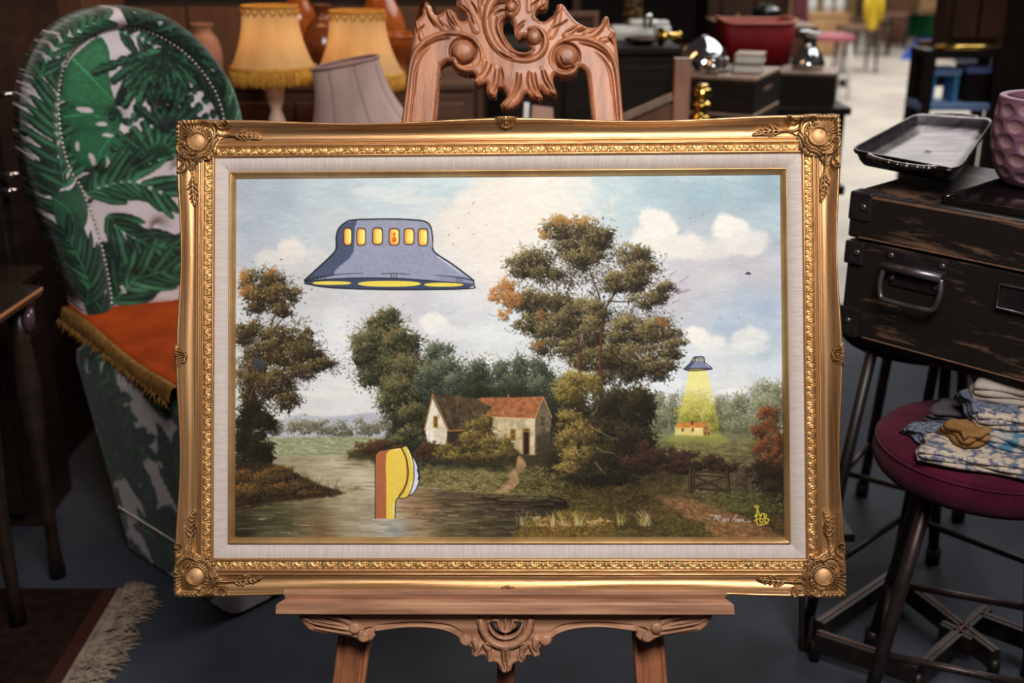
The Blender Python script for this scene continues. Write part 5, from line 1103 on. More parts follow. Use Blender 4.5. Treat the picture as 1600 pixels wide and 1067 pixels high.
def sheet(G, th):
    a, b = G.shape[:2]; V = np.concatenate([G.reshape(-1, 3), G.reshape(-1, 3) - [0, 0, th]]); N = a * b; F = []
    for i in range(a - 1):
        for j in range(b - 1):
            q = (i * b + j, i * b + j + 1, (i + 1) * b + j + 1, (i + 1) * b + j); F.append(q); F.append(tuple(x + N for x in q[::-1]))
    for i in range(a - 1): F.append((i * b, (i + 1) * b, (i + 1) * b + N, i * b + N)); F.append(((i + 1) * b - 1, (i + 1) * b - 1 + N, (i + 2) * b - 1 + N, (i + 2) * b - 1))
    for j in range(b - 1): F.append((j + 1, j, j + N, j + 1 + N)); F.append(((a - 1) * b + j, (a - 1) * b + j + 1, (a - 1) * b + j + 1 + N, (a - 1) * b + j + N))
    return V, F
part('velvet_sheet', sheet(sh, .006), M_rust, cl_o)
sdv = np.cross(np.array([0, 0, 1.0]), (cB_ - cA)); sdv = -sdv / np.linalg.norm(sdv)
if sdv[1] > 0: sdv = -sdv
rows = [sh[:, 0] + sdv * 0.0 + [0, 0, .003], sh[:, 0] + sdv * .012 + [0, 0, .001], sh[:, 0] + sdv * .018 - [0, 0, .014], sh[:, 0] + sdv * .020 - [0, 0, .030]]
part('border_band', sheet(np.stack(rows, 1), .004), M_fray, cl_o)
fr_g = []
for i in range(150):
    t = random.random(); q = cA + (cB_ - cA) * t * 1.06 + sdv * .020 + np.array([0, 0, -.022]); d = np.array([random.gauss(0, .006), random.gauss(0, .006), -random.uniform(.010, .022)])
    fr_g.append(tube([q, q + d * .5 + sdv * .003, q + d + sdv * random.gauss(.003, .003)], [.0016, .0013, .0006], 4))
part('frayed_threads', cat_geo(fr_g), M_fray, cl_o, kind='stuff')

# ================================================================== left-hand dark furniture, rug
M_dark = mat('ebonised_wood', (30, 22, 18), (44, 32, 26), rough=.35, scale=6, stretch=(1, 1, 5), coat=.15, spec=.4)
M_dk2 = mat('dark_brown_wood', (52, 34, 24), (74, 48, 34), rough=.4, scale=6, stretch=(1, 6, 1), spec=.4)
M_edge = mat('lit_rim_wood', (150, 96, 60), (176, 120, 80), rough=.35)  # tone of the light caught by the table rim
M_chrome = mat('polished_chrome', (196, 196, 200), (220, 220, 224), rough=.12, metal=1)
zt = .74; q0 = atz(66, 446, zt)[:2]; q1 = atz(-60, 531, zt)[:2]; q3 = atz(-160, 424, zt)[:2]; q2 = q1 + q3 - q0
def prism(poly, z0, z1, bev=.003):
    bm = bmesh.new(); vs = [bm.verts.new((x, y, z0)) for x, y in poly]; f = bm.faces.new(vs)
    r = bmesh.ops.extrude_face_region(bm, geom=[f]); 
    for e in r['geom']:
        if isinstance(e, bmesh.types.BMVert): e.co.z = z1
    bmesh.ops.recalc_face_normals(bm, faces=bm.faces[:])
    if bev: bmesh.ops.bevel(bm, geom=bm.edges[:], offset=bev, segments=2, affect='EDGES', profile=.5)
    bm.verts.index_update(); V = [v.co[:] for v in bm.verts]; F = [tuple(v.index for v in f.verts) for f in bm.faces]; bm.free(); return np.array(V), F
tb = thing('side_table', 'dark polished table whose lit-rimmed corner juts in at the left edge', 'table', (q0[0] - .2, q0[1], 0))
part('tabletop', prism([q0, q1, q2, q3], zt - .022, zt, .004), M_dark, tb, smooth=False)
dv = (q1 - q0) / np.linalg.norm(q1 - q0); ev = (q3 - q0) / np.linalg.norm(q3 - q0)
part('worn_or_lit_edge', bar(np.append(q0 + dv * .002, zt - .006), np.append(q1, zt - .006), .004, .007, .001), M_edge, tb, smooth=False)  # bright strip: light on the tabletop rim painted as colour
for a, b in ((.05, .05), (.26, .05), (.05, .4)):
    q = q0 + dv * a + ev * b; part('leg', cat_geo([xf(lathe([(.02, .014), (.014, .1), (.018, .3), (.03, .5), (.02, .62), (.026, .70)], 14), (q[0], q[1], 0)), bar((q[0], q[1], .7), (q[0] + .001, q[1], .718), .06, .06, 0, (0, 1, 0))]), M_dark, tb)
sc_ = q0 + dv * .045 + ev * .02
part('scroll_bracket', tube([np.append(sc_, .70), np.append(sc_ + dv * .012, .675), np.append(sc_ + dv * .004, .655), np.append(sc_ + ev * .03, .645)], [.012, .015, .013, .008], 10), mat('lacquered_bracket', (64, 50, 58), (84, 68, 76), rough=.2), tb)
cb = thing('tall_cabinet', 'black tall cabinet with chrome pulls at the far left', 'cabinet', (-1.95, 3.2, 0))
part('carcass', xf(box(1.1, .5, 1.75, .006), (-1.88, 3.22, 0)), M_dark, cb, smooth=False)
for i in range(3):
    d_ = part('door', xf(box(.34, .02, 1.6, .004), (-2.24 + i * .36, 2.96, .08)), M_dark, cb, smooth=False)
for px, py, w in [(6, 147, 20), (8, 272, 34), (8, 297, 30)]:
    q = aty(px, py, 2.93); part('pull', tube([q + [-w * .001, 0, 0], q + [w * .0005, -.012, 0], q + [w * .001, 0, 0]], .007, 10), M_chrome, cb)
wd = thing('wardrobe', 'narrow brown wardrobe standing behind the leaf-print chair', 'wardrobe', (aty(112, 40, 3.75)[0], 3.75, 0))
wx = aty(112, 40, 3.75)[0]
M_wr = mat('reddish_brown_veneer', (84, 52, 36), (108, 68, 46), rough=.5, scale=5, stretch=(6, 6, .6))
part('body', xf(box(.125, .40, 1.9, .006), (wx, 3.9, 0)), M_wr, wd, smooth=False)
part('knob', sphere(aty(136, 62, 3.68), .012), mat('small_brass_knob', (150, 110, 60), rough=.3, metal=.9), wd)
# rug
M_rug = mat('dark_red_rug', (28, 17, 15), (42, 27, 22), rough=1, scale=30, detail=6, bump=.3, bscale=400, spec=.05)
M_rugb = mat('rug_border', (54, 30, 27), (66, 38, 33), rough=1, scale=80, spec=.05)
M_fr = mat('cream_cotton_fringe', (112, 98, 86), (152, 136, 120), rough=1, scale=50, spec=.05)
rg = thing('fringed_rug', 'dark red rug with tangled cream fringe at lower left', 'rug', (-1.5, 1.6, 0))
part('pile', xf(box(1.20, 1.60, .012, .003), (-1.55, 1.56, .001)), M_rug, rg, smooth=False)
part('border', xf(box(.035, 1.60, .013, .003), (-.962, 1.56, .001)), M_rugb, rg, smooth=False)
part('binding', xf(box(.012, 1.60, .014, .003), (-.938, 1.56, .001)), M_fr, rg, smooth=False)
g = []
for i in range(250):
    y = .9 + 1.46 * i / 249 + random.gauss(0, .004); 
    if y < 1.75 and i % 2: continue
    L = random.uniform(.06, .12); a = random.gauss(.25, .55); k = random.gauss(0, .9)
    for s in range(3):
        o = random.gauss(0, .004); P_ = [(-.936, y + o, .010)]; x, yy, aa = -.936, y + o, a + random.gauss(0, .15)
        for st in range(6): x += L / 6 * math.cos(aa); yy += L / 6 * math.sin(aa); aa += k * .22 + random.gauss(0, .12); P_.append((x, yy, .004 + .008 * random.random() * (st < 5)))
        g.append(tube(P_, [.0026, .0028, .0026, .0024, .0024, .0022, .0014], 4))
part('fringe', cat_geo(g), M_fr, rg, kind='stuff')

# ================================================================== lamps
M_table = mat('walnut_console', (44, 30, 22), (60, 42, 30), rough=.45, scale=5, stretch=(5, 1, 1))
def simple_table(name, label, x0, x1, y0, y1, z, m, cat='table', t=.03, leg=.05):
    o = thing(name, label, cat, ((x0 + x1) / 2, (y0 + y1) / 2, 0))
    part('tabletop', xf(box(x1 - x0, y1 - y0, t, .004), ((x0 + x1) / 2, (y0 + y1) / 2, z - t)), m, o, smooth=False)
    for x in (x0 + leg, x1 - leg):
        for y in (y0 + leg, y1 - leg): part('leg', xf(box(leg * .8, leg * .8, z - t, .004), (x, y, 0)), m, o, smooth=False)
    return o
simple_table('console_table', 'walnut console table carrying the fringed lamps', -.98, .0, 3.10, 3.74, .75, M_table)
M_sh1 = mat('cream_silk_shade', (206, 172, 118), (222, 190, 138), rough=.8, scale=3, stretch=(6, 6, .4), translucent=.45, spec=.1)
M_sh3 = mat('dusty_pink_silk_shade', (176, 152, 144), (192, 168, 160), rough=.8, scale=3, stretch=(6, 6, .4), translucent=.25, spec=.1)
M_trim = mat('gold_braid', (170, 118, 44), (206, 152, 70), rough=.9, scale=120, bump=.4, bscale=300, spec=.1)
M_pole = mat('limewashed_turned_wood', (176, 146, 128), (196, 168, 150), rough=.5, scale=8)
def shade_pts(rt, rb, h, flute=.010, nseg=8):
    t = np.linspace(0, 1, 14); r = rb + (rt - rb) * (1 - (1 - t) ** 2.1); z = h * t
    def fn(V, th):
        k = 1 - flute * np.abs(np.sin(th * nseg / 2)) * 0 - flute * (1 - np.abs(np.cos(th * nseg / 2)) ** .6); V = V.copy(); V[..., 0] *= k; V[..., 1] *= k; return V
    return lathe(np.stack([r, z], 1), 96, False, fn), r, z
def fringed_lamp(x, y, z0, rt, rb, h, label, tilt=None, bulb=True, zt_=.75):
    o = thing('table_lamp', label, 'lamp', (x, y, zt_), group=None)
    g, r, z = shade_pts(rt, rb, h); s = part('lamp_shade', xf(g, (x, y, z0)), M_sh1, o)
    part('top_braid', xf(tube([(rt * math.cos(a), rt * math.sin(a), h) for a in np.linspace(0, 2 * PI, 40, endpoint=False)], .0045, 6, closed=True), (x, y, z0)), M_trim, s)
    lo = []
    for i in range(20):
        a = i * 2 * PI / 20; lo.append(tube([((rt * 1.012 + .002) * math.cos(a + q * .12), (rt * 1.012 + .002) * math.sin(a + q * .12), h - .006 - .016 * math.sin(w)) for q, w in zip(np.linspace(-1, 1, 7), np.linspace(0, PI, 7))], .0028, 5))
    part('scalloped_trim', xf(cat_geo(lo), (x, y, z0)), M_trim, s, kind='stuff')
    part('bottom_braid', xf(lathe([(rb * .985, 0), (rb * 1.012, .002), (rb * 1.012, .014), (rb * .975, .015)], 64, False), (x, y, z0 - .004)), M_trim, s)
    fg = []
    for i in range(150):
        a = i * 2 * PI / 150; rr = rb * 1.004 + random.gauss(0, .001); l = .040 + random.gauss(0, .002); fg.append(tube([(rr * math.cos(a), rr * math.sin(a), 0), (rr * math.cos(a + .006), rr * math.sin(a + .006), -l * .6), (rr * math.cos(a + random.gauss(0, .01)), rr * math.sin(a), -l)], [.0024, .0022, .003], 5))
    part('fringe', xf(cat_geo(fg), (x, y, z0)), M_trim, s, kind='stuff')
    hb = z0 - zt_
    part('turned_base', xf(lathe([(.055, 0), (.058, .012), (.045, .02), (.02, .035), (.016, hb * .3), (.03, hb * .42), (.034, hb * .5), (.022, hb * .62), (.015, hb * .68), (.024, hb * .74), (.030, hb * .86), (.030, hb * .94), (.018, hb * .99), (.010, hb + .02), (.008, hb + h * .5)], 24), (x, y, zt_)), M_pole, o)
    part('bulb', sphere((x, y, z0 + h * .62), .022), mat('frosted_bulb', (240, 226, 200)), o)
    if bulb: point('lamp_glow', (x, y, z0 + h * .40), 0.55, (1.0, .55, .22), .03)
    return o
def place_lamp(pxc, py_top, py_bot, Y, rtp, rbp, label):
    a = aty(pxc, py_top, Y); b = aty(pxc, py_bot, Y); dep = (b - CAM) @ FW; m = dep / FPX
    return fringed_lamp(b[0], Y, b[2], rtp * m, rbp * m, a[2] - b[2], label)
place_lamp(427, 10, 107, 3.36, 42, 66, 'cream lamp with gold fringed shade nearest the leaf-print chair')
place_lamp(562, 18, 118, 3.54, 42, 70, 'cream lamp with gold fringed shade behind the plain pink lampshade')
b3 = aty(574, 250, 3.22); a3 = aty(539, 98, 3.22); dep = (b3 - CAM) @ FW; m3 = dep / FPX; ax = (a3 - b3); hh = np.linalg.norm(ax); ax /= hh
sx_ = np.cross(np.array([0, 1, 0]), ax); sx_ /= np.linalg.norm(sx_); sy_ = np.cross(ax, sx_); R3 = np.stack([sx_, sy_, ax], 1)
pl = thing('pink_lamp', 'plain dusty pink silk lampshade leaning on its lamp, no fringe', 'lamp', (b3[0] + .02, 3.22, .75))
g, r, z = shade_pts(52 * m3, 120 * m3, hh, .03, 8); s = part('lamp_shade', (g[0] @ R3.T + b3, g[1]), M_sh3, pl)
part('top_binding', ((lambda q: (q[0] @ R3.T + b3, q[1]))(tube([(52 * m3 * math.cos(a), 52 * m3 * math.sin(a), hh) for a in np.linspace(0, 2 * PI, 40, endpoint=False)], .004, 6, closed=True))), mat('mauve_binding', (120, 92, 92)), s)
for k in range(8):
    a = (k + .5) * 2 * PI / 8 + PI / 8 * 0; pts = np.stack([r * .968 * math.cos(a), r * .968 * math.sin(a), z], 1) * [1.004, 1.004, 1]; part('rib_seam', tube(pts @ R3.T + b3, .0022, 5), MATS['mauve_binding'], s)
part('turned_base', xf(lathe([(.06, 0), (.06, .015), (.02, .03), (.015, .12), (.02, .2), (.012, .32)], 20), (b3[0] + .02, 3.22, .75)), M_pole, pl)

# ================================================================== pottery on the sideboard behind the lamps
M_side = mat('oak_sideboard', (70, 46, 30), (92, 62, 42), rough=.5, scale=5, stretch=(.6, 5, 5))
def cabinet(name, label, x0, x1, y0, y1, z, m, cat='cabinet', doors=3, drawers=0, knob=None, zb=0.0):
    o = thing(name, label, cat, ((x0 + x1) / 2, (y0 + y1) / 2, zb))
    part('carcass', xf(box(x1 - x0 - .02, y1 - y0 - .02, z - zb - .028, .004), ((x0 + x1) / 2, (y0 + y1) / 2 + .01, zb)), m, o, smooth=False)
    part('top', xf(box(x1 - x0, y1 - y0, .026, .005), ((x0 + x1) / 2, (y0 + y1) / 2, z - .026)), m, o, smooth=False)
    kn = knob or mat('aged_brass', (140, 104, 56), (176, 136, 80), rough=.35, metal=.9)
    w = (x1 - x0 - .06) / doors
    for i in range(doors):
        xc = x0 + .03 + w * (i + .5)
        for j in range(max(1, drawers)):
            hz_ = (z - zb - .10) / max(1, drawers); zb_ = zb + .05 + j * hz_
            d_ = part('drawer' if drawers else 'door', xf(box(w - .014, .018, hz_ - .012, .004), (xc, y0 - .001, zb_)), m, o, smooth=False)
            part('knob', sphere((xc, y0 - .02, zb_ + hz_ * .5), .013, 10, 6), kn, d_)
    return o
cabinet('dark_fill_cupboard', 'low black cupboard added as a dark fill between the side table and the chair', -2.3, -1.24, 2.66, 2.90, .66, M_dark, doors=3)  # added to darken the corner where the furniture shadows lie
cabinet('sideboard', 'oak sideboard lined with pottery against the panelling', -1.32, -.12, 3.80, 4.30, 1.02, M_side, doors=4)
def vase(name, label, px, py0, py1, Y, prof, m, cat='vase', group=None, zt_=None, extra=None):
    """prof: (radius px, height fraction)"""
    b = aty(px, py1, Y); a = aty(px, py0, Y); mm = ((b - CAM) @ FW) / FPX; zb = b[2] if zt_ is None else zt_; h = a[2] - zb
    o = thing(name, label, cat, (b[0], Y, zb), group=group)
    P_ = [(r * mm, t * h) for r, t in prof]; P_ = crom(P_, 5); P_[:, 0] = np.maximum(P_[:, 0], .002)
    part('body', xf(lathe(P_, 36), (b[0], Y, zb)), m, o)
    rt = P_[-1, 0]; part('rim', xf(tube([(rt * math.cos(q), rt * math.sin(q), h) for q in np.linspace(0, 2 * PI, 28, endpoint=False)], max(.003, rt * .1), 6, closed=True), (b[0], Y, zb)), m, o)
    return o
M_terra = mat('blush_terracotta', (150, 98, 74), (176, 120, 92), rough=.6, scale=12); M_amb = mat('amber_glaze', (150, 74, 26), (186, 100, 40), rough=.15, scale=6); M_brn = mat('brown_glaze', (92, 46, 22), (130, 70, 34), rough=.15, scale=14)
J = 1.02
vase('pottery_jar', 'blush stoneware jar with a narrow neck beside the chair top', 322, 38, 112, 3.95, [(18, 0), (26, .12), (27, .45), (22, .72), (14, .86), (16, 1)], M_terra, 'jar', zt_=J)
vase('bulbous_vase', 'round brown glazed vase between the two fringed lamps', 506, 8, 80, 3.98, [(12, 0), (30, .25), (33, .45), (24, .7), (10, .86), (14, 1)], M_brn, zt_=J)
vase('amber_pot', 'tall amber glazed pot peeping over the first lampshade', 470, -30, 80, 4.12, [(18, 0), (26, .3), (26, .6), (14, .85), (18, 1)], M_amb, zt_=J)
vase('amber_bottle', 'large amber bottle vase to the right of the second lamp', 598, -60, 85, 4.1, [(26, 0), (38, .2), (36, .45), (22, .65), (9, .8), (9, 1)], M_amb, zt_=J)
vase('shallow_dish', 'footed orange dish standing right of the lamps', 626, 55, 84, 3.88, [(8, 0), (7, .3), (12, .45), (34, .8), (36, 1)], M_amb, 'dish', zt_=J)
vase('lustre_vase', 'dark lustre vase with highlights behind the easel crest', 668, -20, 72, 3.95, [(14, 0), (24, .3), (20, .6), (10, .85), (14, 1)], mat('bronze_lustre', (70, 40, 26), (110, 66, 40), rough=.12, metal=.4), zt_=J)
# ================================================================== trunk with tray and pot, right foreground
M_trunk = mat('blackened_trunk_board', (26, 21, 19), (38, 30, 26), rough=.55, scale=10, stretch=(1, 1, 8), bump=.3, bscale=60, spec=.35)
def scuffed(name, base, scuff, lo):
    m = mat(name, base, scuff, rough=.5, scale=7, stretch=(1.0, 1.0, 6.5), detail=9, lo=lo, hi=lo + .10, bump=.3, bscale=50, spec=.35); return m
M_scuff = scuffed('scuffed_black_board', (27, 22, 20), (104, 78, 60), .57)
M_steel = mat('dull_steel_fitting', (92, 86, 90), (124, 118, 122), rough=.35, metal=.85, scale=30)
M_dsteel = mat('dark_steel_fitting', (48, 42, 44), (66, 58, 60), rough=.4, metal=.7, scale=30)
tf = np.array([.657, 2.15]); td = np.array([.69, -.724]); tn = np.array([.724, .69]); TL_, TD_ = .62, .40; Z0, Z1, ZLID = .736, 1.025, .935
yaw = math.atan2(td[1], td[0])
tr_ = thing('travel_case', 'scuffed black travelling case with steel handle and corner plates on the right', 'suitcase', (*(tf + td * TL_ / 2 + tn * TD_ / 2), Z0), yaw)
tp = lambda a, b, z: np.array([*(tf + td * a + tn * b), z])
def tbox(a0, a1, b0, b1, z0, z1, bev=.003): return hexa([tp(a0, b0, z0), tp(a1, b0, z0), tp(a1, b1, z0), tp(a0, b1, z0), tp(a0, b0, z1), tp(a1, b0, z1), tp(a1, b1, z1), tp(a0, b1, z1)], bev)
part('body', tbox(0, TL_, 0, TD_, Z0, ZLID - .004), M_scuff, tr_, smooth=False)
lid = part('lid', tbox(-.004, TL_ + .004, -.004, TD_ + .004, ZLID, Z1, .006), M_scuff, tr_, smooth=False)
M_bare = mat('bare_worn_edge', (88, 64, 48), (120, 88, 66), rough=.7, scale=40, lo=.3, hi=.7)
part('worn_or_lit_edge', tbox(.03, TL_, -.0048, -.001, Z1 - .009, Z1 - .004, .0008), M_bare, lid, smooth=False)
part('worn_or_lit_edge', tbox(.02, TL_, -.0048, -.001, ZLID + .002, ZLID + .005, .0008), M_bare, lid, smooth=False)
part('worn_or_lit_edge', tbox(.05, TL_, -.0012, .002, Z0 + .002, Z0 + .005, .0008), M_bare, tr_, smooth=False)
def rivet(a, z, p): part('rivet', cat_geo([xf(lathe([(.0055, -.002), (.0055, .0015), (.004, .0032), (.002, .0026), (.0005, .0024)], 14), (0, 0, 0), 0, np.stack([np.append(td, 0), [0, 0, 1], np.append(-tn, 0)], 1))]) if False else rv(a, z), M_steel, p)
def rv(a, z, b=-.006):
    V, F = lathe([(.0062, 0), (.006, .002), (.004, .0042), (.0022, .0036), (.0004, .0034)], 14)
    return tp(a, b, z) + V[:, :1] * np.append(td, 0) + V[:, 1:2] * np.array([0, 0, 1.0]) + V[:, 2:3] * np.append(-tn, 0), [f[::-1] for f in F]
for a0, a1, z0, z1, ra, rz_, par in [(-.005, .042, Z1 - .055, Z1 + .001, .027, Z1 - .026, lid), (-.005, .036, ZLID - .052, ZLID - .006, .024, ZLID - .026, tr_), (-.003, .040, Z0 - .001, Z0 + .06, .020, Z0 + .034, tr_)]:
    c_ = part('corner_plate', cat_geo([tbox(a0, a1, -.0075, .03, z0, z1, .004)]), M_dsteel, par, smooth=False); part('rivet', rv(ra, rz_, -.0075), M_steel, c_)
hd = part('handle_plate', tbox(.085, .205, -.006, .001, Z0 + .155, Z0 + .192, .003), M_dsteel, tr_, smooth=False)
part('rivet', rv(.094, Z0 + .181), M_steel, hd); part('rivet', rv(.196, Z0 + .181), M_steel, hd)
part('handle_roll', tube([tp(.082, -.012, Z0 + .160), tp(.2, -.012, Z0 + .160)], .009, 12), M_steel, tr_)
part('lower_plate', tbox(.095, .195, -.004, .001, Z0 + .122, Z0 + .146, .003), M_dsteel, tr_, smooth=False); part('rivet', rv(.1, Z0 + .138, -.004), M_steel, tr_); part('rivet', rv(.19, Z0 + .138, -.004), M_steel, tr_)
part('handle_bail', tube(crom([tp(.086, -.012, Z0 + .158), tp(.084, -.018, Z0 + .13), tp(.090, -.022, Z0 + .104), tp(.105, -.024, Z0 + .098), tp(.180, -.024, Z0 + .098), tp(.198, -.022, Z0 + .104), tp(.204, -.018, Z0 + .13), tp(.200, -.012, Z0 + .158)], 5), .0055, 10), M_steel, tr_)
lp = part('label_plate', tbox(.305, .385, -.005, .001, Z0 + .128, Z0 + .172, .002), M_dsteel, tr_, smooth=False); part('label_frame', tube([tp(.305, -.007, Z0 + .128), tp(.385, -.007, Z0 + .128), tp(.385, -.007, Z0 + .172), tp(.305, -.007, Z0 + .172)], .0025, 6, closed=True), M_steel, lp)
# black lacquer tray under the pot
M_lac = mat('black_lacquer', (14, 12, 13), (20, 17, 18), rough=.05, coat=.6, spec=.6)
lt_o = thing('lacquer_tray', 'shiny black lacquer tray beneath the purple pot on the travelling case', 'tray', tp(.36, .2, Z1), yaw)
part('tray_floor', tbox(.165, .56, .02, .385, Z1, Z1 + .006, .002), M_lac, lt_o, smooth=False)
for a0, a1, b0, b1 in [(.165, .56, .018, .026), (.165, .56, .379, .387), (.165, .173, .018, .387), (.552, .56, .018, .387)]: part('raised_rim', tbox(a0, a1, b0, b1, Z1, Z1 + .014, .002), M_lac, lt_o, smooth=False)
# silver tray resting partly on the lacquer tray rim
M_silver = mat('tarnished_silver', (48, 42, 40), (112, 104, 106), rough=.36, metal=1, scale=9, stretch=(1, 3, 1), lo=.3, hi=.65, bump=.4, bscale=40)
zr = Z1 + .058
qc = [atz(1327, 236, zr), atz(1498, 268, zr), atz(1552, 188, zr), atz(1432, 180, zr)]
cen = sum(qc) / 4
stt = thing('silver_tray', 'tarnished silver rectangular tray with pierced handles on top of the travelling case', 'tray', (cen[0], cen[1], Z1 + .015))
def tloop(f, z, rnd=.12):
    Q = [cen + (q - cen) * f for q in qc]; out = []
    for i in range(4):
        q = Q[i]; a = Q[i - 1]; b = Q[(i + 1) % 4]
        for t in np.linspace(0, 1, 7): out.append(q + (a - q) * rnd * (1 - t) ** 2 + (b - q) * rnd * t ** 2)
        for t in (.3, .5, .7): out.append(q + (b - q) * t)
    out = np.array(out); out[:, 2] = z; return out
lev = [(1.0, zr), (1.015, zr + .003), (1.0, zr + .005), (.975, zr + .001), (.93, zr - .016), (.88, zr - .026), (.84, zr - .026), (.82, zr - .030), (.6, zr - .031), (.3, zr - .031), (.1, zr - .031), (.0004, zr - .031)]
LO = [tloop(f, z) for f, z in lev] ; LU = [tloop(f, z - .004) for f, z in lev]
def loft(L, close=False):
    n = len(L[0]); V = np.concatenate(L); F = []
    for i in range(len(L) - (0 if close else 1)):
        k = (i + 1) % len(L)
        for j in range(n): F.append((i * n + j, i * n + (j + 1) % n, k * n + (j + 1) % n, k * n + j))
    if not close: F.append(tuple(range((len(L) - 1) * n, len(L) * n)))
    return V, F
part('dish', loft(LO + LU[::-1], True), M_silver, stt)
part('foot_ring', loft([tloop(.6, zr - .034), tloop(.6, Z1 + .0155), tloop(.55, Z1 + .0155), tloop(.55, zr - .034)], True), M_silver, stt)
for i0, i1 in ((0, 1), (2, 3)):
    a, b = qc[i0], qc[i1]; mid = (a + b) / 2; o_ = (mid - cen) / np.linalg.norm(mid - cen); d_ = (b - a)
    P_ = [a + d_ * .20 + o_ * .004, a + d_ * .24 + o_ * .022, a + d_ * .38 + o_ * .036, mid + o_ * .040, a + d_ * .62 + o_ * .036, a + d_ * .76 + o_ * .022, a + d_ * .80 + o_ * .004]
    h_ = part('handle', tube(crom(P_, 6), .0055, 8), M_silver, stt)
    part('cast_leaf', cat_geo([sphere(q, r_, 8, 6, (1, 1, .7)) for q, r_ in zip(crom(P_, 3), [.006, .008, .007, .009] * 6)]), M_silver, h_)
# purple thumb-printed pot
M_pot = mat('purple_stained_wood', (104, 70, 94), (140, 98, 116), rough=.6, scale=14, stretch=(1, 1, 7), bump=.2, bscale=60, lo=.3, hi=.7)
M_dim = mat('paler_carved_dimple', (138, 104, 112), (162, 126, 128), rough=.55, scale=24, stretch=(1, 1, 9), lo=.3, hi=.7)
pz0 = Z1 + .0065; pc_ = np.array([1.035, 2.175]); pr0 = .112; ph_ = .168
po = thing('purple_pot', 'purple wooden pot carved with pale oval dimples standing on the travelling case', 'pot', (*pc_, pz0))
pp = crom([(.060, 0), (.085, .008), (.104, .04), (.1125, .085), (.1125, .125), (.108, .160), (.106, .168), (.094, .168), (.092, .155), (.094, .08), (.07, .03), (.01, .024)], 6)
ns_ = 220; zz = pp
dimp = []; 
for row, (zc, rzz, n_) in enumerate([(.147, .0135, 15), (.117, .0145, 15), (.086, .0145, 15), (.055, .014, 15), (.027, .011, 14)]):
    for k in range(n_): dimp.append((2 * PI * (k + .5 * (row % 2) + .13 * row) / n_, zc + .004 * math.sin(k * 2.3 + row), .0175 + .002 * math.sin(k * 1.7), rzz * (.92 + .1 * math.sin(k * 3.1))))
def dimple_depth(th, z, r):
    d = 0
    for a, zc, rw, rh in dimp:
        u = ((th - a + PI) % (2 * PI) - PI) * r / rw; v = (z - zc) / rh; q = u * u + v * v; d = np.maximum(d, np.clip(1 - q, 0, 1) ** .6)
    return d
zf = np.linspace(0, 1, 90); outp = pp[: 6 * 6 + 1]; zo = np.linspace(.004, .168, 90); ro = np.interp(zo, outp[:, 1], outp[:, 0])
th = np.linspace(0, 2 * PI, ns_, endpoint=False)[None, :]; dd = dimple_depth(th, zo[:, None], .11); rr = ro[:, None] - .0055 * dd
V = np.stack([rr * np.cos(th), rr * np.sin(th), zo[:, None] + 0 * th], -1)
inn = pp[37:]; Vi = np.stack([inn[:, :1] * np.cos(th), inn[:, :1] * np.sin(th), inn[:, 1:] + 0 * th], -1)
Vb = np.stack([.02 * np.cos(th), .02 * np.sin(th), 0 * th], -1)
Va = np.concatenate([Vb, V, Vi]).reshape(-1, 3) + [pc_[0], pc_[1], pz0]; n = ns_; kk = 1 + 90 + len(inn)
i, j = np.meshgrid(np.arange(kk - 1), np.arange(n), indexing='ij'); F = np.stack([i * n + j, i * n + (j + 1) % n, (i + 1) * n + (j + 1) % n, (i + 1) * n + j], -1).reshape(-1, 4)
pb = mesh('body', Va, F, M_pot, po); pb.data.materials.append(M_dim)
fd = np.concatenate([[0 * th[0]], dd, np.zeros((len(inn), n))]).reshape(-1); fm = (fd[F].min(1) > .12).astype(np.int32); pb.data.polygons.foreach_set('material_index', fm)

# ================================================================== stools
M_maroon = mat('maroon_wool_felt', (56, 14, 30), (80, 21, 43), rough=1, scale=14, bump=.3, bscale=500, sheen=.05, spec=.1, detail=6)
M_blkseat = mat('black_wool_felt', (26, 21, 20), (34, 28, 26), rough=1, scale=14, bump=.3, bscale=500, spec=.1)
M_leg = mat('gunmetal_tube', (62, 52, 50), (80, 68, 66), rough=.4, metal=.75, scale=40)
def stool(name, label, x, y, z, r, m, spread=.08, a0=.4, cat='stool'):
    o = thing(name, label, cat, (x, y, 0))
    st = part('seat', xf(lathe(crom([(.01, -.075), (r * .80, -.075), (r * .95, -.066), (r, -.045), (r * .995, -.026), (r * .975, -.012), (r * .93, -.002), (r * .7, .006), (.01, .008)], 5), 64), (x, y, z)), m, o)
    part('seam', xf(tube([(r * .985 * math.cos(q), r * .985 * math.sin(q), -.014) for q in np.linspace(0, 2 * PI, 64, endpoint=False)], .0022, 5, closed=True), (x, y, z)), m, st)
    fe = []
    for k in range(4):
        a = a0 + k * PI / 2; c, s_ = math.cos(a), math.sin(a); t0 = np.array([x + r * .62 * c, y + r * .62 * s_, z - .07]); t1 = np.array([x + (r * .62 + spread) * c, y + (r * .62 + spread) * s_, .008]); fe.append((t0, t1))
        l_ = part('leg', tube([t0, t0 * .5 + t1 * .5, t1], .0135, 12), M_leg, o); part('foot_cap', tube([t1 - [0, 0, .008], t1 + [0, 0, .03]], .018, 12), M_dsteel, l_)
    for k in range(4):
        p0 = fe[k][0] * .32 + fe[k][1] * .68; p1 = fe[(k + 1) % 4][0] * .32 + fe[(k + 1) % 4][1] * .68; part('stretcher', tube([p0, p1], .008, 8), M_leg, o)
    return o
sx0, sy0, sz0 = .895, 1.945, .60
stool('maroon_stool', 'round maroon felt stool with dark tube legs and folded fabric on top', sx0, sy0, sz0, .205, M_maroon, .10, .42)
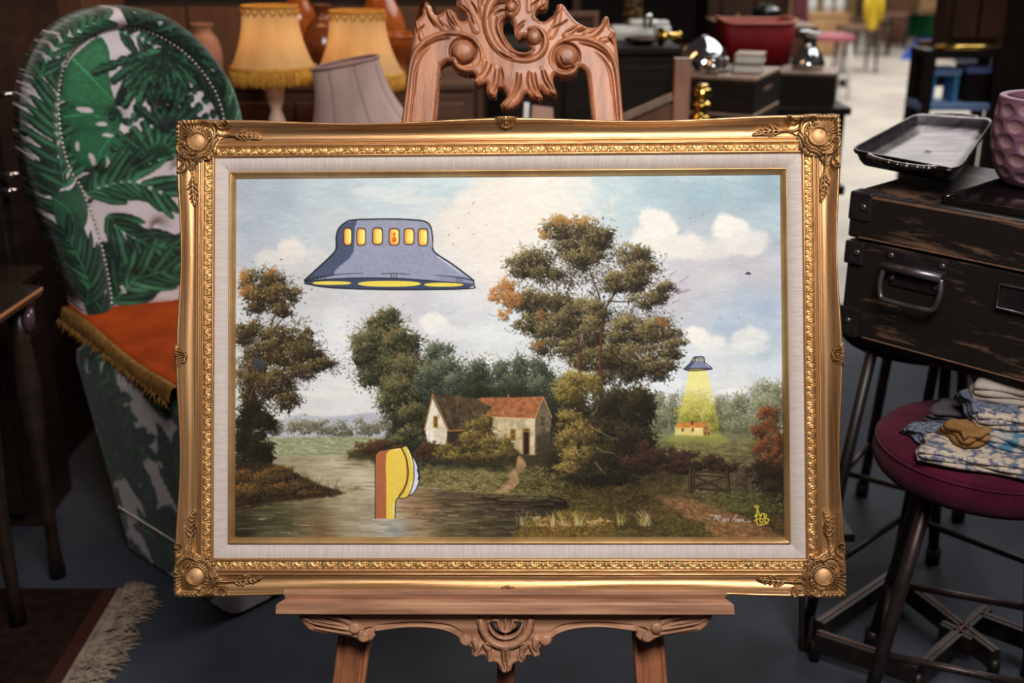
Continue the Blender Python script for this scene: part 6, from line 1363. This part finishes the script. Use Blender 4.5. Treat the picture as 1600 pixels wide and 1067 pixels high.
# the trunk's stand
M_blk = mat('black_painted_steel', (24, 21, 20), (34, 29, 27), rough=.45, metal=.3, scale=20)
sd_ = thing('case_stand', 'black metal stand with splayed thin legs under the travelling case', 'stand', tp(TL_ / 2, TD_ / 2, 0), yaw)
part('top_plate', tbox(.02, TL_ - .02, .02, TD_ - .02, Z0 - .022, Z0 - .001, .003), M_blk, sd_, smooth=False)
fts = []
for a, b, oa, ob in [(.05, .05, -.06, -.05), (.57, .05, .05, -.04), (.05, .35, -.06, .05), (.57, .35, .05, .05)]:
    t0 = tp(a, b, Z0 - .022); t1 = tp(a + oa, b + ob, .0); fts.append((t0, t1)); part('leg', tube([t0, t1], .0115, 10), M_blk, sd_)
for i, j in ((0, 2), (1, 3), (2, 3)):
    part('stretcher', tube([fts[i][0] * .25 + fts[i][1] * .75, fts[j][0] * .25 + fts[j][1] * .75], .008, 8), M_blk, sd_)
stool('black_stool', 'low black felt stool pushed back behind the maroon stool', 1.02, 2.68, .60, .20, M_blkseat, .06, .2)
# a folded black chair frame lying on the floor, with worn edges
M_rail = mat('worn_black_rail', (22, 17, 15), (38, 28, 22), rough=.45, scale=30, lo=.45, hi=.6)
cr = thing('floor_rack', 'low black metal rack with coppery worn edges on the floor beneath the stools', 'rack', (.75, 1.95, 0))
P0 = lambda x, y, z=.05: atz(x, y, z)
for a, b in [((1275, 1000), (1435, 1052)), ((1278, 985), (1395, 905)), ((1395, 905), (1555, 1030)), ((1470, 985), (1520, 1010)), ((1435, 1052), (1540, 960)), ((1530, 970), (1610, 1000))]:
    q0_, q1_ = P0(*a), P0(*b); part('rail', bar(q0_, q1_, .026, .045, .003), M_rail, cr, smooth=False)
    part('worn_or_lit_edge', bar(q0_ + [0, 0, .0235], q1_ + [0, 0, .0235], .006, .003, .001), mat('coppery_wear', (72, 46, 35), (96, 62, 48), rough=.45, metal=.3), cr, smooth=False)
for q in [(1275, 1000), (1435, 1052), (1395, 905), (1555, 1030)]:
    w = P0(*q); part('foot', tube([(w[0], w[1], 0), (w[0], w[1], .05)], .012, 10), M_blk, cr)
hp = thing('hairpin_leg_stand', 'black hairpin-legged stand half hidden under the frame corner', 'stand', (*atz(1262, 1010, 0)[:2], 0))
w0 = atz(1256, 1012, 0.004); k0 = aty(1256, 900, w0[1] + .05); 
part('hairpin_leg', tube(crom([k0 + [-.01, .02, .1], k0 + [-.004, 0, 0], w0 + [-.006, 0, .02], w0, w0 + [.01, 0, .02], k0 + [.03, .01, .02], k0 + [.04, .03, .1]], 6), .007, 8), M_blk, hp)
part('shelf', xf(box(.16, .14, .02, .003), (k0[0] + .02, k0[1] + .06, k0[2] + .09)), M_blk, hp, smooth=False)
# ---- folded fabrics on the maroon stool
def fabric_mat(name, c1, c2, sc, lo, hi, st=(1, 1, 1)): return mat(name, c1, c2, rough=1, scale=sc, lo=lo, hi=hi, detail=5, stretch=st, bump=.25, bscale=300, spec=.05)
F_gb = fabric_mat('grey_blue_tweed', (66, 72, 88), (120, 126, 140), 160, .4, .6); F_gr = fabric_mat('slate_cotton', (70, 66, 72), (84, 80, 86), 30, .3, .7)
F_tan = fabric_mat('tan_cotton', (124, 90, 56), (146, 110, 72), 20, .3, .7); F_toile = fabric_mat('cream_and_blue_toile', (92, 98, 122), (186, 172, 154), 55, .42, .52); F_teal = fabric_mat('teal_damask', (72, 116, 140), (168, 160, 154), 40, .45, .55); F_oat = fabric_mat('oatmeal_wool', (150, 138, 130), (172, 160, 150), 60, .3, .7)
def folded(label, px, py, z, w, d, t, rz, m, layers=3, tilt=0.0):
    """a folded cloth: stacked soft leaves joined by a fold"""
    c = atz(px, py, z + t); o = thing('folded_fabric', label, 'fabric', (c[0], c[1], z), rz, group='fabric remnants on the maroon stool')
    lt = t / layers; ca, sa = math.cos(rz), math.sin(rz)
    for k in range(layers):
        n, mm = 16, 10; u = np.linspace(-1, 1, n); v = np.linspace(-1, 1, mm); U, Vv = np.meshgrid(u, v, indexing='ij'); zt_ = z + lt * (k + .96) + .003 * np.sin(U * 3 + k) * np.cos(Vv * 2 + k * 2) * (k == layers - 1) + tilt * U * w / 2
        ww, dd_ = w / 2 * (1 - .03 * k + .02 * math.sin(k * 5)), d / 2 * (1 - .04 * ((k * 7) % 3))
        x = U * ww + .004 * np.sin(Vv * 4 + k); y = Vv * dd_ + .003 * np.sin(U * 5 + k * 2); edge = np.maximum(np.abs(U), np.abs(Vv)); zt_ = zt_ - lt * .35 * np.clip((edge - .8) / .2, 0, 1) ** 2
        G = np.stack([c[0] + x * ca - y * sa, c[1] + x * sa + y * ca, zt_], -1); part('fold', sheet(G, lt * .9), m, o)
zs_ = sz0 + .010
folded('creased cream and blue toile remnant, lowest on the maroon stool', 1530, 700, zs_, .20, .10, .022, -.42, F_toile)
folded('grey-blue tweed square at the left end of the fabric pile', 1456, 668, zs_, .075, .07, .018, .35, F_gb)
folded('slate cotton remnant tucked behind the tan piece', 1496, 634, zs_ + .002, .09, .085, .026, .9, F_gr)
folded('tan cotton remnant folded in the middle of the pile', 1514, 664, zs_ + .024, .066, .070, .026, .3, F_tan)
folded('teal damask remnant draped down the right of the pile', 1604, 676, zs_ + .024, .16, .085, .024, -.75, F_teal)
folded('cream toile remnant with blue print, second from the top of the pile', 1590, 638, zs_ + .050, .15, .09, .024, -.2, F_toile)
folded('grey-blue tweed flap hanging over the pile, large', 1548, 622, zs_ + .052, .09, .11, .026, -.1, F_gb)
folded('oatmeal wool blanket folded on top of the pile at the frame edge', 1598, 590, zs_ + .078, .17, .13, .030, -.35, F_oat)

# ================================================================== the cluttered shop behind
M_dk = mat('near_black_wood', (22, 16, 13), (34, 25, 20), rough=.55, spec=.2, scale=6, stretch=(1, 1, 5))
M_mid = mat('mid_brown_wood', (92, 60, 42), (118, 80, 58), rough=.45, scale=6, stretch=(5, 1, 1))
M_pinkw = mat('pinkish_pale_wood', (150, 104, 84), (172, 124, 102), rough=.5, scale=6, stretch=(6, 6, 1))
M_slat = mat('greyed_slat_wood', (120, 98, 82), (150, 126, 106), rough=.6, scale=8, stretch=(6, 1, 1))
M_brass = mat('polished_brass', (186, 150, 70), (214, 182, 104), rough=.16, metal=1)
M_silv = mat('bright_silver', (190, 190, 196), (220, 220, 224), rough=.1, metal=1)
M_white = mat('white_china', (196, 198, 196), (214, 216, 212), rough=.25)
X_ = lambda px, Y, py=60: aty(px, py, Y)[0]
Zp = lambda py, Y, px=1000: aty(px, py, Y)[2]
cabinet('dark_sideboard', 'long near-black sideboard behind the easel crest', -.04, X_(1052, 4.3), 4.1, 4.6, Zp(74, 4.1), M_dk, doors=3)
bk = thing('backdrop_bookcase', 'tall dark bookcase at the back behind the china', 'bookcase', (X_(940, 6.2), 6.2, 0))
bx0, bx1 = X_(690, 6.0), X_(1110, 6.0)
part('back_panel', xf(box(bx1 - bx0, .03, 1.9, 0), ((bx0 + bx1) / 2, 6.4, 0)), M_dk, bk, smooth=False)
for z in (.1, .5, .9, 1.25, 1.6, 1.87): part('shelf', xf(box(bx1 - bx0, .36, .03, .003), ((bx0 + bx1) / 2, 6.2, z)), M_dk2, bk, smooth=False)
for x in (bx0, (bx0 + bx1) / 2, bx1): part('side', xf(box(.04, .38, 1.9, .003), (x, 6.2, 0)), M_dk2, bk, smooth=False)
vase('gold_speckled_vase', 'tall gold speckled vase at the back beside the easel crest', 988, -25, 42, 4.45, [(14, 0), (15, .3), (15, .7), (12, 1)], mat('speckled_gold', (40, 30, 20), (150, 120, 66), rough=.35, metal=.4, scale=60, lo=.5, hi=.6), zt_=Zp(74, 4.1))
zsb = Zp(74, 4.1)
wt = thing('covered_dish', 'white china covered dish with a silver handle on the dark sideboard', 'dish', (X_(990, 4.35), 4.35, zsb))
mm4 = 4.35 / FPX
part('dish', xf(box(.16, .12, .055, .018, 3), (X_(985, 4.35), 4.35, zsb)), M_white, wt); part('lid', xf(box(.11, .09, .02, .008), (X_(1030, 4.35) - .06, 4.35, zsb + .055)), M_white, wt); part('handle', tube(crom([(X_(1004, 4.35), 4.3, zsb + .05), (X_(1004, 4.35), 4.28, zsb + .09), (X_(1012, 4.35), 4.28, zsb + .09), (X_(1012, 4.35), 4.3, zsb + .05)], 5), .008, 8), M_silv, wt)
wt2 = thing('white_butter_dish', 'white china dish on the right part of the dark sideboard', 'dish', (X_(1034, 4.4), 4.45, zsb)); part('dish', xf(box(.07, .10, .05, .012, 3), (X_(1034, 4.4), 4.45, zsb)), M_white, wt2); part('lid', xf(box(.055, .08, .015, .006), (X_(1034, 4.4), 4.45, zsb + .05)), M_white, wt2)
vase('wooden_bowl', 'dark wooden bowl in front of the white dish', 1003, 60, 74, 4.2, [(10, 0), (20, .4), (26, .9), (26, 1)], M_dk2, 'bowl', zt_=zsb)
hn = thing('brass_horn', 'brass horn lying on the end of the dark sideboard', 'horn', (X_(1043, 4.2), 4.2, zsb))
ha, hb = aty(1032, 68, 4.18), aty(1060, 56, 4.22); ha[2] = max(ha[2], zsb + .03); hb[2] = max(hb[2], zsb + .03)
tq = np.linspace(0, 1, 9)[:, None]; part('bell', tube(ha + (hb - ha) * tq, [.032, .026, .02, .016, .013, .012, .011, .011, .011], 16), M_brass, hn); part('mouthpiece', sphere(hb, .015), M_brass, hn)
# pale chair to the right of the crest
pcx, pcY = X_(1066, 3.35, 140), 3.35
pcn = thing('pale_wood_chair', 'plain pinkish wooden chair with squared posts behind the top of the frame', 'chair', (pcx - .2, 3.5, 0))
zpt = aty(1066, 95, 3.35)[2]
part('post', bar((pcx, 3.35, 0), (pcx, 3.37, zpt), .047, .04, .004, (0, 1, 0)), M_pinkw, pcn, smooth=False); part('post_cap', xf(box(.05, .043, .006, .002), (pcx, 3.37, zpt)), M_slat, pcn, smooth=False)
pl2 = aty(905, 215, 3.42); part('post', bar((pl2[0], 3.42, 0), (pl2[0], 3.42, pl2[2] + .04), .045, .04, .004, (0, 1, 0)), M_pinkw, pcn, smooth=False)
part('arm_rail', bar(aty(960, 190, 3.40), aty(1052, 150, 3.37), .03, .022, .003), M_slat, pcn, smooth=False)
part('seat', xf(box(.46, .40, .03, .006), (pcx - .2, 3.60, .45)), M_pinkw, pcn, smooth=False); part('side_panel', hexa([aty(962, 240, 3.40), aty(1050, 230, 3.37), aty(1050, 230, 3.39), aty(962, 240, 3.42), aty(962, 194, 3.40), aty(1050, 155, 3.37), aty(1050, 155, 3.39), aty(962, 194, 3.42)]), M_mid, pcn, smooth=False)
for dx in (-.40, 0): part('leg', xf(box(.04, .04, .45, .003), (pcx + dx, 3.78, 0)), M_pinkw, pcn, smooth=False)
# small framed board seen under the arch of the crest
fb_ = thing('wooden_board', 'pinkish board with a pale edge leaning under the arch of the crest', 'panel', aty(845, 240, 3.3))
part('board', hexa([aty(826, 250, 3.30), aty(868, 250, 3.30), aty(868, 250, 3.32), aty(826, 250, 3.32), aty(832, 164, 3.34), aty(864, 168, 3.34), aty(864, 168, 3.36), aty(832, 164, 3.36)]), M_pinkw, fb_, smooth=False); part('pale_edge', bar(aty(819, 250, 3.29), aty(823, 160, 3.33), .016, .014, .002, (0, 1, 0)), M_white, fb_, smooth=False)
# stacked crates and silverware
yw = -.45
def crate(name, label, cx, cy, z0, w, d, h, rz, group=None, slats=5):
    o = thing(name, label, 'box', (cx, cy, z0), rz, group=group); part('body', xf(box(w, d, h - .012, .004), (cx, cy, z0), rz), M_dk, o, smooth=False)
    c, s_ = math.cos(rz), math.sin(rz)
    for i in range(slats):
        u = (i + .5) / slats * d - d / 2; part('slat', xf(box(w * 1.02, d / slats * .9, .012, .003), (cx - s_ * u, cy + c * u, z0 + h - .012), rz), M_slat, o, smooth=False)
    for sg in (-1, 1): part('handle', xf(box(.006, d * .3, .014, .002), (cx + c * sg * w * .5, cy + s_ * sg * w * .5, z0 + h * .5), rz), M_mid, o, smooth=False)
    return o
ctop = Zp(112, 4.0, 1140); cx_ = X_(1140, 4.05, 120); zc = ctop
tl_ = simple_table('low_bench', 'dark low bench under the stacked slatted boxes', X_(1086, 3.85, 150), X_(1215, 4.3, 120) + .12, 3.72, 4.35, ctop - .34, M_dk, 'bench')
crate('slatted_box', 'slatted dark box at the bottom of the nearer stack', cx_, 4.04, ctop - .34, .27, .36, .11, yw, 'stacked slatted boxes'); crate('slatted_box', 'slatted dark box in the middle of the nearer stack', cx_, 4.04, ctop - .23, .27, .36, .11, yw, 'stacked slatted boxes'); crate('slatted_box', 'slatted dark box on top of the nearer stack, under the silver dome', cx_, 4.04, ctop - .12, .27, .36, .12, yw, 'stacked slatted boxes')
vase('silver_dome', 'polished silver dish cover on the slatted boxes', 1098, 57, 112, 4.03, [(40, 0), (41, .08), (39, .35), (31, .65), (16, .9), (4, 1)], M_silv, 'dish cover', zt_=ctop)
sc2 = thing('silver_creamer', 'small silver creamer in front of the dish cover', 'jug', (X_(1112, 3.93), 3.9, ctop)); q = np.array([X_(1114, 3.92, 110), 3.93, ctop]); part('body', xf(lathe(crom([(.012, 0), (.026, .012), (.03, .03), (.02, .05), (.024, .062)], 4), 24), q), M_silv, sc2); part('handle', tube(crom([q + [.022, 0, .05], q + [.05, 0, .05], q + [.05, 0, .02], q + [.026, 0, .015]], 5), .004, 6), M_silv, sc2)
# brass stacked finial
bz = aty(1096, 186, 3.62)[2]; bxx = X_(1096, 3.62, 160); bh = aty(1096, 138, 3.62)[2]
bf = thing('brass_candlestick', 'ringed brass candlestick just above the frame, right of the pale chair', 'candlestick', (bxx, 3.62, bz - .2)); hh_ = bh - bz + .2
part('stem', xf(lathe(crom([(.05, 0), (.05, .01), (.02, .03), (.014, .10), (.03, .14), (.018, .17), (.034, .20), (.020, .222), (.033, .245), (.018, .262), (.031, hh_ - .022), (.026, hh_)], 4), 28), (bxx, 3.62, bz - .2)), M_brass, bf); part('socket', xf(lathe([(.018, 0), (.02, .012), (.014, .014)], 20), (bxx, 3.62, bh)), M_brass, bf)
simple_table('plant_table', 'small black table carrying the brass candlestick', bxx - .06, bxx + .12, 3.54, 3.70, bz - .2, M_dk, t=.02, leg=.02)
# further chest, red tub, jug
zch = aty(1180, 98, 5.0)[2]
cabinet('low_chest', 'dark chest in the middle distance carrying the red tub', X_(1128, 5.0, 98), X_(1262, 5.0, 98), 4.85, 5.25, zch, M_dk, doors=2, drawers=3)
rt_ = thing('red_tub', 'deep red leather tub with a tan rim on the chest', 'tub', (X_(1179, 5.0, 98), 5.0, zch))
zr0, zr1 = zch, aty(1180, 33, 5.0)[2]; xa, xb, xc_, xd = X_(1130, 5, 98), X_(1228, 5, 98), X_(1236, 5, 40), X_(1122, 5, 40)
M_red = mat('oxblood_leather', (112, 18, 24), (136, 26, 30), rough=.6, spec=.2, scale=5); rows = []
def tub_loop(xl, xr, z, dy): 
    t = np.linspace(0, 2 * PI, 48, endpoint=False); c, s_ = np.cos(t), np.sin(t); return np.stack([(xl + xr) / 2 + (xr - xl) / 2 * np.sign(c) * np.abs(c) ** .28, 5.0 + dy * np.sign(s_) * np.abs(s_) ** .3, np.full(48, z) + .012 * np.abs(c) ** 2 * (z > zr0 + .1)], 1)
part('wall', loft([tub_loop(xa + .02, xb - .02, zr0 + .001, .08), tub_loop(xa, xb, zr0 + .004, .10), tub_loop((xa + xd) / 2, (xb + xc_) / 2, (zr0 + zr1) / 2, .12), tub_loop(xd, xc_, zr1, .13), tub_loop(xd + .01, xc_ - .01, zr1, .12), tub_loop(xa + .012, xb - .012, zr0 + .012, .085)]), M_red, rt_)
part('rim', tube(tub_loop(xd, xc_, zr1, .13), .006, 8, closed=True), mat('tan_piping', (176, 96, 66), (196, 120, 90), rough=.5), rt_)
vase('enamel_pot', 'black enamel pot with chrome glints behind the red tub', 1196, 8, 40, 5.45, [(18, 0), (21, .3), (21, .75), (14, .9), (12, 1)], mat('black_enamel', (20, 20, 24), (28, 28, 32), rough=.08), 'pot', zt_=zr1 - .02 if False else aty(1196, 38, 5.45)[2])
cabinet('back_cupboard', 'brown cupboard behind the red tub with an orange door', X_(1112, 5.7, 40), X_(1250, 5.7, 40), 5.35, 5.9, aty(1196, 38, 5.45)[2], M_mid, doors=2)
jx, jz = X_(1266, 4.75, 110), aty(1266, 104, 4.75)[2]
crate('paper_box', 'slatted box at the end of the row beside the walkway', X_(1255, 4.75, 120), 4.66, jz - .13, .22, .24, .13, -.3); simple_table('walkway_table', 'dark table at the walkway edge with curved chrome', X_(1215, 4.5, 150), X_(1300, 4.8, 150), 4.5, 4.82, jz - .13, M_dk, t=.03, leg=.03)
vase('chrome_jug', 'tall chrome jug with bright reflections beside the red tub', 1262, 50, 104, 4.66, [(22, 0), (26, .15), (20, .4), (11, .65), (12, .85), (17, 1)], M_silv, 'jug', zt_=jz)
# ---- walkway row
M_pink = mat('dusty_pink_velvet', (150, 72, 84), (176, 96, 106), rough=.9, sheen=.4); M_lw = mat('light_oak', (170, 130, 88), (192, 152, 108), rough=.5, scale=5, stretch=(.5, 5, 5)); M_wh = mat('white_paint', (206, 204, 202), (220, 218, 214), rough=.5)
dr = thing('pink_curtain', 'dusty pink velvet curtain hanging beside the walkway', 'curtain', (X_(1245, 7.0, 30), 7.0, .9)); u = np.linspace(0, 1, 40); x0_, x1_ = X_(1234, 7, 20), X_(1260, 7, 20)
zc0 = aty(1245, 52, 7.0)[2]; G = np.stack([np.stack([x0_ + (x1_ - x0_) * u + (0 if z > 1.6 else .02 * (1.6 - z)), 7.0 + .02 * np.sin(u * 26), np.full(40, z)], -1) for z in np.linspace(zc0, 2.2, 10)], 1)
part('cloth', sheet(G, .004), M_pink, dr); part('rail', tube([(x0_ - .05, 7.0, 2.21), (x1_ + .05, 7.0, 2.21)], .012, 8), M_brass, dr)
cabinet('oak_chest', 'light oak chest of drawers along the walkway', X_(1258, 14.5, 60), X_(1322, 14.5, 60), 14.4, 14.9, aty(1290, 22, 14.4)[2], M_lw, doors=1, drawers=3)
for px, lab in ((1268, 'white jug on the left of the oak chest'), (1292, 'white jug in the middle of the oak chest'), (1311, 'white jug on the right of the oak chest')): vase('white_jug', lab, px, -14, 22, 14.6, [(5, 0), (8, .3), (6, .7), (5, 1)], M_white, 'jug', 'white jugs on the oak chest', zt_=aty(1290, 22, 14.4)[2])
def chair(name, label, px, py_floor, Yh, hs, w, m_seat, m_leg, back=True, group=None, rz=0):
    b = atz(px, py_floor, 0); o = thing(name, label, 'chair', (b[0], b[1], 0), rz, group=group); L = lambda x, y, z: np.array([b[0] + x * math.cos(rz) - y * math.sin(rz), b[1] + x * math.sin(rz) + y * math.cos(rz), z])
    part('seat', xf(box(w, w, .06, .02, 3), (b[0], b[1], hs - .06), rz), m_seat, o)
    for sx in (-1, 1):
        for sy in (-1, 1): part('leg', tube([L(sx * w * .42, sy * w * .42, hs - .05), L(sx * w * .46, sy * w * .46, 0)], [.022, .014], 8), m_leg, o)
    if back:
        for sx in (-1, 1): part('post', tube([L(sx * w * .42, w * .42, hs - .03), L(sx * w * .42, w * .52, hs + .48)], .018, 8), m_leg, o)
        for z in (.18, .32, .45): part('back_rail', bar(L(-w * .42, w * .47, hs + z), L(w * .42, w * .47, hs + z), .02, .06, .004), m_leg, o, smooth=False)
    return o
chair('pink_seat_stool', 'pink padded stool with white legs by the walkway', 1283, 152, 0, .58, .42, M_pink, M_wh, False)
chair('dark_walkway_stool', 'dark wooden stool beyond the pink stool', 1334, 112, 0, .50, .40, M_mid, M_dk2, False)
chair('dark_walkway_chair', 'dark wooden chair beside the walkway, the nearer one', 1360, 86, 0, .46, .44, M_dk2, M_dk2, True, None, 1.2)
chair('dark_walkway_chair', 'dark wooden chair beside the walkway, farther and under the wardrobe', 1388, 76, 0, .46, .44, M_mid, M_dk2, True, None, 1.2)
bg = thing('black_handbag', 'small black bag on the floor by the pink stool', 'bag', atz(1316, 136, 0)); w = atz(1316, 136, 0); part('body', xf(box(.14, .09, .08, .03, 3), (w[0], w[1], 0)), M_dk, bg); part('strap', tube(crom([(w[0] - .05, w[1], .07), (w[0] - .03, w[1], .13), (w[0] + .03, w[1], .13), (w[0] + .05, w[1], .07)], 5), .006, 6), M_dk, bg)
yj = thing('yellow_jacket', 'bright yellow jacket hanging by the walkway', 'jacket', (X_(1361, 10.5, 30), 10.5, 1.2)); ya, yb = aty(1361, 46, 10.5), aty(1361, -20, 10.5)
M_yel = mat('yellow_cotton', (206, 172, 30), (226, 194, 50), rough=.8)
part('torso', loft([np.stack([ya[0] + r_ * np.cos(np.linspace(0, 2 * PI, 24, endpoint=False)), 10.5 + .04 * np.sin(np.linspace(0, 2 * PI, 24, endpoint=False)), np.full(24, z)], 1) for r_, z in [(.03, ya[2]), (.06, ya[2] + .05), (.05, ya[2] + .2), (.065, ya[2] + .33), (.03, ya[2] + .40)]]), M_yel, yj)
for sg in (-1, 1): part('sleeve', tube([(ya[0] + sg * .05, 10.5, ya[2] + .34), (ya[0] + sg * .07, 10.48, ya[2] + .2), (ya[0] + sg * .065, 10.46, ya[2] + .08)], [.026, .024, .02], 10), M_yel, yj)
part('hanger_hook', tube([(ya[0], 10.5, ya[2] + .4), (ya[0], 10.5, ya[2] + .9)], .006, 6), M_dsteel, yj)
cabinet('brown_wardrobe', 'brown wardrobe far down the walkway', X_(1384, 16, 40), X_(1418, 16, 40), 15.9, 16.4, 1.9, M_mid, 'wardrobe', doors=1)
cabinet('pine_cupboard', 'yellow pine cupboard at the end of the walkway', X_(1424, 16.5, 20), X_(1475, 16, 20), 16.2, 16.8, 2.0, M_lw, 'cupboard', doors=2, zb=aty(1440, 22, 16.2)[2])
M_grn = mat('bright_green_plastic', (20, 110, 50), (30, 140, 66), rough=.5)
for px, w, lab in ((1412, .14, 'narrow bright green crate at the far end'), (1440, .32, 'wide green crate at the far end')):
    cx0 = X_(px, 17.2, 50); zz0 = 0.0; o = thing('green_crate', lab, 'crate', (cx0, 17.2, 0)); part('box', xf(box(w, .3, aty(px, 25, 17.2)[2], .01), (cx0, 17.2, 0)), M_grn, o, smooth=False); part('lid', xf(box(w * 1.03, .31, .03, .006), (cx0, 17.2, aty(px, 25, 17.2)[2])), mat('dark_green_plastic', (14, 66, 36), rough=.5), o, smooth=False)
bm0 = [atz(1406, 93, .004), atz(1458, 93, .004), atz(1460, 59, .004), atz(1434, 59, .004)]; bo_ = part('blue_mat', prism([q[:2] for q in bm0], .004, .02, .003), mat('royal_blue_mat', (24, 74, 168), (34, 90, 190), rough=.8), None, smooth=False); tag(bo_, 'royal blue mat lying on the daylit walkway', 'mat')
# ---- shelf unit on the right
Y5 = 5.0; sx1, sx2 = X_(1448, Y5, 130), X_(1556, Y5, 130); ztop = aty(1450, 78, Y5)[2]
su = thing('open_shelf_unit', 'dark open shelf unit with blue things on its shelves at right', 'shelf', ((sx1 + sx2) / 2, Y5 + .15, 0))
for x in (sx1, sx2): 
    for y in (Y5, Y5 + .16): part('post', xf(box(.045, .045, ztop - .03, .003), (x, y, 0)), M_dk, su, smooth=False)
M_bl = mat('pale_blue_paint', (110, 140, 186), (130, 160, 204), rough=.5); shz = [.12, aty(1450, 172, Y5)[2], ztop - .03]
for z, m_ in zip(shz, (M_dk, M_bl, M_dk)): part('shelf', xf(box(sx2 - sx1 + .05, .20, .03, .003), ((sx1 + sx2) / 2, Y5 + .08, z)), m_, su, smooth=False)
for zf_ in (.2, .5): part('back_slat', xf(box(sx2 - sx1, .015, .08, .002), ((sx1 + sx2) / 2, Y5 + .17, shz[1] + zf_ * .4)), M_mid, su, smooth=False)
bs = thing('blue_stool', 'small pale blue stepped stool standing on the shelf unit', 'stool', (X_(1470, Y5 + .15, 150), Y5 + .15, shz[1] + .03)); bzz = shz[1] + .03; bh2 = aty(1470, 108, Y5)[2] - bzz
part('seat', xf(box(.13, .14, .03, .004), (X_(1480, Y5, 120), Y5 + .08, bzz + bh2 - .03)), M_bl, bs, smooth=False)
for dx in (-.05, .05): part('side', xf(box(.02, .13, bh2 - .03, .003), (X_(1480, Y5, 120) + dx, Y5 + .08, bzz)), mat('teal_blue_paint', (60, 130, 176), (76, 150, 196), rough=.5), bs, smooth=False)
bb = thing('blue_box', 'periwinkle blue box with dark front on the shelf unit', 'box', (X_(1522, Y5, 140), Y5 + .15, bzz)); part('body', xf(box(.10, .14, bh2 - .02, .004), (X_(1528, Y5, 140), Y5 + .08, bzz)), M_dk, bb, smooth=False); part('lid', xf(box(.11, .15, .03, .006), (X_(1528, Y5, 140), Y5 + .08, bzz + bh2 - .02)), mat('periwinkle_paint', (96, 112, 180), (116, 132, 200), rough=.5), bb, smooth=False)
ds = cabinet('dark_dresser_top', 'very dark dresser top standing on the open shelf unit', X_(1474, Y5, 50), sx2 + .03, Y5, Y5 + .16, ztop + .75, M_dk2, doors=2, zb=ztop)
part('gallery_rail', tube([(X_(1458, Y5, 75), Y5 - .012, ztop + .012), (sx2 + .02, Y5 - .012, ztop + .012)], .012, 8), M_brass, ds)
lp_ = part('leaning_pole', bar((atz(1395, 330, .01)[0], 4.3, .03), aty(1580, -40, 4.45), .06, .045, .005), M_dk2, None, smooth=False); tag(lp_, 'dark square timber pole leaning in front of the shelf unit', 'pole')
bcx = X_(1556, 4.0, 100); cabinet('black_press', 'black cupboard filling the top right corner', bcx, bcx + .8, 3.55, 4.0, 1.9, M_dk, doors=2)
cabinet('tall_armoire', 'tall dark brown armoire behind the red tub', X_(1062, 7.2, 30), X_(1230, 7.2, 30), 7.1, 7.6, 2.0, M_dk2, 'armoire', doors=3)
# more stock along the back
def leaning_frame(label, px, py_top, py_bot, Y, w, m_frame, m_in):
    b = aty(px, py_bot, Y); t_ = aty(px, py_top, Y); h = t_[2] - b[2]; o = thing('picture_frame', label, 'picture frame', (b[0], Y, b[2])); fw = .022
    part('panel', xf(box(w - fw, .012, h - fw, .002), (b[0], Y + .01, b[2] + fw / 2)), m_in, o, smooth=False)
    for dx in (-1, 1): part('stile', xf(box(fw, .025, h, .003), (b[0] + dx * (w - fw) / 2, Y, b[2])), m_frame, o, smooth=False)
    for z in (0, h - fw): part('rail', xf(box(w - 2 * fw, .025, fw, .003), (b[0], Y, b[2] + z)), m_frame, o, smooth=False)
for px, pt, w, lab, mf in ((900, 18, .17, 'brown picture frame standing on the dark sideboard behind the crest', M_mid),):
    leaning_frame(lab, px, pt, 66.5, 4.5, w, mf, M_dk2)
for k, (dx, dz, m_, lab) in enumerate([(0, 0, M_mid, 'brown book under the cream book on the slatted boxes'), (.006, .032, M_slat, 'cream book on top of the brown one beside the silver dish cover')]):
    bq = np.array([X_(1160, 4.0, 108) + dx + .02, 4.0, ctop + dz]); o = thing('old_book', lab, 'book', bq, -.3, group='books on the slatted boxes'); part('pages', xf(box(.088, .122, .024, .001), bq + [0, 0, .004], -.3), M_white, o, smooth=False)
    for zz_ in (0, .028): part('cover', xf(box(.094, .130, .004, .001), bq + [0, 0, zz_], -.3), m_, o, smooth=False)
    part('spine', xf(box(.004, .130, .030, .001), bq + [-.045, .013, .001], -.3), m_, o, smooth=False)
